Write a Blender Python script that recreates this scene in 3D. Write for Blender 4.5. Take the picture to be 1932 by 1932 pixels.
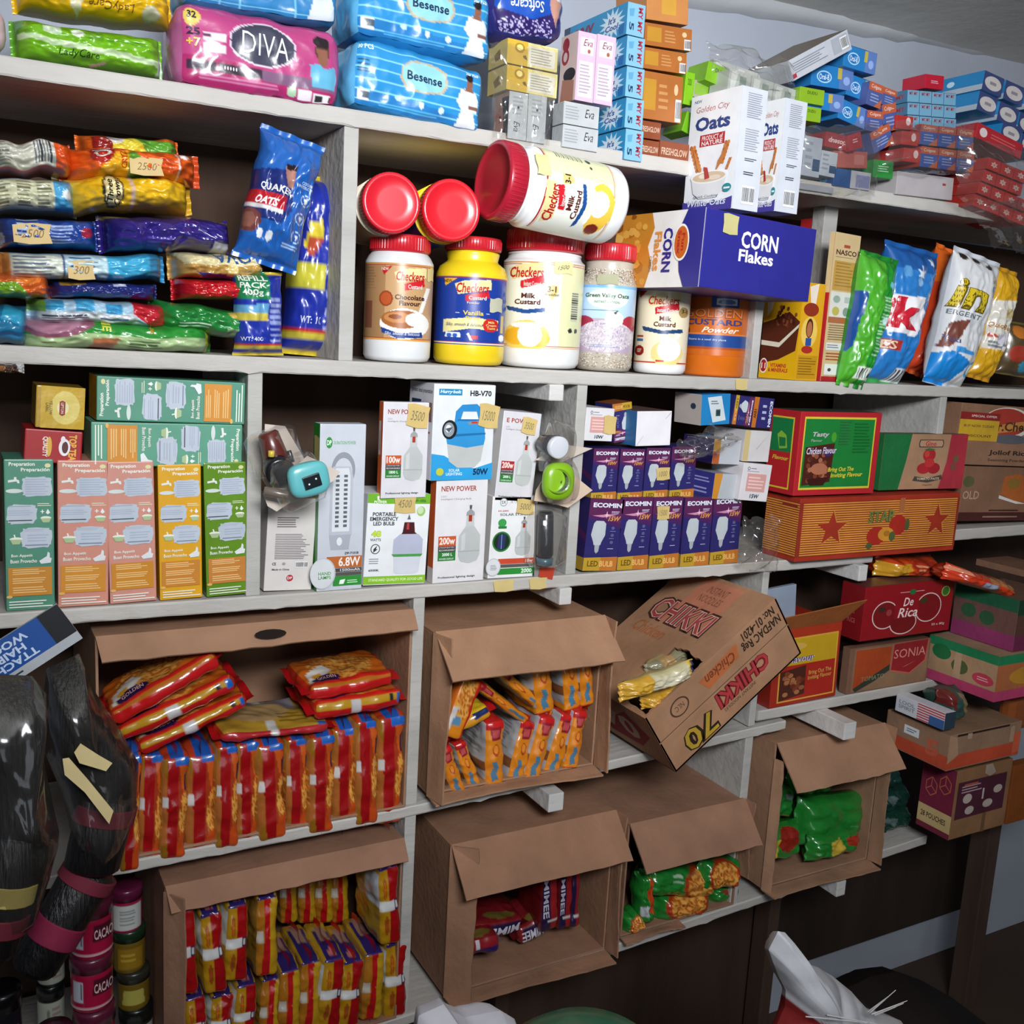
import bpy, bmesh, math, random
from mathutils import Vector, Matrix, noise
for o in list(bpy.data.objects): bpy.data.objects.remove(o)
sc = bpy.context.scene
COL = sc.collection
# ------------------------------------------------------------------ camera (solved from the vanishing points of the shelves)
F = 1906.0; DC = 1.3; HC = 1.6
RX = Vector((0.8756277, -0.03387243, 0.48179746)); RY = Vector((-0.4798711, -0.17413411, 0.85988432)); RZ = Vector((-0.054771, 0.9841392, 0.16873105))
cd = bpy.data.cameras.new('camera'); cam = bpy.data.objects.new('camera', cd); COL.objects.link(cam)
cd.sensor_width = 36; cd.lens = 36 * F / 1932; cd.clip_start = 0.02
c0 = Vector((RX[0], RY[0], -RZ[0])); c1 = -Vector((RX[1], RY[1], -RZ[1])); c2 = -Vector((RX[2], RY[2], -RZ[2]))
m = Matrix((c0, c1, c2)).transposed().to_4x4(); m.translation = (0, -DC, HC)
cam.matrix_world = m
sc.camera = cam
# ------------------------------------------------------------------ light and exposure
w = bpy.data.worlds.new('world'); sc.world = w; w.use_nodes = True
w.node_tree.nodes['Background'].inputs[0].default_value = (0.62, 0.78, 1.0, 1)
w.node_tree.nodes['Background'].inputs[1].default_value = 0.06
def area(name, loc, target, sx, sy, power, col):
    l = bpy.data.lights.new(name, 'AREA'); l.shape = 'RECTANGLE'; l.size = sx; l.size_y = sy; l.energy = power; l.color = col
    o = bpy.data.objects.new(name, l); COL.objects.link(o); o.location = loc
    o.rotation_euler = (Vector(target) - Vector(loc)).to_track_quat('-Z', 'Y').to_euler(); return o
wl_ = area('window_daylight', (.15, -1.75, 2.13), (1.1, .25, 1.88), .6, .4, 27, (0.94, 0.965, 1.0)); wl_.data.spread = math.radians(102)
area('ceiling_fill', (-.2, -4.2, 1.2), (1.6, .3, 2.2), 1.2, 1.9, 12, (0.9, 0.94, 1.0))  # unseen soft fill added behind the camera to brighten the ceiling
sc.view_settings.view_transform = 'Standard'; sc.view_settings.look = 'None'
sc.view_settings.exposure = -0.12; sc.view_settings.gamma = 1
sc.view_settings.use_curve_mapping = False
# ------------------------------------------------------------------ helpers
def ray(px, py):
    q = Vector((px - 966, py - 966, F)); return Vector((q.dot(RX), q.dot(RY), -q.dot(RZ)))
CP = Vector((0, -DC, HC))
def P(px, py, Y=0.0):
    d = ray(px, py); return CP + d * ((DC + Y) / d.y)
def PX(px, py, X):
    d = ray(px, py); return CP + d * (X / d.x)
def PZ(px, py, Z):
    d = ray(px, py); return CP + d * ((Z - HC) / d.z)
def onplane(px, py, O, n):
    d = ray(px, py); return CP + d * ((O - CP).dot(n) / d.dot(n))
def lin(c):
    return tuple((x / 12.92 if x <= 0.04045 else ((x + 0.055) / 1.055) ** 2.4) for x in c)
_hc = {}
def hx(s):
    if not isinstance(s, str): return s
    if s not in _hc:
        t = s.lstrip('#')
        if len(t) == 3: t = ''.join(a * 2 for a in t)
        _hc[s] = lin(tuple(int(t[i:i + 2], 16) / 255 for i in (0, 2, 4)))
    return _hc[s]
# ------------------------------------------------------------------ materials: every one reads the printed colour of the mesh, modulated by procedural dirt
def newmat(name, rough=0.5, nscale=40, namp=0.12, coat=0.0, spec=0.5, bump=0.0, bscale=60, metallic=0.0, rn=0.0, trans=0.0, alpha=1.0, stretch=None):
    m = bpy.data.materials.new(name); m.use_nodes = True; nt = m.node_tree; b = nt.nodes['Principled BSDF']
    at = nt.nodes.new('ShaderNodeAttribute'); at.attribute_name = 'Col'
    tc = nt.nodes.new('ShaderNodeTexCoord'); mp = nt.nodes.new('ShaderNodeMapping')
    nt.links.new(tc.outputs['Object'], mp.inputs[0])
    if stretch: mp.inputs['Scale'].default_value = stretch
    n = nt.nodes.new('ShaderNodeTexNoise'); n.inputs['Scale'].default_value = nscale; n.inputs['Detail'].default_value = 5
    nt.links.new(mp.outputs[0], n.inputs[0])
    mr = nt.nodes.new('ShaderNodeMapRange'); mr.inputs['From Min'].default_value = .3; mr.inputs['From Max'].default_value = .7
    mr.inputs['To Min'].default_value = 1 - namp; mr.inputs['To Max'].default_value = 1 + namp * .35
    nt.links.new(n.outputs['Fac'], mr.inputs[0])
    mx = nt.nodes.new('ShaderNodeVectorMath'); mx.operation = 'SCALE'
    nt.links.new(at.outputs['Color'], mx.inputs[0]); nt.links.new(mr.outputs[0], mx.inputs['Scale'])
    nt.links.new(mx.outputs[0], b.inputs['Base Color'])
    b.inputs['Roughness'].default_value = rough; b.inputs['Coat Weight'].default_value = coat; b.inputs['Coat Roughness'].default_value = .12
    b.inputs['Specular IOR Level'].default_value = spec; b.inputs['Metallic'].default_value = metallic
    if trans: b.inputs['Transmission Weight'].default_value = trans
    if alpha < 1: b.inputs['Alpha'].default_value = alpha
    if bump:
        bn = nt.nodes.new('ShaderNodeTexNoise'); bn.inputs['Scale'].default_value = bscale; bn.inputs['Detail'].default_value = 4
        nt.links.new(mp.outputs[0], bn.inputs[0])
        bp = nt.nodes.new('ShaderNodeBump'); bp.inputs['Strength'].default_value = bump; bp.inputs['Distance'].default_value = .004
        nt.links.new(bn.outputs['Fac'], bp.inputs['Height']); nt.links.new(bp.outputs[0], b.inputs['Normal'])
    return m
M = {}
M['card'] = newmat('printed_card', .42, 30, .08, 0.12)
M['board'] = newmat('corrugated_cardboard', .8, 14, .22, bump=.25, bscale=90, spec=.25)
M['film'] = newmat('glossy_film', .3, 18, .1, .35, bump=.35, bscale=28)
M['shiny'] = newmat('foil_film', .25, 25, .12, .6, bump=.5, bscale=35)
M['plastic'] = newmat('moulded_plastic', .3, 20, .05, .25)
M['paper'] = newmat('paper_label', .7, 40, .1, spec=.3)
M['wood'] = newmat('white_painted_wood', .62, 9, .2, bump=.5, bscale=45, spec=.35, stretch=(.35, 1.5, 1.5))
M['rawwood'] = newmat('bare_wood', .75, 9, .35, bump=.4, bscale=40, spec=.25, stretch=(1, 1, .2))
M['wall'] = newmat('painted_plaster', .85, 2.5, .14, bump=.25, bscale=30, spec=.2)
M['steel'] = newmat('reflector_metal', .2, 20, .1, metallic=1.0)
M['clearjar'] = newmat('clear_jar_plastic', .12, 20, .05, .5, trans=.0, alpha=.45)
def clear_film():
    m = bpy.data.materials.new('clear_film'); m.use_nodes = True; nt = m.node_tree; nt.nodes.clear()
    out = nt.nodes.new('ShaderNodeOutputMaterial'); t = nt.nodes.new('ShaderNodeBsdfTransparent'); t.inputs[0].default_value = (.93, .92, .9, 1)
    g = nt.nodes.new('ShaderNodeBsdfGlossy'); g.inputs['Roughness'].default_value = .12; g.inputs[0].default_value = (.9, .93, .97, 1)
    df = nt.nodes.new('ShaderNodeBsdfDiffuse'); df.inputs[0].default_value = (.5, .48, .46, 1)
    lw = nt.nodes.new('ShaderNodeLayerWeight'); lw.inputs[0].default_value = .35
    n = nt.nodes.new('ShaderNodeTexNoise'); n.inputs['Scale'].default_value = 25; bp = nt.nodes.new('ShaderNodeBump'); bp.inputs['Strength'].default_value = .6; bp.inputs['Distance'].default_value = .01
    tc = nt.nodes.new('ShaderNodeTexCoord'); nt.links.new(tc.outputs['Object'], n.inputs[0]); nt.links.new(n.outputs[0], bp.inputs['Height'])
    nt.links.new(bp.outputs[0], g.inputs['Normal']); nt.links.new(bp.outputs[0], lw.inputs['Normal'])
    a = nt.nodes.new('ShaderNodeMixShader'); b = nt.nodes.new('ShaderNodeMixShader'); b.inputs[0].default_value = .05
    mr = nt.nodes.new('ShaderNodeMapRange'); mr.inputs['To Min'].default_value = .05; mr.inputs['To Max'].default_value = .38
    nt.links.new(lw.outputs['Facing'], mr.inputs[0]); nt.links.new(mr.outputs[0], a.inputs[0])
    nt.links.new(t.outputs[0], b.inputs[1]); nt.links.new(df.outputs[0], b.inputs[2]); nt.links.new(b.outputs[0], a.inputs[1]); nt.links.new(g.outputs[0], a.inputs[2]); nt.links.new(a.outputs[0], out.inputs[0])
    return m
M['clear'] = clear_film()
# ------------------------------------------------------------------ mesh builder
class MB:
    def __init__(s): s.v = []; s.f = []; s.c = []; s.m = []; s.sm = []
    def add(s, vs, fs, col, mi=0, smooth=False):
        k = len(s.v); s.v += [tuple(p) for p in vs]
        for i, f in enumerate(fs):
            s.f.append(tuple(k + j for j in f)); s.m.append(mi); s.sm.append(smooth)
            s.c.append(col if not isinstance(col, list) else tuple(col[j] for j in f))
    def bevbox(s, x0, y0, z0, x1, y1, z1, col, b=.002, mi=0, seg=2):
        bm = bmesh.new(); bmesh.ops.create_cube(bm, size=1)
        for v in bm.verts: v.co = Vector(((x0 + x1) / 2 + v.co.x * (x1 - x0), (y0 + y1) / 2 + v.co.y * (y1 - y0), (z0 + z1) / 2 + v.co.z * (z1 - z0)))
        if b: bmesh.ops.bevel(bm, geom=list(bm.edges), offset=b, segments=seg, affect='EDGES', profile=.6)
        bm.verts.index_update(); s.add([v.co.copy() for v in bm.verts], [[v.index for v in f.verts] for f in bm.faces], hx(col), mi); bm.free()
    def build(s, name, mats, parent=None, mw=None):
        me = bpy.data.meshes.new(name); me.from_pydata(s.v, [], s.f)
        if not isinstance(mats, (list, tuple)): mats = [mats]
        for m in mats: me.materials.append(M[m] if isinstance(m, str) else m)
        me.polygons.foreach_set('material_index', s.m); me.polygons.foreach_set('use_smooth', s.sm)
        ca = me.color_attributes.new('Col', 'FLOAT_COLOR', 'CORNER'); buf = []
        for f, c in zip(s.f, s.c):
            if isinstance(c[0], tuple):
                for q in c: buf += (q[0], q[1], q[2], 1)
            else: buf += (c[0], c[1], c[2], 1) * len(f)
        ca.data.foreach_set('color', buf); me.update()
        o = bpy.data.objects.new(name, me); COL.objects.link(o)
        if parent: o.parent = parent
        if mw is not None: o.matrix_basis = mw
        return o
def tag(o, label, cat=None, group=None, kind=None):
    if label: o['label'] = label
    if cat: o['category'] = cat
    if group: o['group'] = group
    if kind: o['kind'] = kind
    return o
def empty(name, mw, label, cat, group=None):
    o = bpy.data.objects.new(name, None); COL.objects.link(o); o.empty_display_size = .02; o.matrix_basis = mw
    return tag(o, label, cat, group)
def struct(name, mb, mats): o = mb.build(name, mats); o['kind'] = 'structure'; return o
# text as triangles, bounding box normalised to 0..1
_tc = {}
def text_tris(s, bold=.0, shear=0.):
    bold *= .62; k = (s, bold, shear)
    if k in _tc: return _tc[k]
    cu = bpy.data.curves.new('txt', 'FONT'); cu.body = s; cu.offset = bold; cu.shear = shear; cu.resolution_u = 2; cu.align_x = 'CENTER'; cu.space_line = .9
    o = bpy.data.objects.new('txt', cu); COL.objects.link(o); bpy.context.view_layer.update()
    me = bpy.data.meshes.new_from_object(o.evaluated_get(bpy.context.evaluated_depsgraph_get()))
    vs = [v.co.copy() for v in me.vertices]; fs = [tuple(p.vertices) for p in me.polygons]
    bpy.data.objects.remove(o); bpy.data.curves.remove(cu); bpy.data.meshes.remove(me)
    if not vs: _tc[k] = ([], []); return _tc[k]
    x0 = min(v.x for v in vs); x1 = max(v.x for v in vs); y0 = min(v.y for v in vs); y1 = max(v.y for v in vs)
    _tc[k] = ([((v.x - x0) / max(x1 - x0, 1e-6), 1 - (v.y - y0) / max(y1 - y0, 1e-6)) for v in vs], fs); return _tc[k]
# art primitives in face coordinates, u to the right, v downwards, both 0..1
# ('r',x0,y0,x1,y1,col) ('e',cx,cy,rx,ry,col) ('p',[(x,y)..],col) ('t',text,x0,y0,x1,y1,col,{rot,b,s}) ('s',cx,cy,rx,ry,col) star  ('l',x0,y0,x1,y1,n,col) lines of fine print  ('b',x0,y0,x1,y1,n,col) barcode
def star(cx, cy, rx, ry, n=5, k=.42, ph=0.):
    return [(cx + rx * (1 if i % 2 == 0 else k) * math.sin(math.pi * i / n + ph), cy - ry * (1 if i % 2 == 0 else k) * math.cos(math.pi * i / n + ph)) for i in range(2 * n)]
def expand(art):
    out = []
    for a in art:
        if a[0] == 's': out.append(('p', star(*a[1:5], *(a[6:] if len(a) > 6 else ())), a[5]))
        elif a[0] == 'l':
            x0, y0, x1, y1, n, c = a[1:7]; rnd = random.Random(int(x0 * 999 + y0 * 77 + n))
            for i in range(n):
                y = y0 + (y1 - y0) * (i + .2) / n; h = (y1 - y0) / n * .42; out.append(('r', x0, y, x0 + (x1 - x0) * rnd.uniform(.72, 1), y + h, c))
        elif a[0] == 'b':
            x0, y0, x1, y1, n, c = a[1:7]; rnd = random.Random(5)
            out.append(('r', x0, y0, x1, y1, '#e8e8e8')); 
            for i in range(n):
                x = x0 + (x1 - x0) * (i + .6) / (n + .4); out.append(('r', x, y0 + (y1 - y0) * .1, x + (x1 - x0) / n * rnd.uniform(.3, .65), y0 + (y1 - y0) * .85, c))
        elif a[0] == 'w':   # wavering blot with uneven edge
            x0, y0, x1, y1, c = a[1:6]; rnd = random.Random(int((x0 + 3 * y0) * 1e4)); pts = []
            for i in range(28):
                t = 2 * math.pi * i / 28; cx = math.copysign(abs(math.cos(t)) ** .45, math.cos(t)); sy = math.copysign(abs(math.sin(t)) ** .45, math.sin(t)); q = rnd.uniform(.88, 1.03)
                pts.append(((x0 + x1) / 2 + (x1 - x0) / 2 * cx * q, (y0 + y1) / 2 + (y1 - y0) / 2 * sy * q))
            out.append(('p', pts, c))
        else: out.append(a)
    return out
def text_pts(a):
    s, x0, y0, x1, y1, col = a[1:7]; op = a[7] if len(a) > 7 else {}
    vs, fs = text_tris(s, op.get('b', 0.), op.get('s', 0.)); r = op.get('rot', 0); out = []
    for (u, v) in vs:
        if r == 90: u, v = 1 - v, u        # reads downwards
        elif r == 270: u, v = v, 1 - u      # reads upwards
        elif r == 180: u, v = 1 - u, 1 - v
        if 'arc' in op: v = v + op['arc'] * ((2 * u - 1) ** 2)
        if 'sl' in op: v = v + op['sl'] * (u - .5)
        out.append((x0 + u * (x1 - x0), y0 + v * (y1 - y0)))
    return out, fs, col
def tri_poly(pts):
    from mathutils.geometry import tessellate_polygon
    return [tuple(t) for t in tessellate_polygon([[Vector((p[0], p[1], 0)) for p in pts]])]
def flat_art(mb, art, O, eu, ev, n, mi=0, start=.00025):
    """art as thin printed layers on a flat face: O top-left corner, eu to the right, ev downwards (full lengths), n outward"""
    for k, a in enumerate(expand(art)):
        off = n * (start + k * .000035)
        if a[0] == 'r': pts = [(a[1], a[2]), (a[3], a[2]), (a[3], a[4]), (a[1], a[4])]; fs = [(0, 1, 2, 3)]; col = a[5]
        elif a[0] == 'e': pts = [(a[1] + a[3] * math.cos(t * math.pi / 14), a[2] + a[4] * math.sin(t * math.pi / 14)) for t in range(28)]; fs = [tuple(range(28))]; col = a[5]
        elif a[0] == 'p': pts = a[1]; fs = tri_poly(pts); col = a[2]
        elif a[0] == 't': pts, fs, col = text_pts(a)
        else: continue
        mb.add([O + eu * u + ev * v + off for u, v in pts], fs, hx(col), mi)
def inpoly(pts, x, y):
    c = False; j = len(pts) - 1
    for i in range(len(pts)):
        xi, yi = pts[i]; xj, yj = pts[j]
        if (yi > y) != (yj > y) and x < (xj - xi) * (y - yi) / (yj - yi) + xi: c = not c
        j = i
    return c
def paint(prims, u, v, base):
    c = base
    for a in prims:
        if a[0] == 'r':
            if a[1] <= u <= a[3] and a[2] <= v <= a[4]: c = hx(a[5])
        elif a[0] == 'e':
            if ((u - a[1]) / a[3]) ** 2 + ((v - a[2]) / a[4]) ** 2 <= 1: c = hx(a[5])
        elif a[0] == 'p':
            if inpoly(a[1], u, v): c = hx(a[2])
        elif a[0] == 'n':   # mottled food picture: ('n',cx,cy,rx,ry,[cols],scale)
            if ((u - a[1]) / a[3]) ** 2 + ((v - a[2]) / a[4]) ** 2 <= 1:
                q = noise.noise(Vector((u * a[6], v * a[6] * .7, 3.1))) * .5 + .5; cs = a[5]; c = hx(cs[min(len(cs) - 1, max(0, int((q * 1.6 - .3) * len(cs))))])
    return c
def surf_art(mb, S, art, nu, nv, base, mi=0, warp=None):
    """painted grid over S(u,v,off) plus lettering laid on it"""
    prims = [a for a in expand(art) if a[0] != 't']; vs = []; cs = []; fs = []
    for j in range(nv + 1):
        for i in range(nu + 1):
            u = i / nu; v = j / nv; vs.append(S(u, v, 0)); cs.append(paint(prims, u, v, base))
    for j in range(nv):
        for i in range(nu): a = j * (nu + 1) + i; fs.append((a, a + nu + 1, a + nu + 2, a + 1))
    mb.add(vs, fs, cs, mi, True)
    for k, a in enumerate(x for x in art if x[0] == 't'):
        pts, f2, col = text_pts(a)
        if abs(a[4] - a[2]) > .12 or abs(a[5] - a[3]) > .12:
            bm = bmesh.new(); bv = [bm.verts.new((p[0], p[1], 0)) for p in pts]
            for f in f2:
                try: bm.faces.new([bv[i] for i in f])
                except ValueError: pass
            for _ in range(3):
                eg = [e for e in bm.edges if e.calc_length() > .035]
                if not eg: break
                bmesh.ops.subdivide_edges(bm, edges=eg, cuts=1); bmesh.ops.triangulate(bm, faces=bm.faces[:])
            bm.verts.index_update(); pts = [(v.co.x, v.co.y) for v in bm.verts]; f2 = [tuple(v.index for v in f.verts) for f in bm.faces]; bm.free()
        mb.add([S(min(max(u, 0.001), .999), min(max(v, .001), .999), .0011 + .00004 * k) for u, v in pts], f2, hx(col), mi)
# ------------------------------------------------------------------ placing: a frame on a vertical plane fixed by three pixels
def frame(BL, BR, TL, Y=.004, yaw=0, z=None):
    """returns matrix (origin bottom-left-front, x right, y into depth, z up), width, height"""
    O = P(BL[0], BL[1], Y); a = math.radians(yaw); n = Vector((math.sin(a), -math.cos(a), 0))
    B = onplane(*BR, O, n); T = onplane(*TL, O, n); ex = (B - O); wd = ex.length; ex.normalize(); up = n.cross(ex) * -1; up = ex.cross(n) * -1
    if up.z < 0: up = -up
    h = (T - O).dot(up); dy = -n
    m = Matrix((ex, dy, up)).transposed().to_4x4(); 
    if z is not None: O = Vector((O.x, O.y, z - min(0, ex.z * wd) + .0006))
    m.translation = O
    return m, wd, h
X3, Y3, Z3 = Vector((1, 0, 0)), Vector((0, 1, 0)), Vector((0, 0, 1))
def box_mesh(w, h, d, col, F=(), L=(), R=(), T=(), sidecol=None, topcol=None, bev=.0015):
    mb = MB(); mb.bevbox(0, 0, 0, w, d, h, col, bev)
    b = bev * .6
    if sidecol:
        flat_art(mb, [('r', 0, 0, 1, 1, sidecol)], Vector((0, d, h)), -Y3 * d, -Z3 * h, -X3, start=.0001)
        flat_art(mb, [('r', 0, 0, 1, 1, sidecol)], Vector((w, 0, h)), Y3 * d, -Z3 * h, X3, start=.0001)
    if topcol: flat_art(mb, [('r', 0, 0, 1, 1, topcol)], Vector((0, d, h)), X3 * w, -Y3 * d, Z3, start=.0001)
    if F: flat_art(mb, F, Vector((0, 0, h)), X3 * w, -Z3 * h, -Y3)
    if L: flat_art(mb, L, Vector((0, d, h)), -Y3 * d, -Z3 * h, -X3)
    if R: flat_art(mb, R, Vector((w, 0, h)), Y3 * d, -Z3 * h, X3)
    if T: flat_art(mb, T, Vector((0, d, h)), X3 * w, -Y3 * d, Z3)
    return mb
def box(name, label, cat, BL, BR, TL, Y=.004, yaw=0, z=None, d=.08, col='#ffffff', mat='card', group=None, hfix=None, **kw):
    m, w, h = frame(BL, BR, TL, Y, yaw, z)
    if hfix: h = hfix
    o = box_mesh(w, h, d, col, **kw).build(name, mat, None, m)
    o['wh'] = (w, h); tag(o, label, cat, group); return o
def tape(parent_m, O, w, h, col='#d8c78a', txt=None, tilt=0, name='masking_tape', parent=None):
    mb = MB(); pts = [(0, .05), (.3, 0), (1, .08), (.96, .5), (1, .95), (.5, 1), (.04, .92), (.06, .5)]
    flat_art(mb, [('p', pts, col)] + ([('t', txt, .2, .3, .8, .7, '#77714f', {'s': .2})] if txt else []), O, (X3 * math.cos(tilt) + Z3 * math.sin(tilt)) * w, (-Z3 * math.cos(tilt) + X3 * math.sin(tilt)) * h, -Y3, start=.0015)
    return mb.build(name, 'paper', parent)
# pillow pouch: seals at both ends of the long axis; local box 0..w, 0..h, depth d centred on y=d/2
def pouch_mesh(w, h, d, col, art=(), axis='x', n=2.6, crimp=.035, wr=.003, seed=0, back=None, nu=44, nv=28, endcol=None, mi=0, backart=(), taper=.16, sag=0., tw=0.):
    rnd = random.Random(seed); ph = rnd.uniform(0, 6); o3 = Vector((rnd.uniform(0, 50), seed * 3.7, 0))
    Lx, Hx = (w, h) if axis == 'x' else (h, w)
    def S_side(side):
        def S(u, v, off):
            s, c = (u, v * 2 - 1) if axis == 'x' else (v, u * 2 - 1)
            c = max(-1, min(1, c)); cc = math.sin(c * math.pi / 2) * .55 + c * .45
            e = min(s, 1 - s)
            if e < crimp: th = 0.0; 
            else: q = min(1, (e - crimp) / taper); th = math.sqrt(max(0, 1 - (1 - q) ** 2)) 
            th = th ** 1.0
            yy = d / 2 * th * (max(0, 1 - abs(cc) ** n)) ** (1 / n)
            flare = 1 - .10 * th + (.0) 
            hh = Hx / 2 * flare
            near = max(0, 1 - e / .22)
            p3 = Vector((s * 5 * Lx / max(Hx, .01) * .5, cc * 2.2, side * 5)) + o3
            wv = noise.noise(p3 * 1.3) * wr * 1.6 + (1 - abs(noise.noise(p3 * 2.1 + Vector((9, 9, 9)))) * 2) * wr * .6
            wv += near * math.sin(cc * 13 + ph + s * 9) * wr * .45
            edge = 1 - abs(cc) ** 6
            if e < crimp: yb = side * .0007 + math.sin(cc * 9 + ph) * .0025 * (1 - abs(cc) ** 4) * 1
            else: yb = side * (yy + wv * edge * (.3 + .7 * th)) + math.sin(cc * 9 + ph) * .0025 * (1 - th) * edge
            so = (noise.noise(Vector((s * 4, seed, side * 0))) * wr * 1.2)
            a = cc * hh + so * 1
            a += tw * Hx * (1 - s) * (cc * .5 + .5)
            if axis == 'x': x = s * w; z = h / 2 - a
            else: x = w / 2 + a; z = h - s * h
            return Vector((x, d / 2 + yb + side * off, z))
        return S
    mb = MB(); base = hx(col); art = list(art)
    if endcol:
        art = ([('r', 0, 0, crimp, 1, endcol), ('r', 1 - crimp, 0, 1, 1, endcol)] if axis == 'x' else [('r', 0, 0, 1, crimp, endcol), ('r', 0, 1 - crimp, 1, 1, endcol)]) + art
    surf_art(mb, S_side(-1), art, nu, nv, base, mi)
    k = len(mb.f); surf_art(mb, S_side(1), list(backart), max(12, nu // 2), max(10, nv // 2), hx(back or col), mi)
    # flip the back sheet so normals point out
    for i in range(k, len(mb.f)):
        mb.f[i] = mb.f[i][::-1]
        if isinstance(mb.c[i][0], tuple): mb.c[i] = mb.c[i][::-1]
    return mb
def pouch(name, label, cat, BL, BR, TL, Y=.004, yaw=0, z=None, d=.06, col='#888', mat='film', group=None, **kw):
    m, w, h = frame(BL, BR, TL, Y, yaw, z)
    o = pouch_mesh(w, h, d, col, **kw).build(name, mat, None, m); tag(o, label, cat, group); return o
def copy_tree(o, parent=None):
    c = o.copy(); COL.objects.link(c); c.parent = parent
    for ch in list(o.children): copy_tree(ch, c)
    return c
def lathe(prof, col, mb=None, seg=40, mi=0, O=Vector((0, 0, 0)), cap=True):
    mb = mb or MB(); vs = []; fs = []
    for r, z in prof:
        for i in range(seg): t = 2 * math.pi * i / seg; vs.append(O + Vector((r * math.cos(t), r * math.sin(t), z)))
    for j in range(len(prof) - 1):
        for i in range(seg): a = j * seg + i; b = j * seg + (i + 1) % seg; fs.append((a, b, b + seg, a + seg))
    if cap: fs.append(tuple(range(seg))[::-1]); fs.append(tuple((len(prof) - 1) * seg + i for i in range(seg)))
    mb.add(vs, fs, hx(col), mi, True); return mb
# ------------------------------------------------------------------ the setting
WY = .3     # wall plane behind the shelves
def shelf_line(pts):  # pixel points on the top front edge -> list of (X,Z)
    return [(P(a, b, 0).x, P(a, b, 0).z) for a, b in pts]
LINES = {'S1': [(-.15, 1.872), (1.0, 1.884), (2.5, 1.897)], 'S2': [(-.15, 1.562), (1.0, 1.556), (2.5, 1.556)],
         'S3': [(-.15, 1.247), (1.30, 1.238), (1.52, 1.240)], 'S3r': [(1.36, 1.272), (2.5, 1.278)], 'S4': [(-.15, .897), (.57, .90), (1.34, .931)], 'S4r': [(1.2, .958), (1.80, .963)],
         'S5': [(-.15, .549), (.56, .549), (1.5, .589)], 'S5r': [(1.5, .600), (2.3, .632)]}
def SZ(k, x):
    l = LINES[k]
    for (a, b), (c, d) in zip(l, l[1:]):
        if x <= c: return b + (d - b) * (x - a) / (c - a)
    return l[-1][1]
def plank(name, k, x0, x1, depth, th=.019, col='#bdb9b3', label=None, y0=0., seed=1):
    """a painted board with a slightly chipped front edge"""
    n = max(6, int((x1 - x0) * 60)); rnd = random.Random(seed); mb = MB(); vs = []; fs = []
    for i in range(n + 1):
        x = x0 + (x1 - x0) * i / n; z = SZ(k, x); j1 = rnd.uniform(-.0009, .0004); j2 = rnd.uniform(-.0014, .001) - (.003 if rnd.random() < .06 else 0)
        vs += [(x, y0 + .0015, z), (x, y0, z - .002 + j1), (x, y0 + rnd.uniform(0, .0012), z - th + .002 + j2), (x, y0 + .002, z - th + j2 * .4), (x, y0 + depth, z - th), (x, y0 + depth, z)]
    for i in range(n):
        for q in range(6): a = i * 6 + q; b = i * 6 + (q + 1) % 6; fs.append((a, b, b + 6, a + 6))
    fs.append((0, 5, 4, 3, 2, 1)); fs.append(tuple(n * 6 + q for q in range(6))); mb.add(vs, fs, hx(col))
    o = mb.build(name, 'wood'); tag(o, label, 'shelf board', kind=None); return o
LBL = {'S1': 'long white painted shelf board at the top, under the diapers and soap stacks', 'S2': 'long white painted shelf board under the custard jars and food bags',
       'S3': 'white painted shelf board under the lamp cartons and bulb boxes', 'S3r': 'short white shelf board at the right, under the brown seasoning cartons', 'S4': 'narrow white shelf board below the two open noodle cartons',
       'S4r': 'white shelf board under the red tomato carton', 'S5': 'lowest white shelf board under the open boxes of green and red packs', 'S5r': 'rough white board at lower right, under the maroon carton'}
plank('shelf_board', 'S1', -.15, 2.5, .285, .021, label=LBL['S1'], seed=1)
plank('shelf_board', 'S2', -.15, 2.5, .285, .02, label=LBL['S2'], seed=2)
plank('shelf_board', 'S3', -.15, 1.515, .285, .019, label=LBL['S3'], seed=3)
plank('shelf_board', 'S3r', 1.735, 2.5, .285, .022, label=LBL['S3r'], seed=4)
plank('shelf_board', 'S4', -.15, 1.335, .285, .017, label=LBL['S4'], seed=5)
plank('shelf_board', 'S4r', 1.264, 1.80, .285, .02, label=LBL['S4r'], seed=6)
plank('shelf_board', 'S5', -.15, 1.49, .285, .018, label=LBL['S5'], seed=7)
plank('shelf_board', 'S5r', 1.5, 1.78, .285, .02, label=LBL['S5r'], seed=8)
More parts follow.
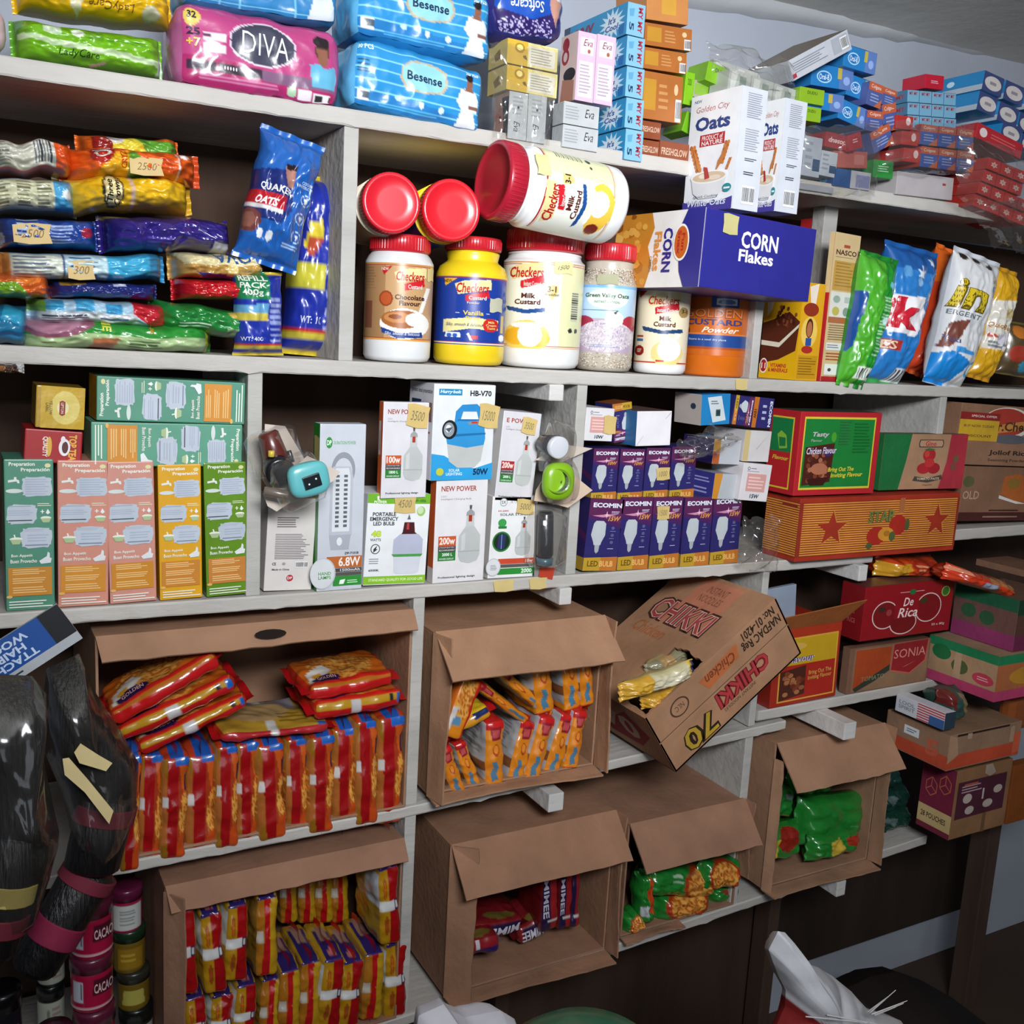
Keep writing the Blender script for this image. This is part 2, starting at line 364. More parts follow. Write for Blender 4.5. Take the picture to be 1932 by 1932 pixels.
# uprights between boards: (x0,x1,ztop,zbottom,label)
def upright(x0, x1, zt, zb, label, depth=.27, y0=.004, col='#b5b3ae', sl=0):
    mb = MB(); mb.bevbox(x0, y0, zb, x1, y0 + depth, zt, col, .0015)
    tag(mb.build('shelf_divider', 'wood'), label, 'shelf divider')
U = [(.453, .473, SZ('S1', .46) - .021, SZ('S2', .46), 'white upright divider left of the custard jars'),
     (.333, .352, SZ('S2', .34) - .02, SZ('S3', .34), 'white upright divider between the green tea-like cartons and the lamp cartons'),
     (.833, .851, SZ('S2', .84) - .02, SZ('S3', .84), 'white upright divider left of the blue bulb boxes'),
     (1.172, 1.189, 1.687, SZ('S2', 1.18), 'white upright divider between the orange custard tub and the cocoa cereal'),
     (P(1602, 420, .03).x, P(1628, 420, .03).x, SZ('S1', 1.38) - .021, SZ('S2', 1.38), 'white upright divider behind the green detergent bag', .03, .09),
     (1.655, 1.673, SZ('S2', 1.66) - .02, 1.385, 'white upright divider between the tomato paste carton and the jollof rice carton'),
     (.576, .594, SZ('S3', .58) - .019, SZ('S4', .594)+.0002, 'grey white upright divider between the two open noodle cartons'),
     (.576, .594, SZ('S4', .58) - .0172, SZ('S5', .58) + .0002, 'grey upright post running down beside the lowest open noodle carton'),
     (1.247, 1.262, SZ('S3', 1.25) - .0195, SZ('S4', 1.262)+.002, 'white upright divider behind the tilted noodle carton'),
     (1.244, 1.262, SZ('S4', 1.244) - .0175, SZ('S5', 1.262)+.0002, 'white upright divider left of the open box of green packs')]
for u in U: upright(*u)
# wooden bracket blocks poking out under boards
def block(px, zt, zb, label, w=.025, y0=-.022, L=.3, col='#cfcdca'):
    c = P(*px, y0); mb = MB(); mb.bevbox(c.x, y0, zb, c.x + w, y0 + L, zt, col, .002)
    tag(mb.build('bracket_block', 'wood'), label, 'wooden bracket')
block((1037, 740), SZ('S2', .8) - .0205, SZ('S2', .8) - .045, 'white wooden bearer end under the jar shelf, left of the bulb boxes', .025, -.003)
block((1056, 1130), SZ('S3', .82) - .0195, SZ('S3', .82) - .046, 'white wooden bearer end under the lamp shelf, above the second noodle carton', .022, -.006)
block((1622, 1075), SZ('S3', 1.48) - .0195, SZ('S3', 1.48) - .05, 'white wooden bearer end under the red and yellow striped carton', .022, -.012, .28)
block((1597, 1350), SZ('S4r', 1.45) - .0205, SZ('S4r', 1.45) - .053, 'long pale wooden bearer poking out above the open box of green packs', .03, -.07, .35)
block((1037, 1492), SZ('S4', .8) - .0175, SZ('S4', .8) - .048, 'white wooden bearer end below the second noodle carton', .028, -.03, .3)
block((1582, 1655), SZ('S5', 1.5) - .003, SZ('S5', 1.5) - .035, 'white wooden bearer end below the open box of green packs', .024, -.03, .32)
block((1040, 1850), SZ('S5', .83) - .0185, SZ('S5', .83) - .046, 'brown wooden bearer end under the open box of red packs', .026, .03, .25, '#7a5a48')
mb = MB(); mb.bevbox(1.63, WY, .13, 2.44, WY + .019, .859, '#3c3029', 0); tag(mb.build('back_sheet', 'rawwood'), 'dark brown sheet above the bluish wall patch at lower right', 'panel')  # thin dark brown sheet standing in front of the paler back wall
# ---- wall, ceiling, floor
mb = MB(); mb.bevbox(-1.6, WY + .02, -.0, 3.4, WY + .12, 2.5, '#aeb4c0', 0); struct('wall_back', mb, 'wall')
mb = MB(); mb.bevbox(-.3, WY, .86, 2.9, WY + .019, 1.872, '#4c382c', 0); tag(mb.build('back_sheet', 'rawwood'), 'brown sheet across the back of the shelves', 'panel')  # brown sheet from the lower boards up to the top one
mb = MB(); mb.bevbox(-.3, WY, .0, 1.62, WY + .019, .859, '#46352b', 0); tag(mb.build('back_sheet', 'rawwood'), 'lower brown sheet behind the bottom boxes', 'panel')
mb = MB(); mb.bevbox(-1.6, -4.4, -.1, 3.4, WY + .12, 0, '#4d3f36', 0); struct('floor', mb, 'wall')
cz = lambda x: 2.235 + (x - 1.27) * .07
mb = MB(); vs = [(-1.6, -4.4, cz(.6)), (3.4, -4.4, cz(2.2)), (3.4, WY + .12, cz(2.6)), (-1.6, WY + .12, cz(.3))]; mb.add(vs + [(a, b, c + .05) for a, b, c in vs], [(0, 3, 2, 1), (4, 5, 6, 7), (0, 1, 5, 4), (1, 2, 6, 5), (2, 3, 7, 6), (3, 0, 4, 7)], hx('#eeeae0')); struct('ceiling', mb, 'wall')
mb = MB(); mb.bevbox(3.4, -4.4, 0, 3.5, WY + .12, 2.5, '#a3a9b4', 0); struct('wall_right', mb, 'wall')
# rough plaster cornice along the ceiling
mb = MB(); a0 = P(1290, -8, WY); a1 = P(1932, 100, WY); n = 60; vs = []; fs = []; rnd = random.Random(3)
for i in range(n + 1):
    t = -1.2 + 3.0 * i / n; p = a0 + (a1 - a0) * t; j = rnd.uniform(-.003, .003); g = .012 + rnd.uniform(-.003, .003)
    vs += [(p.x, WY + .021, p.z - g + j), (p.x, WY + .006 + j * .5, p.z - g * .6 + j), (p.x, WY - .012 + j, p.z + g), (p.x, WY + .021, p.z + g + .03)]
for i in range(n):
    for q in range(3): a = i * 4 + q; fs.append((a, a + 4, a + 5, a + 1))
mb.add(vs, fs, hx('#b9bcc0'), 0, True); struct('trim_1', mb, 'wall')
# dark wooden post at the right, below the shelves
c = P(1880, 1600, .12); mb = MB(); mb.bevbox(c.x - .035, .12, 0, c.x + .01, .17, .61, '#58463a', .003); tag(mb.build('wooden_post', 'rawwood'), 'dark wooden post holding up the right end of the shelves', 'post')
c = P(1445, 1750, .26); mb = MB(); mb.bevbox(c.x - .012, .24, 0, c.x + .02, .29, .57, '#4c3a30', .003); tag(mb.build('wooden_post', 'rawwood'), 'dark upright stud against the brown sheet below the shelves', 'post')
c = P(935, 1900, .26); mb = MB(); mb.bevbox(c.x - .012, .24, 0, c.x + .02, .29, .53, '#4c3a30', .003); tag(mb.build('wooden_post', 'rawwood'), 'dark stud below the open box of red packs', 'post')
# ------------------------------------------------------------------ soft wrapped bricks (noodle packs, diaper packs, soap wraps)
def brick_mesh(w, h, d, col, r=.006, F=(), L=(), T=(), R=(), wr=.0015, bulge=.0, seed=0, N=(14, 26, 16), fins=None, fincol='#c22', mi=0, finlen=.012):
    mb = MB(); dim = Vector((w, d, h)); base = hx(col); o3 = Vector((seed * 5.3, seed * 1.7, 2)); rr = min(r, w / 2.02, h / 2.02, d / 2.02)
    def pos(p, off=0.):
        q = Vector([min(max(p[i], rr), dim[i] - rr) for i in range(3)]); dr = p - q
        if dr.length < 1e-9: dr = Vector((0, -1, 0))
        dr.normalize(); out = q + dr * (rr + off)
        t = [2 * out[i] / dim[i] - 1 for i in range(3)]
        for i in range(3):
            o1, o2 = t[(i + 1) % 3], t[(i + 2) % 3]
            out[i] += t[i] * bulge * (1 - o1 * o1) * (1 - o2 * o2)
        nn = noise.noise(out * 28 + o3) * wr * 1.5 + (1 - 2 * abs(noise.noise(out * 45 + o3))) * wr * .5
        return out + dr * nn
    E3 = 1e-4
    defs = [('F', lambda u, v, o: pos(Vector((u * w, 0, h - v * h)), o), F, N[0], N[1]),
            ('L', lambda u, v, o: pos(Vector((0, d - u * d, h - v * h)), o), L, N[2], N[1]),
            ('R', lambda u, v, o: pos(Vector((w, u * d, h - v * h)), o), R, max(6, N[2] // 2), max(6, N[1] // 2)),
            ('T', lambda u, v, o: pos(Vector((u * w, d - v * d, h)), o), T, N[0], N[2]),
            ('B', lambda u, v, o: pos(Vector((u * w, v * d, 0)), o), (), 6, 6),
            ('K', lambda u, v, o: pos(Vector((w - u * w, d, h - v * h)), o), (), 6, 6)]
    S = {}
    for k, s, art, nu, nv in defs: surf_art(mb, s, list(art), nu, nv, base, mi); S[k] = s
    if fins:
        fc = hx(fincol)
        def fin(e):
            vs = []; fs = []; n = 10
            for i in range(n + 1):
                t = i / n; wob = math.sin(t * 9 + seed) * .0012
                if fins == 'z':   # fin runs along depth at top/bottom
                    z0 = h - .001 if e else .001; z1 = h + finlen if e else -finlen
                    vs += [(w / 2 - .0006 + wob, t * d, z0), (w / 2 + wob * 3 - .0006, t * d * .96 + .02 * d, z1 - 0)]
                elif fins == 'x':
                    x0 = w - .001 if e else .001; x1 = w + finlen if e else -finlen
                    vs += [(x0, t * d, h / 2 + wob), (x1, t * d * .96 + .02 * d, h / 2 + wob * 3)]
                else:             # 'y': fins at front and back ends, running across the width
                    z0 = .001; y0 = 0.001 if e else d - .001; y1 = -finlen if e else d + finlen
                    vs += [(t * w, y0, h / 2 + wob), (t * w, y1, h / 2 + wob * 3 - .002)]
            for i in range(n): a = 2 * i; fs.append((a, a + 1, a + 3, a + 2))
            mb.add(vs, fs, fc, mi, True)
        fin(0); fin(1)
    return mb, S
def brick(name, label, cat, BL, BR, TL, Y=.004, yaw=0, z=None, d=.1, col='#d33', mat='film', group=None, **kw):
    m, w, h = frame(BL, BR, TL, Y, yaw, z); mb, S = brick_mesh(w, h, d, col, **kw); o = mb.build(name, mat, None, m); tag(o, label, cat, group); return o
# ------------------------------------------------------------------ screw-lid jars
def patch(S, u0, v0, u1, v1, col, txt, parent, name='price_tag', off=.0012, mat='paper'):
    mb = MB(); T = lambda u, v, o: S(u0 + u * (u1 - u0) + .015 * math.sin(v * 9) * (u1 - u0), v0 + v * (v1 - v0) + .06 * math.sin(u * 7) * (v1 - v0), off + o)
    surf_art(mb, T, [('t', txt, .2, .32, .8, .66, '#7d7350', {'s': .3})] if txt else [], 8, 8, hx(col)); return mb.build(name, mat, parent)
def jar_mesh(R, H, body, lid, art, v0, v1, neck=.80, lidr=.88, lidh=.16, base='#fff', seg=48, shoulder=.10, span=.985):
    """returns body mesh builder, lid builder, S map of the label band; label spans heights v0..v1 (fractions from the top)"""
    zt = H * (1 - lidh); z1 = H * (1 - v0); z0 = H * (1 - v1); rl = R * lidr
    prof = [(R * .72, 0), (R * .9, H * .012), (R * .975, H * .045), (R * .985, z0 - .004), (R * .985, z1 + .003)]
    prof += [(R * .97, z1 + H * shoulder * .25), (R * .9, z1 + H * shoulder * .62), (rl * .97, z1 + H * shoulder * .9), (rl * .93, z1 + H * shoulder), (rl * .98, zt - H * .028), (rl * .98, zt - H * .016), (rl * .9, zt - H * .014), (rl * .9, zt)]
    b = lathe(prof, body, seg=seg)
    def S(u, v, off):
        a = math.asin(max(-1, min(1, (2 * u - 1) * span))); r = R * .988 + off; return Vector((r * math.sin(a), -r * math.cos(a), z1 - v * (z1 - z0)))
    surf_art(b, S, art, 110, 110, hx(base), 0)
    l = lathe([(rl * 1.0, zt - H * .005), (rl * 1.03, zt), (rl * 1.03, H * .985), (rl * 1.0, H * .996), (rl * .9, H), (rl * .88, H * .994), (rl * .5, H * .994)], lid, seg=seg)
    n = 60   # grip ribs
    for i in range(n):
        t = 2 * math.pi * i / n; c, s = math.cos(t), math.sin(t); q = rl * 1.03
        l.add([(q * c - .0008 * s, q * s + .0008 * c, zt + .002), (q * c + .0008 * s, q * s - .0008 * c, zt + .002), ((q + .0006) * c, (q + .0006) * s, zt + .002), (q * c - .0008 * s, q * s + .0008 * c, H * .975), (q * c + .0008 * s, q * s - .0008 * c, H * .975), ((q + .0006) * c, (q + .0006) * s, H * .975)], [(0, 3, 5, 2), (2, 5, 4, 1)], hx(lid))
    return b, l, S
def jar(label, cx0, cx1, vb, vt, yc, zs, body, lid, art, v0, v1, name='custard_jar', mw=None, RH=None, mat='plastic', **kw):
    if mw is None:
        cx = (cx0 + cx1) / 2; C = P(cx, vb, yc); th = math.atan2(C.x, DC + yc)
        R = (P(cx1, vb, yc).x - P(cx0, vb, yc).x) / 2 * math.cos(th); H = P(cx, vt, yc).z - P(cx, vb, yc).z
        mw = Matrix.Translation((C.x, yc, zs + .0006)) @ Matrix.Rotation(-th, 4, 'Z')
    else: R, H = RH
    b, l, S = jar_mesh(R, H, body, lid, art, v0, v1, **kw)
    e = empty(name, mw, label, 'jar'); b.build('jar_body', mat, e); l.build('screw_lid', 'plastic', e); return e, S, R, H
# ------------------------------------------------------------------ open cardboard carton lying on its side, mouth towards the room
def carton(label, BL, BR, TL, Y, z, depth, flaps=(), col='#a5795c', inner=None, th=.0035, yaw=0, hole=False, dims=None, group=None, roll=True, art=()):
    O = P(*BL, Y); w = P(*BR, Y).x - O.x; h = P(*TL, Y).z - z; m = Matrix.Translation((O.x, Y, z + .0006))
    e = empty('open_carton', m, label, 'carton', group); mb = MB(); c = col
    mb.bevbox(0, 0, 0, w, depth, th, c, .0008); mb.bevbox(0, 0, h - th, w, depth, h, c, .0008)
    mb.bevbox(0, 0, th, th, depth, h - th, c, .0008); mb.bevbox(w - th, 0, th, w, depth, h - th, c, .0008); mb.bevbox(th, depth - th, th, w - th, depth, h - th, c, .0005)
    mb.build('carton_shell', 'board', e)
    for f in flaps:   # (edge, length, angle from closed plane outward, a0, a1, taper)
        ed, L, ang, s0, s1 = f[:5]; tp = f[5] if len(f) > 5 else .0; a = math.radians(ang)
        if ed == 'top': O = Vector((w * s0, -.001, h)); ax = X3 * w * (s1 - s0); dn = (-Z3 * math.cos(a) - Y3 * math.sin(a)); nn = (-Y3 * math.cos(a) + Z3 * math.sin(a))
        elif ed == 'bottom': O = Vector((w * s0, -.001, 0)); ax = X3 * w * (s1 - s0); dn = (Z3 * math.cos(a) - Y3 * math.sin(a)); nn = (-Y3 * math.cos(a) - Z3 * math.sin(a))
        elif ed == 'left': O = Vector((0, -.001, h * (1 - s0))); ax = -Z3 * h * (s1 - s0); dn = (X3 * math.cos(a) - Y3 * math.sin(a)); nn = (-Y3 * math.cos(a) - X3 * math.sin(a))
        else: O = Vector((w, -.001, h * (1 - s0))); ax = -Z3 * h * (s1 - s0); dn = (-X3 * math.cos(a) - Y3 * math.sin(a)); nn = (-Y3 * math.cos(a) + X3 * math.sin(a))
        fb = MB(); n = 16; vs = []; rnd = random.Random(int(L * 1e4)); J = [rnd.uniform(-.0012, .0012) for _ in range(n + 1)]
        for sgn in (0, 1):
            for j in range(5):
                for i in range(n + 1):
                    t = i / n; v = j / 4; tt = t * (1 - 2 * tp * v) + tp * v
                    if hole and ed == 'top' and False: pass
                    vs.append(O + ax * tt + dn * (L * v + (J[i] if j == 4 else 0)) + nn * (sgn * .003 + .004 * math.sin(v * 2.2) * math.sin(t * 5 + L * 90) * v))
        fs = []; K = 5 * (n + 1)
        for j in range(4):
            for i in range(n): a0 = j * (n + 1) + i; fs.append((a0, a0 + n + 1, a0 + n + 2, a0 + 1)); fs.append((K + a0, K + a0 + 1, K + a0 + n + 2, K + a0 + n + 1))
        for i in range(n): fs.append((i, i + 1, K + i + 1, K + i)); b0 = 4 * (n + 1) + i; fs.append((b0, K + b0, K + b0 + 1, b0 + 1))
        for j in range(4): a0 = j * (n + 1); fs.append((a0, K + a0, K + a0 + n + 1, a0 + n + 1)); a0 += n; fs.append((a0, a0 + n + 1, K + a0 + n + 1, K + a0))
        fb.add(vs, fs, hx(c))
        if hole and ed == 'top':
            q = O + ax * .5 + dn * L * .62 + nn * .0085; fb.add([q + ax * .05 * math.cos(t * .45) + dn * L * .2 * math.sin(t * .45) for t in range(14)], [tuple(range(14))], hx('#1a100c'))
        fb.build('carton_flap', 'board', e)
    return e, m, w, h
ORD = ['first', 'second', 'third', 'fourth', 'fifth', 'sixth', 'seventh', 'eighth', 'ninth', 'tenth', 'eleventh', 'twelfth', 'thirteenth', 'fourteenth']
# ================================================================== SHELF 2: custard jars
RED = '#c01f2c'; z2 = lambda x: SZ('S2', x)
def checkers(sub, y, x0=.42, x1=.88, s=.14, tl=-.03, subc='#c8202c'):
    return [('p', [(x0 - .03, y + .02), (x0 + .1, y - .03), (x1 + .03, y - .03 + tl), (x1 + .04, y + s * .8 + tl), (x0 + .02, y + s + .03)], '#e9d79a'), ('t', 'Checkers', x0, y, x1, y + s, '#b71f22', {'b': .025, 's': .15, 'sl': tl}),
            ('p', [(x0 + .12, y + s + .04), (x1, y + s - .0 + tl), (x1 + .02, y + s + .09 + tl), (x0 + .13, y + s + .13)], subc), ('t', sub, x0 + .17, y + s + .045, x1 - .03, y + s + .1, '#f4e8e0', {'b': .02, 'sl': tl})]
art1 = [('r', 0, 0, 1, 1, '#c19a6c'), ('r', 0, .02, .3, .98, '#a47d55'), ('r', 0, 0, 1, .012, '#c88a3a'), ('r', 0, .02, 1, .03, '#a8241f'), ('r', 0, .965, 1, .975, '#a8241f'), ('r', 0, .98, 1, 1, '#d9a04a'),
        ('p', [(.24, .06), (.4, .04), (.28, .16)], '#b21f24'), ('t', 'NEW', .25, .06, .35, .1, '#f0d8c8', {'b': .02})] + checkers('Custard', .1, .46, .86, .12) + [
        ('e', .32, .46, .1, .1, '#8c3c1c'), ('e', .32, .46, .08, .08, '#b4532a'), ('t', 'Chocolate\nFlavour', .45, .4, .87, .54, '#471c14', {'b': .035}),
        ('e', .6, .78, .36, .2, '#f1efeb'), ('e', .56, .72, .3, .12, '#a4622f'), ('e', .5, .7, .2, .07, '#c48550'), ('e', .46, .69, .1, .03, '#8a4a20'), ('e', .76, .72, .15, .09, '#efefee'), ('p', [(.9, .3), (.96, .3), (.86, .62), (.8, .62)], '#ece9e4'),
        ('p', [(.26, .83), (.5, .9), (.86, .88), (.87, .95), (.5, .97), (.27, .9)], '#1f3c86'), ('t', 'Silky, smooth & delicious', .32, .885, .82, .94, '#e8ecf5', {'s': .2}), ('r', .02, .5, .12, .85, '#7d4a36'), ('l', .02, .05, .18, .35, 8, '#8d6b4b')]
j, S, R1, H1 = jar('grey white custard jar with a brown chocolate label and red lid, leftmost standing jar', 683, 812, 686, 449, .062, z2(.5), '#dddfe0', RED, art1, .23, .83, lidr=.84, lidh=.13)
patch(S, .9, .03, .99, .2, '#d6c489', None, j)
art2 = [('r', 0, 0, 1, 1, '#1c3b93'), ('r', 0, 0, 1, .012, '#e0b52a'), ('r', 0, .02, 1, .03, '#a8241f'), ('r', 0, .955, 1, .965, '#b8281f'), ('r', 0, .97, 1, .985, '#f0e6c0'), ('p', [(.12, .04), (.3, .04), (.14, .15)], '#e8b229'), ('t', 'NEW', .13, .055, .24, .1, '#5a2a12')] + \
       checkers('Custard', .1, .3, .74, .14) + [('t', 'Powder', .45, .37, .62, .4, '#f3dccb'), ('t', 'Vanilla', .4, .5, .68, .565, '#e9c94a', {'b': .03}), ('t', 'Flavour', .44, .58, .64, .62, '#e9c94a', {'b': .03}), ('l', .3, .53, .36, .55, 1, '#cfd4e4'), ('l', .72, .53, .78, .55, 1, '#cfd4e4'),
        ('p', [(.13, .64), (.5, .6), (.9, .62), (.9, .77), (.5, .76), (.13, .83)], '#ecdf9c'), ('t', 'Silky, smooth & delicious', .18, .68, .68, .74, '#2b3c7c', {'s': .3, 'sl': -.03}), ('e', .79, .7, .11, .1, '#c22820'), ('t', 'Milk\nCream\nTaste', .72, .64, .86, .76, '#f2d48a', {'b': .02}),
        ('p', [(.17, .82), (.37, .82), (.38, .9), (.16, .9)], '#dfe6f2'), ('e', .22, .87, .035, .03, '#2a5bb8'), ('e', .3, .87, .035, .03, '#2a5bb8'), ('p', [(.46, .84), (.49, .82), (.55, .93), (.51, .93)], '#e8e6ee'), ('p', [(.52, .86), (.62, .86), (.62, .91), (.53, .91)], '#c22a3a'), ('e', .95, .88, .04, .05, '#e5e9ef'), ('r', .93, .55, .97, .8, '#c8a830')]
j, S, R2, H2 = jar('yellow custard jar with a dark blue vanilla label and red lid', 815, 950, 692, 453, .066, z2(.6), '#e7c81f', RED, art2, .31, .84, lidr=.75, lidh=.1, shoulder=.13)
patch(S, .76, .3, .93, .5, '#b9b9a2', None, j)
def milkart(y3=.32):
    return [('r', 0, 0, 1, 1, '#eceee2'), ('r', .72, .02, 1, .97, '#dfe0b0'), ('r', 0, 0, 1, .01, '#c88a3a'), ('r', 0, .02, 1, .03, '#b0241f'), ('r', 0, .96, 1, .968, '#b0241f'), ('r', 0, .975, 1, .99, '#d9a04a')] + checkers('Instant Custard', .06, .1, .5, .12) + [
        ('t', 'Milk\nCustard', .17, .36, .48, .49, '#58211c', {'b': .04}), ('t', '3-1', .56, .27, .66, .34, '#2a1c14', {'b': .02}), ('t', 'Breakfast', .53, .35, .7, .38, '#6a4a20'), ('p', [(.53, .3), (.56, .26), (.68, .26), (.69, .34), (.62, .43), (.56, .38)], '#d8c27c'), ('t', '3-1', .56, .27, .66, .34, '#2a1c14', {'b': .02}),
        ('p', [(.06, .51), (.3, .55), (.54, .52), (.54, .57), (.3, .6), (.08, .56)], '#1f4c8c'), ('e', .33, .86, .28, .19, '#f1ce62'), ('e', .2, .86, .14, .1, '#e7b02c'), ('e', .5, .88, .12, .1, '#e9b93a'), ('e', .37, .84, .15, .14, '#f8f9f8'), ('p', [(.5, .6), (.56, .62), (.4, .8), (.36, .8)], '#fbfcfb'), ('e', .33, .73, .2, .035, '#fafbfa'),
        ('b', .86, .32, .94, .66, 0, '#333'), ('r', .86, .32, .94, .66, '#c8cab0')] + [('r', .862, .33 + i * .026, .938, .342 + i * .026, '#444438') for i in range(12)] + [('e', .86, .77, .025, .03, '#333'), ('e', .93, .77, .02, .03, '#444')]
j, S, R3, H3 = jar('largest white standing jar of milk custard with a pale yellow label', 939, 1092, 696, 437, .076, z2(.7), '#e9eaea', RED, milkart(), .245, .86, lidr=.91, lidh=.155, shoulder=.06)
patch(S, .62, -.02, .84, .12, '#dcd49c', '1500', j)
oat = [('r', 0, 0, 1, 1, '#b9d3e8'), ('r', 0, 0, 1, .04, '#7fb3e0'), ('e', .5, .2, .36, .15, '#d8e2da'), ('e', .5, .2, .34, .13, '#e8eee2'), ('t', 'Green Valley Oats', .12, .12, .86, .2, '#1c5a3c', {'b': .03}), ('t', 'INSTANT OATMEAL', .28, .23, .72, .265, '#3d8a6a'), ('l', .08, .36, .9, .385, 1, '#334a72'),
       ('r', 0, .5, 1, 1, '#b8a4b8'), ('e', .1, .58, .2, .12, '#a32c44'), ('e', .92, .56, .14, .12, '#b03444'), ('n', .5, .76, .5, .24, ['#a99cb4', '#d8cfd4', '#c2b2c0', '#e9e4e4'], 26), ('e', .64, .5, .16, .12, '#f0efe4'), ('e', .64, .5, .14, .1, '#dcd8d2'), ('e', .57, .51, .05, .05, '#f3efd8'), ('p', [(.62, .4), (.7, .37), (.66, .43)], '#2c4a3c'), ('l', .2, .88, .8, .93, 2, '#8294bc')]
mbO = ['#b8a88c', '#cbbfa6', '#a89a80']
j, S, R4, H4 = jar('clear plastic jar of white oats with a light blue label and red lid', 1083, 1191, 699, 459, .06, z2(.8), '#b9b0a2', RED, oat, .33, .85, lidr=.86, lidh=.13, name='oats_jar')
patch(S, .3, -.16, .66, -.01, '#a8a88a', None, j)
# speckled oats seen through the clear wall
mb = MB(); rnd = random.Random(4)
for zz0, zz1 in ((.03, .145), (.68, .8)):
    for i in range(420):
        a = rnd.uniform(-1.7, 1.7); z = H4 * rnd.uniform(zz0, zz1); rr = R4 * .992 if zz0 < .1 or z < H4 * .74 else R4 * .93; s = .0012
        c = Vector((rr * math.sin(a), -rr * math.cos(a), z)); t = Vector((math.cos(a), math.sin(a), 0)) * s; u = Z3 * s * rnd.uniform(.5, 1); col = rnd.choice(['#ece5d6', '#8f7f68', '#d8ccb4', '#a08c70']); mb.add([c - t, c - u, c + t, c + u], [(0, 1, 2, 3)], hx(col))
mb.build('oat_flakes', 'plastic', j)
art5 = [('r', 0, 0, 1, 1, '#efe2c4'), ('r', 0, 0, 1, .012, '#d9a04a'), ('r', 0, .97, 1, .99, '#b0241f'), ('p', [(.02, .03), (.18, .03), (.05, .13)], '#b21f24')] + checkers('Instant Custard', .1, .22, .78, .11) + [('t', 'Milk\nCustard', .34, .36, .74, .5, '#58211c', {'b': .04}), ('e', .88, .3, .09, .07, '#a88b52'),
        ('t', '3-1', .84, .26, .93, .31, '#3a2414'), ('p', [(.12, .5), (.5, .55), (.88, .52), (.9, .57), (.5, .6), (.15, .56)], '#1f4470'), ('e', .62, .85, .3, .17, '#ecd28a'), ('e', .66, .8, .22, .15, '#f4f4f2'), ('p', [(.8, .58), (.86, .6), (.66, .78), (.62, .76)], '#f8f8f6'), ('r', .04, .62, .16, .65, '#b0442c'), ('r', .04, .67, .16, .7, '#3c6c9c'), ('e', .1, .83, .09, .07, '#8e1f1a'), ('l', .06, .8, .14, .86, 3, '#e8c8b0'), ('r', .42, .94, .58, .97, '#c23a2c')]
jar('small slim white milk custard jar with red lid, beneath the corn flakes carton', 1192, 1293, 704, 519, .054, z2(.93), '#eeeded', RED, art5, .14, .9, lidr=.95, lidh=.13, shoulder=.02, name='custard_jar')
gold = [('r', 0, 0, 1, 1, '#c8641c'), ('r', .42, .1, .84, .26, '#244b8c'), ('r', .5, .12, .8, .22, '#d4dbe0'), ('e', .65, .17, .13, .04, '#5c7cac'), ('t', 'GOLDEN', .02, .29, .9, .42, '#8f4a3a', {'b': .05}), ('t', 'GOLDEN', .03, .285, .89, .41, '#e08850', {'b': .0}), ('t', 'CUSTARD', .06, .44, .9, .53, '#3d3f7a', {'b': .04}), ('t', 'Powder', .3, .56, .86, .65, '#f4ddc8', {'b': .03, 's': .4}),
        ('r', .0, .68, 1, .87, '#23488c'), ('r', 0, .66, 1, .68, '#e0803c'), ('t', 'Store in a cool dry place', .12, .74, .68, .78, '#dfe3ee'), ('e', .04, .62, .08, .07, '#43221a'), ('r', 0, .87, 1, .9, '#a84c1c')]
b = MB(); Cg = P(1341, 710, .062); thg = math.atan2(Cg.x, DC + .062); Rg = .0535; Hg = .15
lathe([(Rg * .9, 0), (Rg, .004), (Rg, Hg - .006), (Rg * .97, Hg - .002), (Rg * .8, Hg)], '#d9701a', b)
surf_art(b, lambda u, v, o: Vector(((Rg + .0005 + o) * (2 * u - 1) * .99, -(Rg + .0005 + o) * math.sqrt(1 - ((2 * u - 1) * .99) ** 2), Hg * (.93 - .7 * v))), gold, 90, 80, hx('#d9701a'))
e = empty('custard_tub', Matrix.Translation((Cg.x, .062, z2(1.07) + .0006)) @ Matrix.Rotation(-thg, 4, 'Z'), 'orange tub of custard powder with a dark blue band, beside the slim jar', 'tub')
b.build('tub_body', 'plastic', e); lathe([(Rg * 1.02, Hg - .004), (Rg * 1.03, Hg), (Rg * 1.03, Hg + .01), (Rg * .98, Hg + .012)], '#b81c24').build('tub_lid', 'plastic', e)
# jars lying on top of the others
def lyingback(cx, cy, r, yc, label, lidc, body, lab, L=.17):
    C = P(cx, cy, yc); dist = (C - CP).length; R = r / F * (C - CP).dot(Vector((RX[2], RY[2], -RZ[2]))) / .97
    mwx = Matrix((X3, -Z3 * -1, Y3)).transposed()   # placeholder, replaced below
    ax = Vector((-.12, -1, .03)).normalized(); xx = Vector((1, 0, 0)); xx = (xx - ax * xx.dot(ax)).normalized(); yy = ax.cross(xx)
    mw = Matrix((xx, yy, ax)).transposed().to_4x4(); mw.translation = C - ax * L
    b, l, S = jar_mesh(R * 1.03, L, body, lidc, lab, .25, .85, lidr=.94, lidh=.14, shoulder=.06)
    e = empty('custard_jar', mw, label, 'jar'); b.build('jar_body', 'plastic', e); l.build('screw_lid', 'plastic', e)
    return e
lyingback(740, 382, 54.5, -.005, 'jar lying on its side, red lid facing out, above the chocolate custard jar', '#d22030', '#d8cbb4', [('r', 0, 0, 1, 1, '#b39468')])
lyingback(853, 396, 55.5, -.012, 'jar lying on its side, red lid facing out, above the yellow vanilla jar', '#d51f2c', '#e7c81f', [('r', 0, 0, 1, 1, '#1c3b93')])
ax = Vector((-1, -.03, .07)).normalized(); yy = Vector((0, 1, -.08)); yy = (yy - ax * yy.dot(ax)).normalized(); xx = yy.cross(ax)
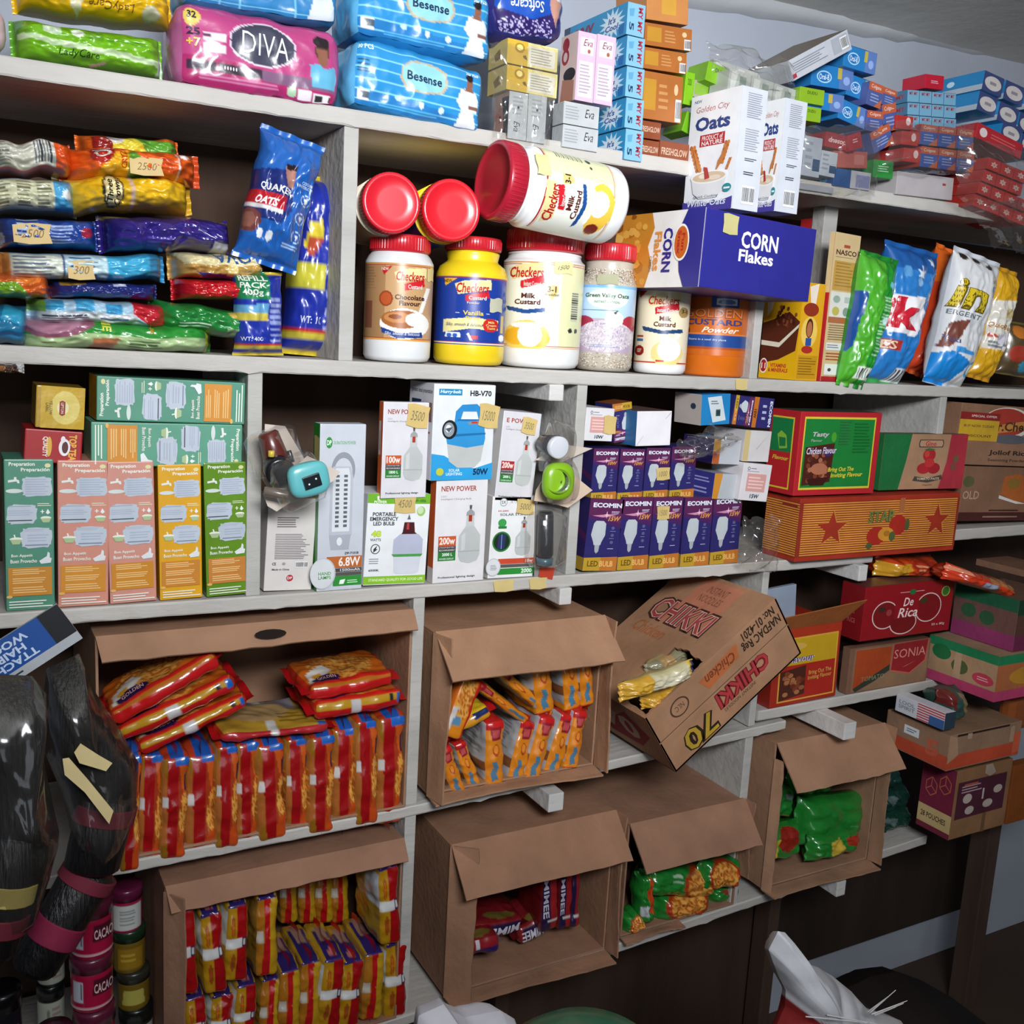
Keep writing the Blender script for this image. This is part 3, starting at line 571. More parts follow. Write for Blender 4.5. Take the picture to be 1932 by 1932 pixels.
A = P(922, 384, -.025); B = P(1150, 390, -.025); L = (B - A).length; mw = Matrix((xx, yy, ax)).transposed().to_4x4(); mw.translation = B + Vector((0, 0, .0))
la = [('r', 0, 0, 1, 1, '#eef0e4'), ('r', .62, .02, 1, .97, '#e6e7b4'), ('r', 0, .0, 1, .02, '#b0241f'), ('r', 0, .03, 1, .045, '#d9a04a'), ('r', 0, .955, 1, .97, '#b0241f'), ('r', 0, .975, 1, .985, '#d9a04a'),
      ] + checkers('Instant Custard', .06, .08, .48, .13) + [('t', 'Milk\nCustard', .14, .33, .46, .5, '#58211c', {'b': .04}), ('p', [(.5, .24), (.54, .22), (.64, .22), (.65, .34), (.58, .4), (.52, .34)], '#d8c27c'), ('t', '3-1', .52, .25, .63, .33, '#2a1c14', {'b': .02}),
      ('p', [(.06, .51), (.3, .54), (.56, .5), (.56, .55), (.3, .6), (.08, .56)], '#1f4c8c'), ('e', .32, .8, .3, .19, '#f0c44a'), ('e', .36, .78, .16, .13, '#f8f9f8'), ('p', [(.52, .6), (.58, .62), (.4, .8), (.36, .8)], '#fbfcfb'), ('e', .3, .66, .2, .04, '#fafbfa'), ('e', .08, .8, .05, .09, '#7b2318')] + [('r', .86, .2 + i * .032, .95, .214 + i * .032, '#3c3c34') for i in range(12)] + [('e', .9, .66, .03, .035, '#333'), ('e', .8, .66, .02, .02, '#444')]
j, S, _, _ = jar('white milk custard jar lying on its side atop the largest jar', 0, 0, 0, 0, 0, 0, '#f0f0f0', '#a81c30', la, .27, .86, mw=mw, RH=(.0555, L), lidr=.92, lidh=.14, shoulder=.07)
patch(S, .55, -.13, .82, .05, '#d9cf95', None, j)
# ---- corn flakes carton, oats cartons, cereal boxes
cfL = [('r', 0, 0, 1, 1, '#eae6e2'), ('p', [(0, 0), (.42, 0), (.46, .2), (.4, .45), (.46, .7), (.4, 1), (0, 1)], '#c8842c')]
rnd = random.Random(2)
for i in range(34):
    x, y = rnd.uniform(.01, .38), rnd.uniform(.03, .97); r = rnd.uniform(.05, .1); c = rnd.choice(['#d8993c', '#e2aa4c', '#b56f22', '#8f4f16', '#cb8428', '#eab75c']); a = rnd.uniform(0, 3)
    cfL.append(('p', [(x + r * .8 * math.cos(a + t) * rnd.uniform(.6, 1), y + r * math.sin(a + t) * rnd.uniform(.6, 1)) for t in (0, .9, 1.8, 2.7, 3.6, 4.5, 5.4)], c))
cfL = [(a if a[0] != 'p' else ('p', [(min(max(x, 0), 1), min(max(y, 0), 1)) for x, y in a[1]], a[2])) for a in cfL]
cfL += [('p', [(1, 0), (.82, 0), (.76, .2), (.75, .5), (.78, .8), (.84, 1), (1, 1)], '#2b2a86'), ('e', .775, .42, .085, .24, '#f3eee8'), ('e', .775, .42, .072, .21, '#c8641e'), ('t', 'Fun\nSnax', .735, .26, .815, .58, '#b3202c', {'rot': 90, 'b': .05}), ('t', 'CORN', .58, .22, .68, .8, '#2b2a86', {'rot': 90, 'b': .05}), ('t', 'Flakes', .48, .26, .56, .78, '#e0923c', {'rot': 90, 'b': .04}), ('t', 'CEREAL', .44, .58, .465, .8, '#7a6250', {'rot': 90})]
cfF = [('t', 'CORN', .32, .2, .65, .42, '#f4f2f4', {'b': .04}), ('t', 'Flakes', .31, .44, .62, .6, '#f4f2f4', {'b': .04})]
# the carton is turned: its picture side faces left, its dark side faces right
O = P(1318, 541, -.035); TP = P(1336, 394, -.035)
def corner_box(name, label, cat, Cb, Ct, yawF, wpx, depth_px, col, F, L, matt='card', T=(), z=None, Y=-.03, roll=0, group=None, bev=.0015, hfix=None, **kw):
    """a carton seen on its corner: Cb/Ct pixels of the nearest vertical edge bottom/top at depth Y; yawF turns the right-hand face; wpx = pixel of the right-hand face's far bottom corner, depth_px the left face's far bottom corner"""
    O = P(Cb[0], Cb[1], Y); a = math.radians(yawF); ex = Vector((math.cos(a), math.sin(a), 0)); dy = Vector((-math.sin(a), math.cos(a), 0))
    if roll: rr = Matrix.Rotation(math.radians(roll), 3, dy); ex = rr @ ex
    up = ex.cross(dy)
    n = -dy; Tp = onplane(Ct[0], Ct[1], O, n); h = (Tp - O).dot(up); wd = (onplane(wpx[0], wpx[1], O, n) - O).dot(ex); dp = (onplane(depth_px[0], depth_px[1], O, ex) - O).dot(dy)
    if hfix: h = hfix
    m = Matrix((ex, dy, up)).transposed().to_4x4(); 
    if z is not None: O = Vector((O.x, O.y, z + .0006))
    m.translation = O; o = box_mesh(wd, h, dp, col, F=F, L=L, T=T, bev=bev, **kw).build(name, matt, None, m); o['wh'] = (wd, h, dp); tag(o, label, cat, group); return o, m, wd, h, dp
o, m, wd, h, dp = corner_box('cereal_carton', 'large dark blue corn flakes carton lying flat across the slim jar and orange tub', 'carton', (1318, 541), (1338, 392), 5, (1527, 553), (1158, 497), '#2b2a86', cfF, cfL, Y=-.11, roll=1.5)
print('corn', wd, h, dp, m.translation)
tape(m, Vector((wd * .14, -.0005, h * .98)), .032, .03, '#bdb67e', parent=o)
cfm, cfw, cfh, cfd = m.copy(), wd, h, dp
wheat = lambda cx, cy, s, a: [('e', cx + s * .028 * k * math.cos(a) + q, cy - s * .022 * k, s * .022, s * .014, '#d0823c' if (k + (q > 0)) % 2 else '#b86a2c') for k in range(7) for q in (-.022 * s, .022 * s)]
oatF = [('r', 0, 0, 1, 1, '#eef0f2'), ('t', 'NEW', .07, .04, .22, .065, '#3a5378', {'b': .03}), ('t', 'Golden City', .12, .1, .78, .165, '#b5503c', {'s': .2}), ('t', 'Oats', .12, .19, .82, .31, '#27407f', {'b': .06}), ('r', .24, .345, .74, .445, '#b32a33'), ('t', 'PRODUCT of', .28, .355, .7, .395, '#f3e6e2', {'b': .03}), ('t', 'NATURE', .28, .4, .7, .438, '#f3e6e2', {'b': .04})]
oatF += wheat(.26, .64, 1.5, 2.2) + wheat(.72, .6, 1.2, 1.1) + wheat(.84, .66, .6, .9) + [('p', [(.12, .45), (.2, .5), (.32, .62), (.36, .7), (.26, .64)], '#d0823c'), ('p', [(.84, .45), (.8, .55), (.62, .68), (.66, .58)], '#c47838')]
oatF += [('p', [(.14, .71), (.86, .71), (.8, .84), (.68, .89), (.32, .89), (.2, .84)], '#e4e4e4'), ('e', .5, .71, .37, .055, '#f4f3f0'), ('e', .5, .71, .33, .042, '#d9bfa0'), ('e', .4, .7, .1, .02, '#efe3d2'), ('e', .62, .72, .12, .02, '#e9d9c2'), ('p', [(.38, .62), (.46, .63), (.52, .72), (.42, .73)], '#b2312f'),
         ('p', [(0, .905), (.2, .93), (.5, .935), (.8, .92), (1, .895), (1, 1), (0, 1)], '#4a4098'), ('t', 'Quick Cooking', .22, .862, .72, .89, '#33415f', {'s': .2}), ('t', 'White Oats', .1, .9, .88, .955, '#4c5f94', {'b': .06, 's': .2}), ('t', 'White Oats', .1, .9, .88, .955, '#eef1f6', {'b': .01, 's': .2}), ('e', .88, .82, .09, .035, '#2c8a94'), ('r', .82, .815, .94, .83, '#e8eef0')]
oatR = [('r', 0, 0, 1, 1, '#c9cdd6'), ('l', .25, .04, .85, .25, 12, '#8d929e'), ('l', .25, .33, .85, .52, 10, '#9aa0aa'), ('l', .3, .57, .8, .6, 2, '#4a505c'), ('l', .3, .68, .8, .715, 2, '#3a404c'), ('b', .3, .8, .8, .95, 12, '#3b3f48')]
def oats(label, Cb, Ct, fl, fr, Y, z, yaw):
    # front panel is the left-hand face of the corner; side panel to the right
    o, m, wd, h, dp = corner_box('oats_carton', label, 'carton', Cb, Ct, yaw, fr, fl, '#e9ebee', [(a) for a in oatR], oatF, Y=Y, z=z, group='white oats cartons')
    return o, m, wd, h, dp
def top_of_corn(px): # height of the carton's top beneath a pixel column
    return (cfm @ Vector((cfw * .3, 0, cfh))).z
zc = (cfm @ Vector((cfw * .08, 0, cfh))).z
o, m, wd, h, dp = oats('front white oats carton with a purple base, standing on the corn flakes carton', (1381, 393), (1412, 163), (1290, 384), (1428, 402), -.1, None, 3)
print('oats', wd, h, dp, m.translation, zc)
tape(m, Vector((-.0015, dp * .25, h * .985)), .03, .03, '#cdbb8c', parent=o).matrix_basis = Matrix.Rotation(math.radians(-90), 4, 'Z') @ Matrix.Translation((-dp * .75, 0, 0)) @ Matrix.Translation((0, 0, 0))
o, m2, wd, h, dp = oats('rear white oats carton half hidden behind the front one', (1462, 398), (1466, 180), (1420, 394), (1503, 403), -.085, None, 3)
coco = [('r', 0, 0, 1, 1, '#e9b312'), ('p', [(0, .42), (.3, .38), (.7, .3), (1, .4), (.95, .7), (.5, .8), (0, .85)], '#5a2817'), ('n', .6, .38, .34, .14, ['#3c1a10', '#6a3420', '#4a2214'], 22), ('p', [(.05, 0), (.35, 0), (.22, .28), (.1, .35)], '#f1ead8'), ('p', [(0, .6), (.5, .62), (1, .42), (.98, .46), (.5, .67), (0, .65)], '#e9dfc8'), ('e', .12, .87, .11, .08, '#f4efe6'), ('e', .12, .87, .09, .065, '#b3262a'), ('t', '11', .06, .84, .18, .9, '#f4e9d8', {'b': .05}), ('t', 'VITAMINS\n& MINERALS', .26, .84, .8, .93, '#c2372c', {'b': .05}), ('t', '11', .06, .84, .18, .9, '#f4e9d8')]
for i in range(26):
    x, y = rnd.uniform(.35, .9), rnd.uniform(.24, .48); coco.append(('e', x, y, .035, .022, rnd.choice(['#6d3320', '#4a1f14', '#8a4a30'])))
cocoR = [('r', 0, 0, 1, 1, '#d9a21c'), ('p', [(.3, .04), (.7, 0), (.62, .24), (.44, .26)], '#e9dccc'), ('e', .45, .27, .34, .07, '#8d2f1a'), ('e', .45, .5, .36, .16, '#e8c25a'), ('e', .45, .46, .16, .1, '#4a2414'), ('e', .45, .47, .12, .08, '#b06a44'), ('r', .32, .56, .58, .64, '#28509a'), ('e', .42, .68, .25, .04, '#a82c20'), ('r', .05, .74, .95, .98, '#c28f1a'), ('l', .1, .76, .9, .95, 7, '#8d6412')]
o, m, wd, h, dp = corner_box('cereal_box', 'yellow cocoa cereal box with a picture of chocolate balls, below the corn flakes carton', 'box', (1499, 711), (1515, 500), 4, (1540, 714), (1431, 706), '#e9b312', cocoR, coco, Y=.0, z=z2(1.25), hfix=.165)
box('cereal_box', 'red and yellow cereal box, only its top showing behind the blue carton', 'box', (1524, 712), (1552, 712), (1532, 405), Y=.1, z=z2(1.4), d=.05, col='#b3262a', yaw=0, F=[('r', 0, .3, 1, 1, '#d9a21c'), ('t', "COCO\nPOPS", .1, .34, .95, .42, '#5a2817', {'b': .05}), ('p', [(.2, .06), (.5, .02), (.9, .1), (.5, .14)], '#f0e6e0'), ('t', "ogg's", .2, .2, .9, .25, '#f2e8e4', {'s': .3})])
nas = [('r', 0, 0, 1, 1, '#d8bd8c'), ('t', 'NASCO', .1, .11, .9, .145, '#54302a', {'b': .05}), ('r', .38, .075, .62, .095, '#b0503a'), ('l', .1, .155, .9, .165, 1, '#9a7c58'), ('r', .08, .185, .92, .38, '#c79a4c'), ('l', .15, .19, .85, .36, 8, '#a87c3c'), ('r', .05, .39, .95, .56, '#e4e3d8'), ('e', .3, .44, .14, .025, '#9db4a0'), ('e', .3, .52, .14, .03, '#c8bc50'), ('e', .7, .52, .12, .03, '#8a9a90'), ('r', .6, .42, .85, .46, '#b8c4c0'), ('r', .05, .56, .95, .6, '#b36a3c'), ('l', .1, .61, .9, .72, 7, '#8d7450'), ('r', .06, .735, .94, .785, '#e8e8e4'), ('l', .1, .745, .6, .775, 2, '#7a7a80'), ('l', .1, .8, .9, .86, 3, '#b04a28'), ('r', .08, .88, .93, .955, '#f0efea'), ('e', .28, .92, .07, .012, '#444'), ('r', .76, .895, .84, .945, '#444'), ('r', 0, .965, 1, 1, '#b3222a')]
o, m, wd, h, dp = corner_box('cereal_box', 'tall slim tan cereal box, standing between the yellow cereal box and the green detergent bag', 'box', (1548, 711), (1571, 427), 10, (1595, 715), (1539, 708), '#c8262c', nas, [('r', 0, 0, 1, 1, '#b3222a'), ('r', 0, 0, 1, .4, '#d8bd8c')], Y=.0, z=z2(1.4), hfix=None)
# ================================================================== left cubby on shelf 2: food bags lying in piles, oats and milk bags standing
# every bag: px left, right, top, bottom, slope (px drop to the right)
def bag(label, x0, x1, yt, yb, sl=0, d=.15, Y=.0, name='food_bag', cat='bag', tagpx=None, tagtxt=None, axis='x', mat='film', group=None, **kw):
    m, w, h = frame((x0, yb), (x1, yb + sl), (x0, yt), Y)
    kw.setdefault('nu', 80); kw.setdefault('nv', 34); mb = pouch_mesh(w, h, d, axis=axis, **kw); o = mb.build(name, mat, None, m); tag(o, label, cat, group)
    if tagpx:
        u0, v0, u1, v1 = tagpx; tm = MB(); yy = d * .5 - d / 2 * .97 - .004
        flat_art(tm, [('p', [(0, .1), (.5, 0), (1, .05), (.93, .5), (1, .95), (.4, 1), (0, .9)], '#cdb27c')] + ([('t', tagtxt, .2, .3, .8, .7, '#7d6a45', {'s': .3})] if tagtxt else []), Vector((u0 * w, yy, h * (1 - v0))), X3 * w * (u1 - u0), -Z3 * h * (v1 - v0), -Y3, start=.001)
        tm.build('price_tag', 'paper', o)
    return o
g = None
# ---- pile from the bottom up
bag('long green milk powder bag at the very bottom of the pile', 22, 430, 592, 664, 10, d=.2, Y=.0, col='#2c8a34', n=3, seed=1, wr=.004, endcol='#2f7a30', art=[('r', .06, .5, .9, 1, '#a9c48c'), ('r', 0, 0, .06, 1, '#2f8238'), ('e', .2, .2, .17, .35, '#8d5468'), ('e', .19, .2, .12, .25, '#b07c90'), ('t', 'ME', .4, .05, .44, .42, '#d8d84a', {'rot': 90, 'b': .05}), ('t', 'NK', .62, .14, .64, .4, '#c8a838', {'rot': 90, 'b': .04}), ('p', [(.34, .95), (.36, .6), (.48, .55), (.44, .95)], '#b4704a'), ('l', .13, .6, .2, .95, 3, '#55663c'), ('l', .52, .55, .68, .95, 5, '#3c5430'), ('p', [(.9, .1), (1, .6), (.92, 1)], '#c8c83c')], sag=0)
bag('teal food bag at the left edge, low in the pile', -60, 62, 565, 655, 6, d=.16, Y=.01, col='#1d6c94', n=3, seed=2, art=[('p', [(.6, .0), (1, .3), (.9, .5), (.5, .4)], '#2f94b8'), ('r', .0, .6, 1, .7, '#174a74')])
bag('white and blue checked food bag with a red end, above the long green bag', 58, 338, 556, 612, 12, d=.14, Y=.0, col='#a8c8dc', n=3, seed=3, wr=.004, art=[('r', .08, .1, .22, .45, '#3f9cc8'), ('r', .3, .05, .42, .5, '#4aa4d0'), ('r', .5, .2, .6, .55, '#3c94c4'), ('r', 0, 0, .1, .5, '#6a9a3c'), ('r', .06, .52, .72, 1, '#c9cfd4'), ('l', .08, .6, .4, .85, 3, '#3c4654'), ('l', .46, .65, .7, .9, 2, '#4a5a8a'), ('p', [(.68, 0), (1, 0), (1, 1), (.86, 1), (.68, .5)], '#b8202c')])
bag('small green food bag with a red bowl picture, right of the checked bag', 292, 520, 560, 622, 28, d=.13, Y=.0, col='#1f7a34', n=3, seed=4, wr=.004, endcol='#1c6a2c', art=[('e', .84, .4, .13, .3, '#a03c54'), ('e', .84, .4, .08, .18, '#c4788a'), ('r', .58, .62, .86, .98, '#86a878'), ('p', [(.58, .2), (.66, .1), (.7, .3), (.62, .35)], '#b8a04a'), ('l', .2, .6, .45, .8, 2, '#cfe0cc')])
bag('dark navy bag squeezed under the pale blue bag', 95, 312, 524, 560, 10, d=.12, Y=.005, col='#20276c', n=3, seed=5, art=[('r', .1, .0, .3, .3, '#a8812c'), ('l', .55, .1, .66, .5, 1, '#c8cce0')])
bag('orange bag with a green corner, low at the left edge', -40, 105, 510, 562, 4, d=.13, Y=.0, col='#c85a1c', n=3, seed=6, art=[('p', [(0, .5), (.5, .35), (.75, 1), (0, 1)], '#6d9a24'), ('r', .5, .2, .8, .4, '#e07a2c')])
bag('glossy red bag below the gold foil bag', 340, 505, 521, 566, 5, d=.12, Y=.0, col='#b4141c', mat='shiny', n=3.5, seed=7, wr=.003, art=[('r', .9, 0, 1, 1, '#8c1018')])
bag('pale blue milk bag with a cream panel of fine print and a price tag', -5, 332, 470, 528, 4, d=.15, Y=-.004, col='#3fa4cc', n=3.5, seed=8, wr=.0035, art=[('r', 0, 0, .08, 1, '#d88a3c'), ('r', .08, .1, .36, .95, '#d8dccb'), ('r', .36, .1, .6, .95, '#b9d4dc'), ('l', .1, .2, .32, .85, 6, '#6a7688'), ('l', .4, .2, .56, .85, 5, '#37527c'), ('r', .355, .1, .363, .95, '#223c74'), ('r', .58, .1, .586, .95, '#223c74'), ('r', .86, 0, 1, 1, '#2f86b4')], tagpx=(.38, .3, .53, .98), tagtxt='300')
bag('gold foil bag with blue lettering, upside down on the red bag', 335, 517, 470, 526, 4, d=.13, Y=-.002, col='#b8904a', mat='shiny', n=3, seed=9, wr=.004, art=[('p', [(.0, .0), (1, .0), (.96, .5), (.1, .5)], '#d9cc9c'), ('t', 'LOVA', .38, .05, .86, .42, '#28528c', {'rot': 180, 'b': .03}), ('p', [(.2, .7), (.6, .8), (.58, .95), (.3, .92)], '#2a3c8a'), ('r', .52, .5, .62, .85, '#d8c078')])
bag('royal blue bag with white print and a tan price tag', -5, 200, 403, 466, 4, d=.15, Y=-.004, col='#1f3f8c', n=3.2, seed=10, wr=.004, art=[('l', .2, .1, .45, .95, 6, '#b8c4e0'), ('l', .5, .3, .72, .85, 6, '#9cb0d8'), ('e', .02, .7, .06, .25, '#c9d8e8'), ('e', .84, .5, .06, .14, '#a0243c')], tagpx=(.15, .25, .5, .9), tagtxt='2500')
bag('dark purple cocoa drink bag with a white sticker', 203, 460, 398, 474, 4, d=.16, Y=-.0, col='#2f2274', mat='shiny', n=2.8, seed=11, wr=.005, art=[('r', .78, .66, .97, 1, '#c9ccd0'), ('t', 'COCOA', .78, .04, .92, .16, '#c8b478', {'b': .03}), ('p', [(.0, .08), (.2, .04), (.2, .12), (.03, .18)], '#8a7a3c'), ('p', [(.5, .0), (.8, .0), (.76, .08), (.54, .09)], '#8a5a48'), ('l', .3, .6, .5, .95, 4, '#4a3c94')])
bag('pale blue and cream bag with a table of fine print, upper left of the pile', -30, 158, 322, 398, 6, d=.15, Y=-.0, col='#4ba0cc', n=2.8, seed=12, wr=.004, art=[('r', 0, .12, .72, .9, '#cfcfae'), ('l', .02, .2, .3, .85, 8, '#6b6c50'), ('l', .34, .2, .5, .85, 8, '#6b6c50'), ('l', .54, .2, .7, .85, 8, '#6b6c50'), ('r', 0, .9, 1, 1, '#8a8a4c'), ('e', .85, .5, .05, .12, '#e0ecf4')])
bag('yellow milk powder bag with a black lettered emblem, below the orange bags', 118, 388, 318, 396, 0, d=.16, Y=-.006, col='#dcae1c', n=2.4, seed=13, wr=.006, crimp=.05, taper=.3, endcol='#c89a1c', art=[('r', .48, .05, .51, .95, '#d8b8a0'), ('e', .36, .52, .075, .42, '#2c2418'), ('e', .36, .52, .06, .36, '#e8d89c'), ('t', 'Three\nCrowns', .315, .2, .405, .86, '#1f1a14', {'rot': 270, 'b': .03, 's': .2}), ('p', [(0, 0), (.3, 0), (.12, .3), (0, .5)], '#e2bc3a')])
bag('orange bag with a barcode panel, at the left edge on top of the pile', -20, 152, 252, 322, 2, d=.15, Y=-.002, col='#d2501c', n=3, seed=14, wr=.005, endcol='#b8401a', art=[('r', 0, .12, .74, .85, '#c9c8b8'), ('l', .02, .2, .28, .8, 8, '#707468'), ('r', .5, .14, .72, .84, '#d6d6cc')] + [('r', .52 + i * .02, .18, .529 + i * .02, .76, '#333844') for i in range(10)])
bag('orange and yellow bag at the back of the pile top, half hidden', 152, 352, 243, 296, 14, d=.1, Y=.05, col='#d8641c', n=2.6, seed=15, wr=.004, art=[('r', .12, .2, .3, .6, '#8a1f1c'), ('e', .5, .4, .2, .5, '#d8c83c'), ('p', [(.5, 0), (.62, .6), (.9, .8), (.95, .4)], '#5c9c34'), ('e', .34, .2, .08, .2, '#d4d0c8')])
bag('orange and yellow milk powder bag on top of the pile, with a torn price tag', 122, 400, 262, 330, 16, d=.14, Y=-.008, col='#dc5a1a', n=2.5, seed=16, wr=.006, crimp=.05, taper=.25, endcol='#c8481a', art=[('p', [(.3, .35), (.44, .2), (.44, 1), (.2, 1)], '#e2a81f'), ('e', .26, .3, .08, .28, '#a8221c'), ('t', 'OL', .2, .12, .32, .42, '#e8dcd0', {'rot': 270, 'b': .04}), ('t', 'CRYZ', .38, .25, .42, .7, '#c83c1c', {'rot': 270, 'b': .03}), ('p', [(.43, .3), (.47, .2), (.6, .85), (.6, 1), (.43, 1)], '#5fa034'), ('r', .765, .05, .775, 1, '#e0c8b8'), ('l', .62, .1, .75, .95, 9, '#b8401c'), ('e', .83, .25, .04, .08, '#f2e8e0')], tagpx=(.43, .36, .66, .9), tagtxt='2500')
# ---- standing bags at the right of the cubby
def sbag(label, BL, BR, TL, Y, d, name='food_bag', cat='bag', mat='film', z=None, **kw):
    m, w, h = frame(BL, BR, TL, Y, kw.pop('yaw', 0), z); o = pouch_mesh(w, h, d, axis='z', **kw).build(name, mat, None, m); tag(o, label, cat, kw.get('group')); return o, m, w, h
sbag('navy milk bag with a yellow band, tallest behind the oats bag at the divider', (545, 672), (634, 680), (568, 320), .055, .09, col='#1f2f98', n=2.6, seed=21, wr=.005, z=SZ('S2', .4), nu=30, nv=50, endcol='#c8b02c', crimp=.03, art=[('r', 0, .5, .66, .62, '#c2bc3c'), ('r', .72, .55, 1, .6, '#c8b02c'), ('r', 0, .86, 1, .91, '#c2b43c'), ('r', 0, .86, 1, .875, '#b82c20'), ('t', 'WT: 1K', .25, .78, .62, .82, '#d9dcec', {'b': .03}), ('l', .7, .62, .97, .85, 14, '#9ca6d4'), ('p', [(.3, .28), (.52, .25), (.55, .34), (.2, .42)], '#d8c43c'), ('e', .86, .44, .1, .04, '#c09a5c'), ('p', [(.3, .34), (.55, .36), (.4, .46), (.3, .46)], '#b04a30')])
sbag('navy refill milk bag with a green patch, leaning at the front', (447, 680), (545, 680), (495, 520), -.01, .05, col='#20329a', n=2.6, seed=22, wr=.004, z=SZ('S2', .4), nu=34, nv=44, endcol='#c8b02c', crimp=.035, yaw=0, art=[('r', .05, .0, .62, .34, '#1c7a4a'), ('t', 'REFILL\nPACK\n400g', .1, .05, .6, .3, '#e8ece0', {'b': .04}), ('p', [(0, .4), (.6, .38), (.6, .5), (0, .52)], '#5f9cc4'), ('r', 0, .5, .6, .58, '#c8b84a'), ('r', 0, .86, 1, .93, '#c8b43c'), ('r', 0, .85, 1, .87, '#b82c20'), ('t', 'WT: 400', .1, .77, .5, .82, '#d9dcec', {'b': .02}), ('l', .62, .3, .96, .84, 16, '#8f9acc')])
quak = [('p', [(0, .35), (.5, .3), (.62, .58), (.5, .7), (0, .7)], '#1c2c70'), ('p', [(.0, .5), (.52, .5), (.54, .6), (.0, .6)], '#b4202c'), ('r', .0, .6, .5, .62, '#d8d8d8'), ('t', 'QUAKER', .12, .43, .56, .49, '#eef0f4', {'b': .04, 'arc': .01}), ('t', 'OATS', .12, .53, .42, .59, '#f2e8e8', {'b': .06, 's': .2}), ('e', .1, .72, .16, .09, '#6d3a38'), ('e', .08, .72, .1, .06, '#8f5a54'), ('p', [(.42, .28), (.56, .25), (.56, .42), (.48, .42)], '#a87868'), ('p', [(.42, .26), (.56, .24), (.56, .28), (.44, .3)], '#2a1c1c'),
        ('e', .28, .8, .04, .04, '#d8dce0'), ('e', .4, .8, .04, .04, '#d8dce0'), ('e', .78, .47, .1, .042, '#c8d8ec'), ('e', .78, .47, .088, .036, '#1f5cab'), ('p', [(.74, .46), (.82, .44), (.8, .49), (.75, .5)], '#dfe8f2'), ('e', .78, .61, .1, .042, '#c8d8ec'), ('e', .78, .61, .088, .036, '#1f5cab'), ('p', [(.74, .59), (.83, .6), (.78, .64)], '#dfe8f2'), ('e', .76, .75, .1, .042, '#c8d8ec'), ('e', .76, .75, .088, .036, '#1f5cab'), ('p', [(.73, .73), (.8, .74), (.76, .78)], '#dfe8f2'),
        ('t', 'COOKING\nINSTRUCTIONS', .62, .34, .94, .39, '#c8d8ec', {'b': .02}), ('l', .6, .53, .9, .545, 1, '#a8c0e0'), ('l', .6, .67, .9, .685, 1, '#a8c0e0'), ('l', .58, .81, .88, .85, 2, '#a8c0e0')]
# leaning oats bag: matrix built from its own corner pixels, leaning right against the divider
sbag('tall blue oats bag with a red band, leaning right on top of the milk bags', (448, 478), (572, 518), (505, 222), -.035, .07, col='#1f5cab', n=2.3, seed=23, wr=.006, nu=70, nv=100, crimp=.045, taper=.3, art=quak)
# ================================================================== right cubby on shelf 2: detergent bags
def det(label, BL, BR, TL, Y, d, seed, col, art, endcol=None, mat='film', yaw=0, **kw):
    return sbag(label, BL, BR, TL, Y, d, name='detergent_bag', col=col, art=art, seed=seed, endcol=endcol, n=2.3, wr=.006, nu=36, nv=54, crimp=.04, taper=.28, z=z2(1.5), mat=mat, yaw=yaw, **kw)
def det2(label, BL, BR, TL, Y, d, seed, col, art, endcol=None, mat='film', yaw=0, tw=.45):
    m, w, h = frame(BL, BR, TL, Y, yaw, None)
    o = pouch_mesh(w, h, d, axis='z', col=col, art=art, seed=seed, endcol=endcol, n=2.3, wr=.004, nu=64, nv=96, crimp=.035, taper=.28, tw=tw).build('detergent_bag', mat, None, m); tag(o, label, 'bag'); return o
det2('green detergent bag, leftmost of the detergent bags', (1600, 728), (1650, 738), (1628, 462), -.03, .06, 31, '#1f8a2c', [('p', [(0, 0), (.55, .05), (.5, 1), (0, 1)], '#4ca82c'), ('p', [(0, .3), (.2, .3), (.1, .7), (0, .75)], '#174a94'), ('l', .55, .3, .9, .75, 18, '#a8d8a8'), ('e', .72, .22, .1, .03, '#7cc4e0'), ('e', .72, .48, .1, .03, '#c8e8e8'), ('r', .35, .84, .98, .93, '#dfe8dc')] + [('r', .4 + i * .05, .85, .42 + i * .05, .92, '#333c34') for i in range(6)] + [('e', .85, .885, .08, .03, '#2c3a2c')], '#1c7a28')
snow = lambda x, y, s: ('s', x, y, s, s * .7, '#e0ecf6', 6, .4)
det2('blue detergent bag with snowflakes and big red letters', (1655, 722), (1725, 734), (1672, 440), .0, .08, 32, '#2a7ac4', [('r', 0, 0, 1, .18, '#1f5ca4'), snow(.7, .1, .06), snow(.5, .2, .08), snow(.86, .18, .07), snow(.75, .35, .08), snow(.9, .42, .05), ('e', .3, .2, .07, .04, '#5c9cd4'), ('e', .5, .26, .06, .03, '#8cbce4'), ('p', [(0, .38), (.62, .36), (.78, .48), (.6, .64), (0, .62)], '#f0eef2'), ('t', 'ik', .0, .38, .6, .6, '#c81f34', {'b': .09, 's': .1}), ('p', [(0, .68), (.42, .68), (.42, .76), (0, .76)], '#a8342c'), ('t', 'ES', .08, .69, .34, .75, '#e8c8a8', {'b': .04}), ('e', .9, .6, .09, .07, '#7cb8e0'), ('e', .9, .6, .06, .045, '#2f8ac0'), ('p', [(.75, .3), (1, .1), (1, .5)], '#4c9cdc')] + [('r', .5, .87, .95, .97, '#dce0e4')] + [('r', .54 + i * .06, .88, .57 + i * .06, .96, '#2c3038') for i in range(6)], '#3a9a4a')
det2('orange and red detergent bag, behind the white bag', (1736, 700), (1775, 716), (1762, 432), .03, .09, 33, '#c8401c', [('r', 0, 0, 1, .3, '#d8641f'), ('l', .3, .65, .8, .9, 12, '#d87858'), ('e', .5, .45, .22, .06, '#c45a4a'), ('e', .55, .58, .18, .04, '#d4907c')], '#b8481c', tw=.25)
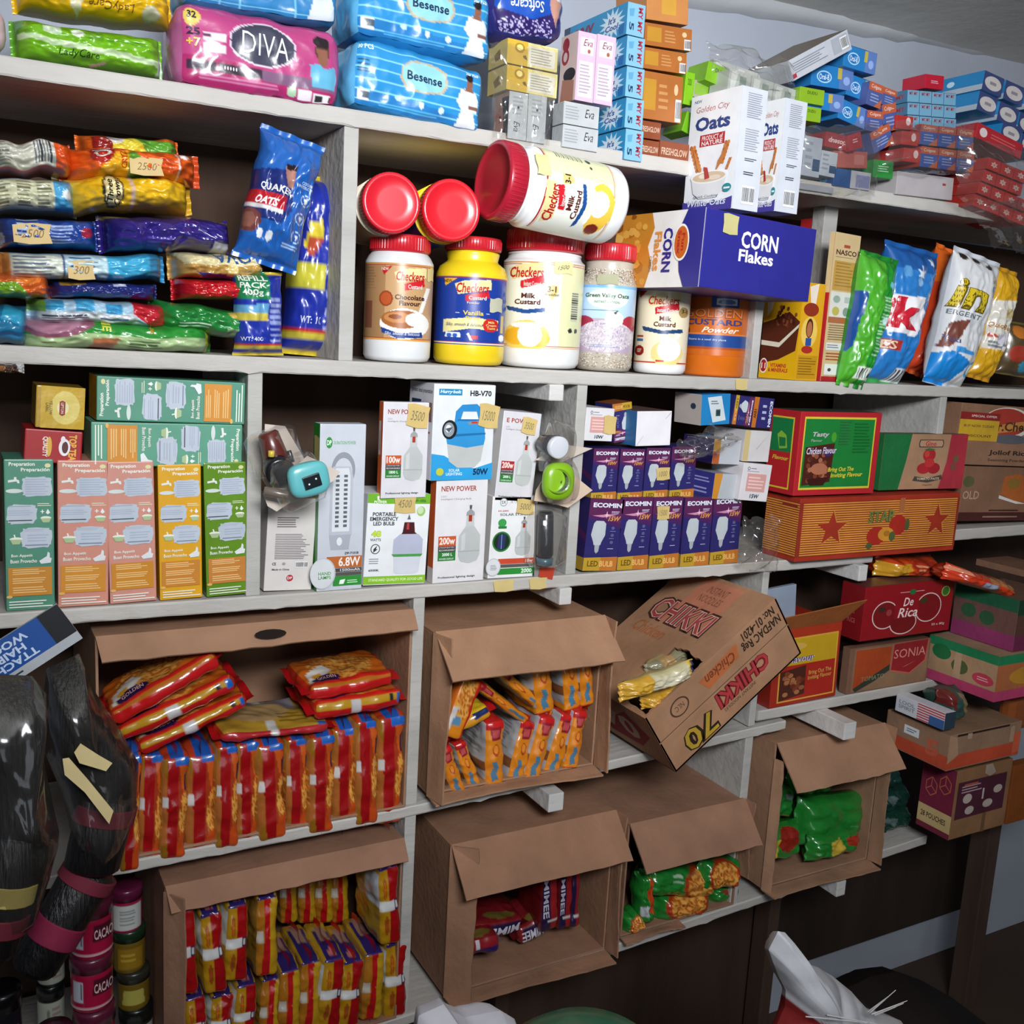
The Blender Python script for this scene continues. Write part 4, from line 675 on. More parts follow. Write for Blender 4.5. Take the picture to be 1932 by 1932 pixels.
det2('white detergent bag with yellow letters and blue base', (1770, 722), (1838, 742), (1800, 448), -.03, .07, 34, '#dfe0e2', [('e', .18, .06, .07, .025, '#2c2826'), ('e', .38, .07, .06, .02, '#332e2c'), ('e', .58, .09, .05, .018, '#332e2c'), ('t', 'in', .0, .22, .62, .44, '#6b5a14', {'b': .08, 's': .2}), ('t', 'in', .01, .225, .6, .43, '#e0c52c', {'b': .04, 's': .2}), ('t', 'ERGENT', .02, .455, .56, .49, '#6a727c', {'b': .02}), ('e', .8, .22, .15, .065, '#2f8cbc'), ('l', .7, .19, .9, .25, 3, '#e0f0f8'), ('p', [(.1, .55), (.4, .5), (.36, .62), (.2, .72), (.0, .74)], '#7a4438'), ('t', 'You', .02, .64, .34, .68, '#4a5a8a', {'b': .02}), ('p', [(0, .78), (.3, .74), (.64, .8), (.5, 1), (0, 1)], '#1f86d4'), ('p', [(.3, .7), (.66, .72), (.6, .75), (.3, .74)], '#3c94d8'), ('e', .84, .7, .11, .06, '#b8a06a'), ('e', .84, .7, .09, .045, '#2f6c9c'), ('e', .76, .84, .12, .06, '#4c9ccc'), ('e', .76, .84, .08, .04, '#d8e8f0'), ('p', [(.85, .42), (1, .45), (.98, .58), (.78, .55)], '#c8bc94')], '#cfd4dc', tw=.3)
det2('yellow and white washing bag near the right edge', (1848, 712), (1890, 724), (1888, 492), -.02, .06, 35, '#d8a41c', [('p', [(.1, .32), (.9, .26), (.8, .72), (.05, .74)], '#dcd8cc'), ('e', .6, .4, .16, .04, '#b8a878'), ('t', 'QuickBurst', .1, .5, .9, .55, '#b8782c', {'b': .02, 's': .2}), ('r', .1, .6, .5, .63, '#c4463c'), ('l', .2, .66, .8, .72, 2, '#7a828c'), ('p', [(.3, .6), (.7, .58), (.6, .72)], '#c8c4d0')], '#c08a1c', tw=.15)
det2('dark patterned bag with coloured dots at the right edge', (1898, 705), (1990, 720), (1905, 600), .02, .06, 36, '#5a4a30', [('e', .2, .6, .12, .16, '#a83c2c'), ('e', .5, .4, .12, .16, '#7aa83c'), ('e', .4, .8, .12, .14, '#3c8aa8'), ('e', .7, .7, .1, .14, '#c8a03c'), ('e', .2, .2, .1, .12, '#c8782c')], '#6a5a30')
# ================================================================== shelf 3, left: porridge cartons
z3 = lambda x: SZ('S3', x)
def prep(base, orange, tc='#e9ecdf'):
    c = '#b9c2ce'
    return [('t', 'Preparation', .1, .018, .62, .05, tc, {'b': .04}), ('t', 'Preparación', .34, .055, .92, .085, tc, {'b': .04}), ('e', .88, .04, .06, .014, '#d8d49a'),
        ('w', .34, .11, .97, .245, c), ('l', .42, .125, .93, .235, 7, '#a3adbf'), ('p', [(.08, .135), (.2, .13), (.2, .115), (.25, .115), (.25, .13), (.3, .135), (.31, .155), (.27, .155), (.25, .143), (.08, .15)], '#dfe3dc'), ('e', .2, .205, .17, .014, '#cfd8d4'),
        ('w', .03, .29, .66, .425, c), ('l', .07, .302, .6, .312, 1, '#8d97ab'), ('l', .07, .33, .6, .37, 3, '#a3adbf'), ('r', .08, .395, .55, .402, '#343a46'), ('l', .66, .285, .95, .31, 2, '#d8dcc0'), ('p', [(.72, .34), (.8, .34), (.8, .345), (.72, .345)], '#e9ecdf'), ('p', [(.75, .33), (.77, .33), (.77, .355), (.75, .355)], '#e9ecdf'), ('p', [(.87, .325), (.92, .35), (.87, .362), (.83, .35)], '#e9ecec'), ('e', .83, .385, .11, .012, '#e5e7d8'), ('p', [(.72, .387), (.94, .387), (.9, .415), (.77, .415)], '#a8bc8c'),
        ('w', .3, .445, .96, .585, c), ('l', .38, .455, .9, .475, 2, '#a3adbf'), ('l', .45, .49, .9, .545, 3, '#a3adbf'), ('l', .4, .555, .9, .575, 1, '#7c8699'), ('e', .22, .52, .13, .012, '#e5e7d8'), ('p', [(.1, .523), (.34, .523), (.29, .555), (.15, .555)], '#a8bc8c'), ('p', [(.17, .49), (.2, .49), (.22, .515), (.19, .515)], '#e9ecdf'),
        ('t', 'Bon Appetit', .12, .62, .55, .645, tc, {'b': .03}), ('t', 'Buen Provecho', .1, .655, .64, .68, tc, {'b': .03}), ('p', [(.68, .67), (.84, .64), (.86, .61), (.9, .62), (.9, .65), (.94, .655), (.92, .685), (.72, .69)], '#dfe3e4'),
        ('r', .05, .71, .94, .9, orange), ('l', .14, .72, .86, .76, 3, '#e9c486'), ('l', .14, .778, .86, .82, 3, '#e9c486'), ('l', .14, .838, .86, .885, 3, '#e9c486'), ('e', .07, .903, .06, .01, '#e0b060'), ('l', .06, .93, .95, .985, 3, tc)]
def porr(label, BL, BR, TL, col, orange, sidecol, **kw):
    return box('porridge_carton', label, 'carton', BL, BR, TL, Y=kw.pop('Y', .006), z=z3(.1), d=.07, col=col, F=prep(col, orange), **kw)
porr('teal green porridge carton, leftmost of the standing row', (12, 1158), (104, 1152), (8, 871), '#4c8a72', '#c8862c', None, L=[('r', 0, 0, 1, 1, '#3f7560')])
porr('salmon pink porridge carton, second standing from the left, beside the teal one', (110, 1156), (205, 1150), (112, 879), '#cc8a78', '#cf8a28', None)
porr('salmon pink porridge carton, third standing from the left, beside the yellow one', (208, 1149), (296, 1141), (210, 881), '#cb8d7e', '#c9851f', None)
porr('golden yellow porridge carton in the standing row', (302, 1140), (382, 1133), (301, 884), '#d8a012', '#c8802a', None)
porr('lime green wrapped porridge carton, rightmost of the standing row', (390, 1139), (468, 1131), (391, 886), '#5f8a1f', '#c4803a', None, mat='film')
def rotart(a, cw=True):   # rotate portrait art into a landscape face
    R = (lambda u, v: (1 - v, u)) if not cw else (lambda u, v: (v, 1 - u)); out = []
    for q in expand(a):
        if q[0] == 'r': p0 = R(q[1], q[2]); p1 = R(q[3], q[4]); out.append(('r', min(p0[0], p1[0]), min(p0[1], p1[1]), max(p0[0], p1[0]), max(p0[1], p1[1]), q[5]))
        elif q[0] == 'e': p = R(q[1], q[2]); out.append(('e', p[0], p[1], q[4], q[3], q[5]))
        elif q[0] == 'p': out.append(('p', [R(*t) for t in q[1]], q[2]))
        elif q[0] == 't': p0 = R(q[2], q[3]); p1 = R(q[4], q[5]); o = dict(q[7]) if len(q) > 7 else {}; o['rot'] = 270 if cw else 90; out.append(('t', q[1], min(p0[0], p1[0]), min(p0[1], p1[1]), max(p0[0], p1[0]), max(p0[1], p1[1]), q[6], o))
    return out
zt = P(300, 880, .01).z
box('porridge_carton', 'teal green porridge carton lying flat, upper of the two lying ones', 'carton', (182, 793), (461, 801), (184, 709), Y=.012, d=.075, col='#519078', F=rotart(prep(0, '#cf8a2c')), L=[('r', 0, 0, 1, 1, '#cf9a24')])
box('porridge_carton', 'teal green porridge carton lying flat, lower one, its print facing the other way', 'carton', (172, 880), (456, 880), (168, 796), Y=.008, d=.075, col='#5a9a80', F=rotart(prep(0, '#cf8a2c'), False), L=[('r', 0, 0, 1, 1, '#8ab08c')])
box('tea_box', 'gold foil wrapped tea box with a small red emblem, on the red tea box', 'box', (66, 806), (158, 811), (66, 726), Y=.012, d=.07, col='#b08c28', mat='shiny', F=[('r', .1, 0, 1, 1, '#c4a02c'), ('e', .6, .5, .3, .4, '#d8c46a'), ('e', .55, .5, .12, .16, '#e6dcaa'), ('p', [(.48, .36), (.54, .33), (.6, .36), (.6, .66), (.54, .7), (.48, .66)], '#8e2c2c'), ('t', 'LIPTON', .51, .38, .57, .64, '#dcc4a8', {'rot': 90, 'b': .04}), ('t', 'YELLOW\nLABEL', .2, .34, .34, .68, '#6a5a1c', {'rot': 90, 'b': .04})])
box('tea_box', 'dark red tea box with a white cup, under the gold one', 'box', (44, 871), (153, 877), (46, 808), Y=.01, d=.07, col='#a01218', F=[('t', 'TOP TEA', .76, .1, .9, .9, '#e0a83c', {'rot': 90, 'b': .06}), ('e', .69, .5, .1, .26, '#e6e2e4'), ('e', .7, .5, .055, .18, '#58201c'), ('e', .66, .26, .04, .1, '#e6e2e4'), ('e', .42, .5, .05, .3, '#d8a83c'), ('t', 'QUALITY', .3, .2, .4, .82, '#e8dcd4', {'rot': 90, 'b': .05})])
box('food_packet', 'dark packet with a white tip on the shelf edge at upper left', 'packet', (-30, 702), (44, 700), (-30, 684), Y=.02, d=.06, col='#4a3a2a', F=[('p', [(.75, .3), (1, 0), (1, .8), (.85, 1)], '#cfd2d4')]) if False else None
# ================================================================== shelf 3, middle: lamps and bulbs
def bulbpic(cx, top, wd, ht, body='#b9bdbb', sock='#a33018'):
    x = lambda t: cx + wd * t
    return [('p', [(x(-.06), top), (x(.06), top), (x(.04), top + ht * .1), (x(-.04), top + ht * .1)], '#54504c'), ('p', [(x(-.18), top + ht * .12), (x(0), top + ht * .06), (x(.18), top + ht * .12), (x(.2), top + ht * .18), (x(-.2), top + ht * .18)], '#9a9c9c'), ('p', [(x(-.17), top + ht * .18), (x(.17), top + ht * .18), (x(.2), top + ht * .38), (x(-.2), top + ht * .38)], '#c0c3c2'), ('r', x(-.08), top + ht * .17, x(.08), top + ht * .28, sock),
        ('p', [(x(-.2), top + ht * .36), (x(.2), top + ht * .36), (x(.5), top + ht * .52), (x(.5), top + ht * .86), (x(.38), top + ht * .96), (x(0), top + ht), (x(-.38), top + ht * .96), (x(-.5), top + ht * .86), (x(-.5), top + ht * .52)], body), ('r', x(-.5), top + ht * .78, x(.5), top + ht * .8, '#a6aaa8'), ('p', [(x(-.38), top + ht * .52), (x(-.2), top + ht * .46), (x(-.2), top + ht * .76), (x(-.38), top + ht * .78)], '#c9cccb')]
def npow(title, wat, c1, lum, x0=.12):
    return [('t', title, .1, .075, .78, .125, '#a3341c', {'b': .03}), ('t', 'LED', .1, .165, .2, .18, '#8c8c90'), ('t', 'Intelligent Charging Bulb', .1, .19, .68, .21, '#6a6c74'),
        ('r', .08, .55, .42, .645, c1), ('t', wat, .1, .56, .4, .63, '#f2e4dc', {'b': .05}), ('r', .08, .645, .42, .7, '#3c3436'), ('t', 'LITHIUM BATTERY', .1, .65, .4, .665, '#d0d0d0'), ('t', 'RECHARGEABLE', .1, .675, .4, .692, '#d0d0d0', {'b': .02}), ('r', .08, .7, .42, .785, '#2a7a34'), ('t', lum, .16, .71, .36, .74, '#e0eee0', {'b': .05}), ('t', 'POWER DISPLAY', .11, .758, .39, .775, '#cfe4cf', {'b': .03}), ('t', 'Professional lighting design', .1, .935, .82, .96, '#2c2c34', {'b': .03})] + bulbpic(.68, .26, .42, .56)
o = box('lamp_carton', 'plain white carton of small print, leftmost in the lamp row', 'carton', (497, 1129), (587, 1126), (497, 953), Y=.012, z=z3(.4), d=.06, col='#d5cfcb', F=[('l', .2, .2, .68, .32, 5, '#6a6466'), ('l', .18, .38, .92, .66, 15, '#7a7478'), ('t', 'CE', .14, .69, .22, .72, '#333', {'b': .03}), ('e', .38, .705, .035, .015, '#999'), ('b', .62, .685, .88, .75, 10, '#333'), ('t', 'Made in China', .14, .755, .5, .775, '#444', {'b': .02}), ('e', .52, .86, .07, .035, '#b3202c'), ('t', 'DP', .47, .845, .57, .875, '#f0e0e0', {'b': .04})])
dpF = [('e', .2, .11, .07, .033, '#2c8a3a'), ('t', 'DP', .15, .095, .25, .125, '#e6f2e6', {'b': .05}), ('t', 'DURATION POWER', .3, .1, .78, .12, '#5fa86c', {'b': .02}),
    ('e', .52, .27, .26, .105, '#8e949c'), ('e', .52, .285, .2, .085, '#c6cad2'), ('p', [(.24, .3), (.3, .25), (.68, .25), (.74, .31), (.74, .66), (.24, .66)], '#b4bac4'), ('p', [(.3, .3), (.36, .26), (.64, .26), (.68, .31), (.68, .64), (.3, .64)], '#d4d8dd'), ('e', .49, .66, .25, .02, '#b4bac4'), ('p', [(.24, .66), (.72, .66), (.68, .75), (.28, .75)], '#a6acb6'), ('e', .47, .7, .06, .025, '#dfe2e6')] + \
    [('r', x, .3 + i * .027, x + .08, .315 + i * .027, '#5a6068') for i in range(12) for x in (.36, .54)] + \
    [('t', 'DP-7101B', .6, .765, .9, .78, '#333', {'b': .03}), ('r', .2, .79, .98, .86, '#b8642c'), ('t', '6.8W', .46, .795, .94, .852, '#f4e8e0', {'b': .04}), ('r', .35, .863, .98, .885, '#4a4240'), ('t', '1500mAh', .5, .866, .94, .882, '#d8d8d8', {'b': .03}), ('r', .4, .888, .98, .908, '#55504e'), ('r', .35, .91, .98, .97, '#2c8a34'), ('e', .12, .89, .28, .095, '#b9bcc0'), ('e', .11, .89, .26, .09, '#d2d5d8'), ('t', 'HAND\nLAMPS', .02, .88, .3, .925, '#3a9a44', {'b': .03}), ('p', [(.5, .935), (.62, .93), (.58, .96), (.48, .96)], '#e8f4e8'), ('l', .66, .935, .92, .96, 2, '#bfe4bf')]
o, m, wd, h, dp = corner_box('lamp_carton', 'tall grey and green hand lamp carton with a long lantern picture', 'carton', (597, 1120), (630, 803), 0, (682, 1112), (586, 1108), '#c4c9d2', dpF, [('r', 0, 0, 1, 1, '#2c8a2c'), ('l', .3, .35, .7, .6, 3, '#4ca04c')], Y=.0, z=z3(.45), roll=-0.0)
tape(m, Vector((-.0004, dp * .6, h * .93)), .022, .036, '#b8a86a', parent=o).matrix_basis = Matrix.Translation((-.0002, dp * .7, 0)) @ Matrix.Rotation(math.radians(-90), 4, 'Z') @ Matrix.Translation((0, -dp * .6 + .0, 0))
port = [('r', 0, 0, 1, .13, '#6fae2c'), ('p', [(0, .1), (.5, .12), (1, .14), (1, .18), (.7, .16), (.4, .2), (0, .16)], '#dfe4e2'), ('r', 0, 0, 1, .1, '#6fae2c'), ('p', [(.14, .03), (.19, .02), (.17, .06), (.22, .08), (.15, .07)], '#e8f0e0'), ('t', 'POWER', .1, .075, .3, .105, '#eef4e8', {'b': .04}), ('r', .0, .11, 1, .9, '#e4e6e8'), ('t', 'DP-1006', .74, .06, .93, .09, '#33402c', {'b': .03}), ('e', .86, .19, .07, .055, '#98c46a'), ('e', .85, .18, .05, .04, '#c8dcb0'),
    ('t', 'PORTABLE\nEMERGENCY\nLED BULB', .05, .2, .5, .345, '#2c3038', {'b': .05}), ('t', '48', .08, .4, .24, .47, '#8aa41c', {'b': .08}), ('t', '48', .085, .405, .235, .465, '#c8dc3c', {'b': .03}), ('t', 'WATTS', .07, .485, .24, .515, '#4a5a6a', {'b': .05}), ('e', .16, .6, .075, .055, '#333'), ('e', .16, .6, .062, .046, '#e4e6e8'), ('p', [(.13, .6), (.19, .56), (.17, .6), (.2, .6), (.13, .64)], '#333'), ('l', .07, .7, .24, .77, 3, '#8a9094'), ('t', '6500K', .07, .82, .24, .845, '#2c3038', {'b': .05}), ('r', 0, .9, 1, .985, '#86bc2c'), ('t', 'STANDARD QUALITY FOR GOOD LIFE', .08, .925, .96, .96, '#e4f2c8', {'b': .02}),
    ('p', [(.64, .28), (.67, .22), (.7, .28)], '#6a6a6c'), ('p', [(.6, .31), (.76, .31), (.78, .42), (.82, .44), (.56, .44), (.58, .42)], '#43161c'), ('r', .64, .32, .68, .39, '#b8383a'), ('p', [(.54, .44), (.84, .44), (.92, .5), (.92, .68), (.44, .68), (.44, .5)], '#b4b8cc'), ('p', [(.42, .66), (.93, .66), (.9, .69), (.46, .69)], '#4a9a4a'), ('p', [(.46, .69), (.9, .69), (.88, .86), (.82, .88), (.52, .88), (.47, .86)], '#cfd3dc')]
o = box('lamp_carton', 'white and lime green emergency bulb carton, standing beside the tall hand lamp carton', 'carton', (684, 1116), (800, 1111), (700, 942), Y=.004, z=z3(.5), d=.075, col='#e2e4e6', F=port)
tape(0, Vector((.07 * o['wh'][0] / .1, 0, 0)), .01, .01, parent=o) if False else None
def ptag(o, u, v, wd, hg, txt, tilt=0, col='#cdb272'):
    w_, h_ = o['wh'][0], o['wh'][1]
    return tape(0, Vector((u * w_, -.0008, (1 - v) * h_)), wd, hg, col, txt, tilt, 'price_tag', o)
ptag(o, .4, .0, .034, .028, '4500', 0)
o, m, wd, h, dp = corner_box('lamp_carton', 'orange sided 200 watt bulb carton, under the blue lantern carton', 'carton', (815, 1113), (828, 914), 0, (911, 1107), (805, 1107), '#dedcde', npow('NEW POWER', '200w', '#c8562c', '2000 L'), [('r', 0, 0, 1, 1, '#d0602a'), ('r', 0, .85, 1, 1, '#dcd6d2')], Y=.0, z=z3(.6))
sx = [('e', .24, .07, .08, .05, '#8a8e94'), ('e', .24, .07, .068, .042, '#e4e6e8'), ('t', 'SX', .19, .05, .29, .09, '#444', {'b': .02}), ('t', 'スワンンバン', .38, .05, .86, .085, '#777'), ('t', 'SX-2005', .13, .165, .36, .185, '#b8303c', {'b': .03}), ('t', 'SOLAR SYSREM', .18, .205, .84, .235, '#3a3a3c', {'b': .02}), ('e', .24, .32, .09, .05, '#3c9a4c'), ('r', .16, .36, .34, .39, '#2c7a3a'), ('e', .25, .55, .2, .125, '#2c7a34'), ('e', .25, .55, .17, .105, '#1c2c1c'), ('p', [(.18, .46), (.34, .46), (.32, .64), (.16, .64)], '#26345c'), ('r', .24, .46, .255, .64, '#8090b8')] + bulbpic(.72, .25, .34, .48) + [('r', .2, .76, 1, .825, '#c8482c'), ('t', '18w', .8, .77, .97, .815, '#f4e4dc', {'b': .04}), ('r', .2, .83, 1, .87, '#5a5654'), ('r', .2, .88, 1, .955, '#2c8a34'), ('t', '2000', .72, .89, .96, .945, '#e4f4e4', {'b': .05}), ('e', .1, .86, .16, .11, '#b4b8bc'), ('e', .1, .86, .145, .1, '#d8dadc'), ('l', .04, .83, .18, .9, 4, '#8a8e94')]
o = box('lamp_carton', 'white solar system bulb carton with red and green stripes, under the narrow white one', 'carton', (919, 1104), (1004, 1099), (927, 949), Y=.004, z=z3(.75), d=.07, col='#e4e4e4', F=sx, L=[('r', 0, 0, 1, 1, '#d0ccc8')])
ptag(o, .52, .02, .032, .024, '5000', -.08)
o, m, wd, h, dp = corner_box('lamp_carton', 'orange sided 100 watt bulb carton in the upper row, beside the hand lamp carton', 'carton', (718, 941), (733, 758), 0, (803, 943), (711, 933), '#d6d4d8', npow('NEW POWER', '100w', '#c8562c', '1800 L'), [('r', 0, 0, 1, 1, '#d0602a'), ('r', .1, .2, .6, .55, '#d8cfc8'), ('p', [(.3, .3), (.4, .3), (.45, .5), (.25, .5)], '#8c8c8c')], Y=.0)
ptag(o, .52, .0, .034, .034, '3500', -.12)
hb = [('r', .08, .05, .45, .115, '#1f84b4'), ('t', 'Hurry·bolt', .1, .06, .43, .105, '#e0f0f8', {'b': .05, 's': .2}), ('t', 'HB-V70', .58, .06, .93, .12, '#16161a', {'b': .05}), ('p', [(0, .72), (.2, .74), (.4, .82), (.7, .88), (1, .82), (1, 1), (0, 1)], '#2c9ad4'),
    ('p', [(.34, .42), (.36, .28), (.46, .21), (.7, .2), (.8, .26), (.84, .42), (.76, .42), (.7, .28), (.48, .28), (.42, .42)], '#2a86c4'), ('p', [(.4, .36), (.78, .36), (.84, .44), (.36, .44)], '#1f6ca8'), ('p', [(.2, .48), (.4, .38), (.8, .38), (.84, .45), (.86, .56), (.84, .63), (.56, .66), (.24, .62)], '#2f90cc'), ('p', [(.22, .52), (.86, .5), (.86, .52), (.22, .55)], '#1c6ca4'), ('p', [(.56, .39), (.8, .37), (.8, .4), (.58, .42)], '#7c8c98'), ('r', .62, .385, .72, .405, '#c0342c'), ('p', [(.24, .62), (.56, .66), (.84, .63), (.8, .8), (.7, .87), (.42, .87), (.28, .8)], '#b9bcba'), ('e', .27, .47, .12, .1, '#16181c'), ('e', .26, .47, .085, .075, '#8c949c'), ('e', .25, .46, .045, .04, '#dfe4e8'), ('p', [(.2, .46), (.32, .44), (.26, .5)], '#4c545c'),
    ('e', .14, .91, .06, .04, '#c4c43c'), ('t', 'SOLAR\nLIGHTING', .24, .88, .5, .95, '#d8eef8', {'b': .03}), ('t', '50W', .68, .88, .93, .95, '#0f2c54', {'b': .06})]
o, m, wd, h, dp = corner_box('lamp_carton', 'large white and blue solar lantern carton, topmost in the lamp compartment', 'carton', (812, 907), (831, 724), 2, (927, 902), (768, 896), '#dcdfe2', hb, [('r', 0, 0, 1, 1, '#dcdde2'), ('t', 'product detail presentation', .1, .06, .95, .12, '#333', {'b': .03}), ('r', .1, .18, .5, .4, '#28345c'), ('r', .55, .2, .95, .4, '#8a6a5a'), ('r', .1, .5, .9, .52, '#b03a34'), ('r', .2, .6, .8, .9, '#3a5a94')], Y=-.004)
ptag(o, .74, .18, .034, .036, '15000', -.1)
epow = npow('E POWER', '200w', '#a8242c', '2000 L')
o = box('lamp_carton', 'narrow white bulb carton with dark red lettering, standing on the solar system carton', 'carton', (932, 945), (1003, 948), (938, 773), Y=.004, d=.06, col='#d2d0d4', F=epow, L=[('r', 0, 0, 1, 1, '#d8d4d2')])
ptag(o, .5, .04, .026, .026, '3500', -.1)
# blister cards with torches
def card(label, pts, Y, fn, cat='torch', name='torch_pack', col='#cbbfb4', dY=.0):
    """a backing card given by its outline in pixels on one leaning plane, with a torch moulded on it"""
    O = P(*pts[0], Y); vs = [P(a, b, Y + dY * (pts[0][1] - b)) for a, b in pts]; mb = MB(); c = sum(vs, Vector()) / len(vs); vs = [v - c for v in vs]; n = len(vs)
    mb.add(vs + [v + Vector((0, .0015, 0)) for v in vs], [tuple(range(n)), tuple(range(2 * n - 1, n - 1, -1))] + [(i, (i + 1) % n, n + (i + 1) % n, n + i) for i in range(n)], hx(col))
    e = empty(name, Matrix.Translation(c), label, cat); mb.build('backing_card', 'card', e)
    fn(e, lambda a, b, y=0: P(a, b, Y + y) - c); return e
def rod(a, b, r0, r1, col, seg=20, mb=None, smooth=True, ends=True):
    mb = mb or MB(); d = (b - a); L = d.length; q = d.to_track_quat('Z', 'Y').to_matrix(); vs = []
    st = [(0, r0 * .8 if ends else r0), (.05, r0), (.95, r1), (1, r1 * .85 if ends else r1)]
    for t, r in st:
        for i in range(seg): an = 2 * math.pi * i / seg; vs.append(a + q @ Vector((r * math.cos(an), r * math.sin(an), t * L)))
    fs = [(j * seg + i, j * seg + (i + 1) % seg, (j + 1) * seg + (i + 1) % seg, (j + 1) * seg + i) for j in range(3) for i in range(seg)] + [tuple(range(seg))[::-1], tuple(3 * seg + i for i in range(seg))]
    mb.add(vs, fs, hx(col), 0, smooth); return mb
def blister(p0, p1, r, parent, sx=1.0):
    mb = MB(); d = p1 - p0; L = d.length; q = d.to_track_quat('Z', 'Y').to_matrix(); vs = []; seg = 20; st = [(-.06, .3), (0, .8), (.1, 1), (.9, 1), (1, .8), (1.06, .3)]
    for t, k in st:
        for i in range(seg + 1): an = math.pi * i / seg; vs.append(p0 + q @ Vector((0, 0, t * L)) + (Vector((0, -1, 0)) * math.sin(an) * r * k + (d.normalized().cross(Vector((0, 1, 0)))) * math.cos(an) * r * 1.15 * k))
    mb.add(vs, [(j * (seg + 1) + i, j * (seg + 1) + i + 1, (j + 1) * (seg + 1) + i + 1, (j + 1) * (seg + 1) + i) for j in range(len(st) - 1) for i in range(seg)], (1, 1, 1), 0, True); mb.build('clear_blister', 'clear', parent)
def torch1(e, p):
    rod(p(505, 815, -.022), p(526, 880, -.024), .013, .017, '#5a2620').build('torch_body', 'plastic', e)
    h_ = rod(p(522, 880, -.028), p(530, 893, -.05), .018, .019, '#15151a'); h_.build('torch_head', 'plastic', e)
    rod(p(512, 850, -.042), p(512, 862, -.042), .004, .004, '#c8b03c').build('switch', 'plastic', e); rod(p(545, 850, -.03), p(552, 872, -.032), .003, .003, '#2a2c30').build('strap', 'plastic', e); blister(p(505, 812, -.005), p(530, 890, -.005), .03, e)
card('blister pack with a dark red torch, leaning on the white carton by the divider', [(500, 800), (538, 804), (578, 872), (510, 928), (496, 905)], -.015, torch1, dY=.0)
def lamp2(e, p):
    mb = MB(); c = p(582, 904, -.045); q = Matrix.Rotation(math.radians(-12), 3, 'Y'); bm = bmesh.new(); bmesh.ops.create_uvsphere(bm, u_segments=28, v_segments=18, radius=1)
    for v in bm.verts:
        x, y, z = v.co; s = lambda t: math.copysign(abs(t) ** .6, t); v.co = c + q @ Vector((s(x) * .026, s(y) * .01, s(z) * .0215))
    mb.add([v.co.copy() for v in bm.verts], [[v.index for v in f.verts] for f in bm.faces], hx('#5fb0b4'), 0, True); bm.free(); mb.build('head_lamp', 'plastic', e)
    mb = MB(); mb.bevbox(-.011, -.003, -.008, .011, .003, .008, '#10181c', .001); mb.bevbox(-.006, -.0036, -.003, -.004, 0, -.001, '#dfe8e8', 0); mb.bevbox(.004, -.0036, .001, .006, 0, .003, '#dfe8e8', 0); mb.build('lens_window', 'plastic', e, Matrix.Translation(c + Vector((.001, -.0105, -.001))) @ Matrix.Rotation(math.radians(-18), 4, 'Y'))
    rod(p(498, 926, -.02), p(545, 935, -.03), .006, .006, '#6a6058').build('strap', 'plastic', e); blister(p(520, 925, -.01), p(600, 890, -.01), .03, e)
card('blister pack with a turquoise head lamp, lying over the top of the white carton', [(498, 935), (580, 860), (642, 890), (628, 908), (545, 950), (522, 965), (505, 955)], -.05, lamp2)
def torch3(e, p):
    C = p(1053, 908, -.03); mb = MB(); bm = bmesh.new(); bmesh.ops.create_uvsphere(bm, u_segments=28, v_segments=18, radius=1)
    for v in bm.verts:
        x, y, z = v.co; s = lambda t: math.copysign(abs(t) ** .75, t); v.co = C + Vector((s(x) * .026, s(y) * .012, s(z) * .028))
    mb.add([v.co.copy() for v in bm.verts], [[v.index for v in f.verts] for f in bm.faces], hx('#7fae1f'), 0, True); bm.free(); mb.build('torch_body', 'plastic', e)
    mb = MB(); R_ = .019; d = (CP - (P(1053, 908, -.03))).normalized(); q = d.to_track_quat('Z', 'Y').to_matrix(); vs = []; prof = [(R_, .008), (R_ * .94, .017), (R_ * .8, .012), (R_ * .35, .006), (R_ * .3, .011), (0.0005, .013)]
    for r, z in prof:
        for i in range(24): a = i * math.pi / 12; vs.append(C + q @ Vector((r * math.cos(a), r * math.sin(a), z)))
    mb.add(vs, [(j * 24 + i, j * 24 + (i + 1) % 24, (j + 1) * 24 + (i + 1) % 24, (j + 1) * 24 + i) for j in range(5) for i in range(24)], hx('#c8ccd0')); mb.build('reflector', 'steel', e); blister(p(1030, 912, -.008), p(1078, 902, -.008), .03, e)
card('blister pack with a lime green round torch, beside the narrow white bulb carton', [(1012, 925), (1040, 880), (1075, 890), (1118, 925), (1072, 958), (1042, 950), (1008, 945)], -.02, torch3, col='#d0b8a4')
def torch4(e, p):
    rod(p(1022, 835, .0), p(1050, 843, -.035), .012, .017, '#3c3c40').build('torch_body', 'plastic', e); rod(p(1046, 842, -.03), p(1056, 845, -.045), .016, .0165, '#c9ccd2').build('torch_head', 'plastic', e); blister(p(1025, 838, .0), p(1066, 848, 0), .035, e)
card('blister pack with a dark torch and white head, above the lime green torch', [(1010, 868), (1060, 838), (1118, 846), (1074, 866), (1060, 872)], -.01, torch4, col='#c8bcae')
def torch5(e, p):
    rod(p(1030, 965, -.015), p(1028, 1050, -.015), .012, .013, '#22242a').build('torch_body', 'plastic', e); rod(p(1028, 1052, -.015), p(1027, 1066, -.015), .013, .012, '#4a6878').build('torch_tail', 'plastic', e); blister(p(1030, 965, -.005), p(1027, 1064, -.005), .03, e)
    mb = MB(); a, b, c, d = p(1020, 1068, -.003), p(1047, 1072, -.003), p(1042, 1094, -.003), p(1016, 1088, -.003); mb.add([a, b, c, d], [(0, 3, 2, 1)], hx('#b8402c')); mb.build('card_corner', 'card', e)
card('long clear blister pack with a black torch, standing under the lime green torch', [(1010, 950), (1060, 956), (1062, 990), (1042, 1094), (1008, 1090)], .002, torch5, col='#8a8884')
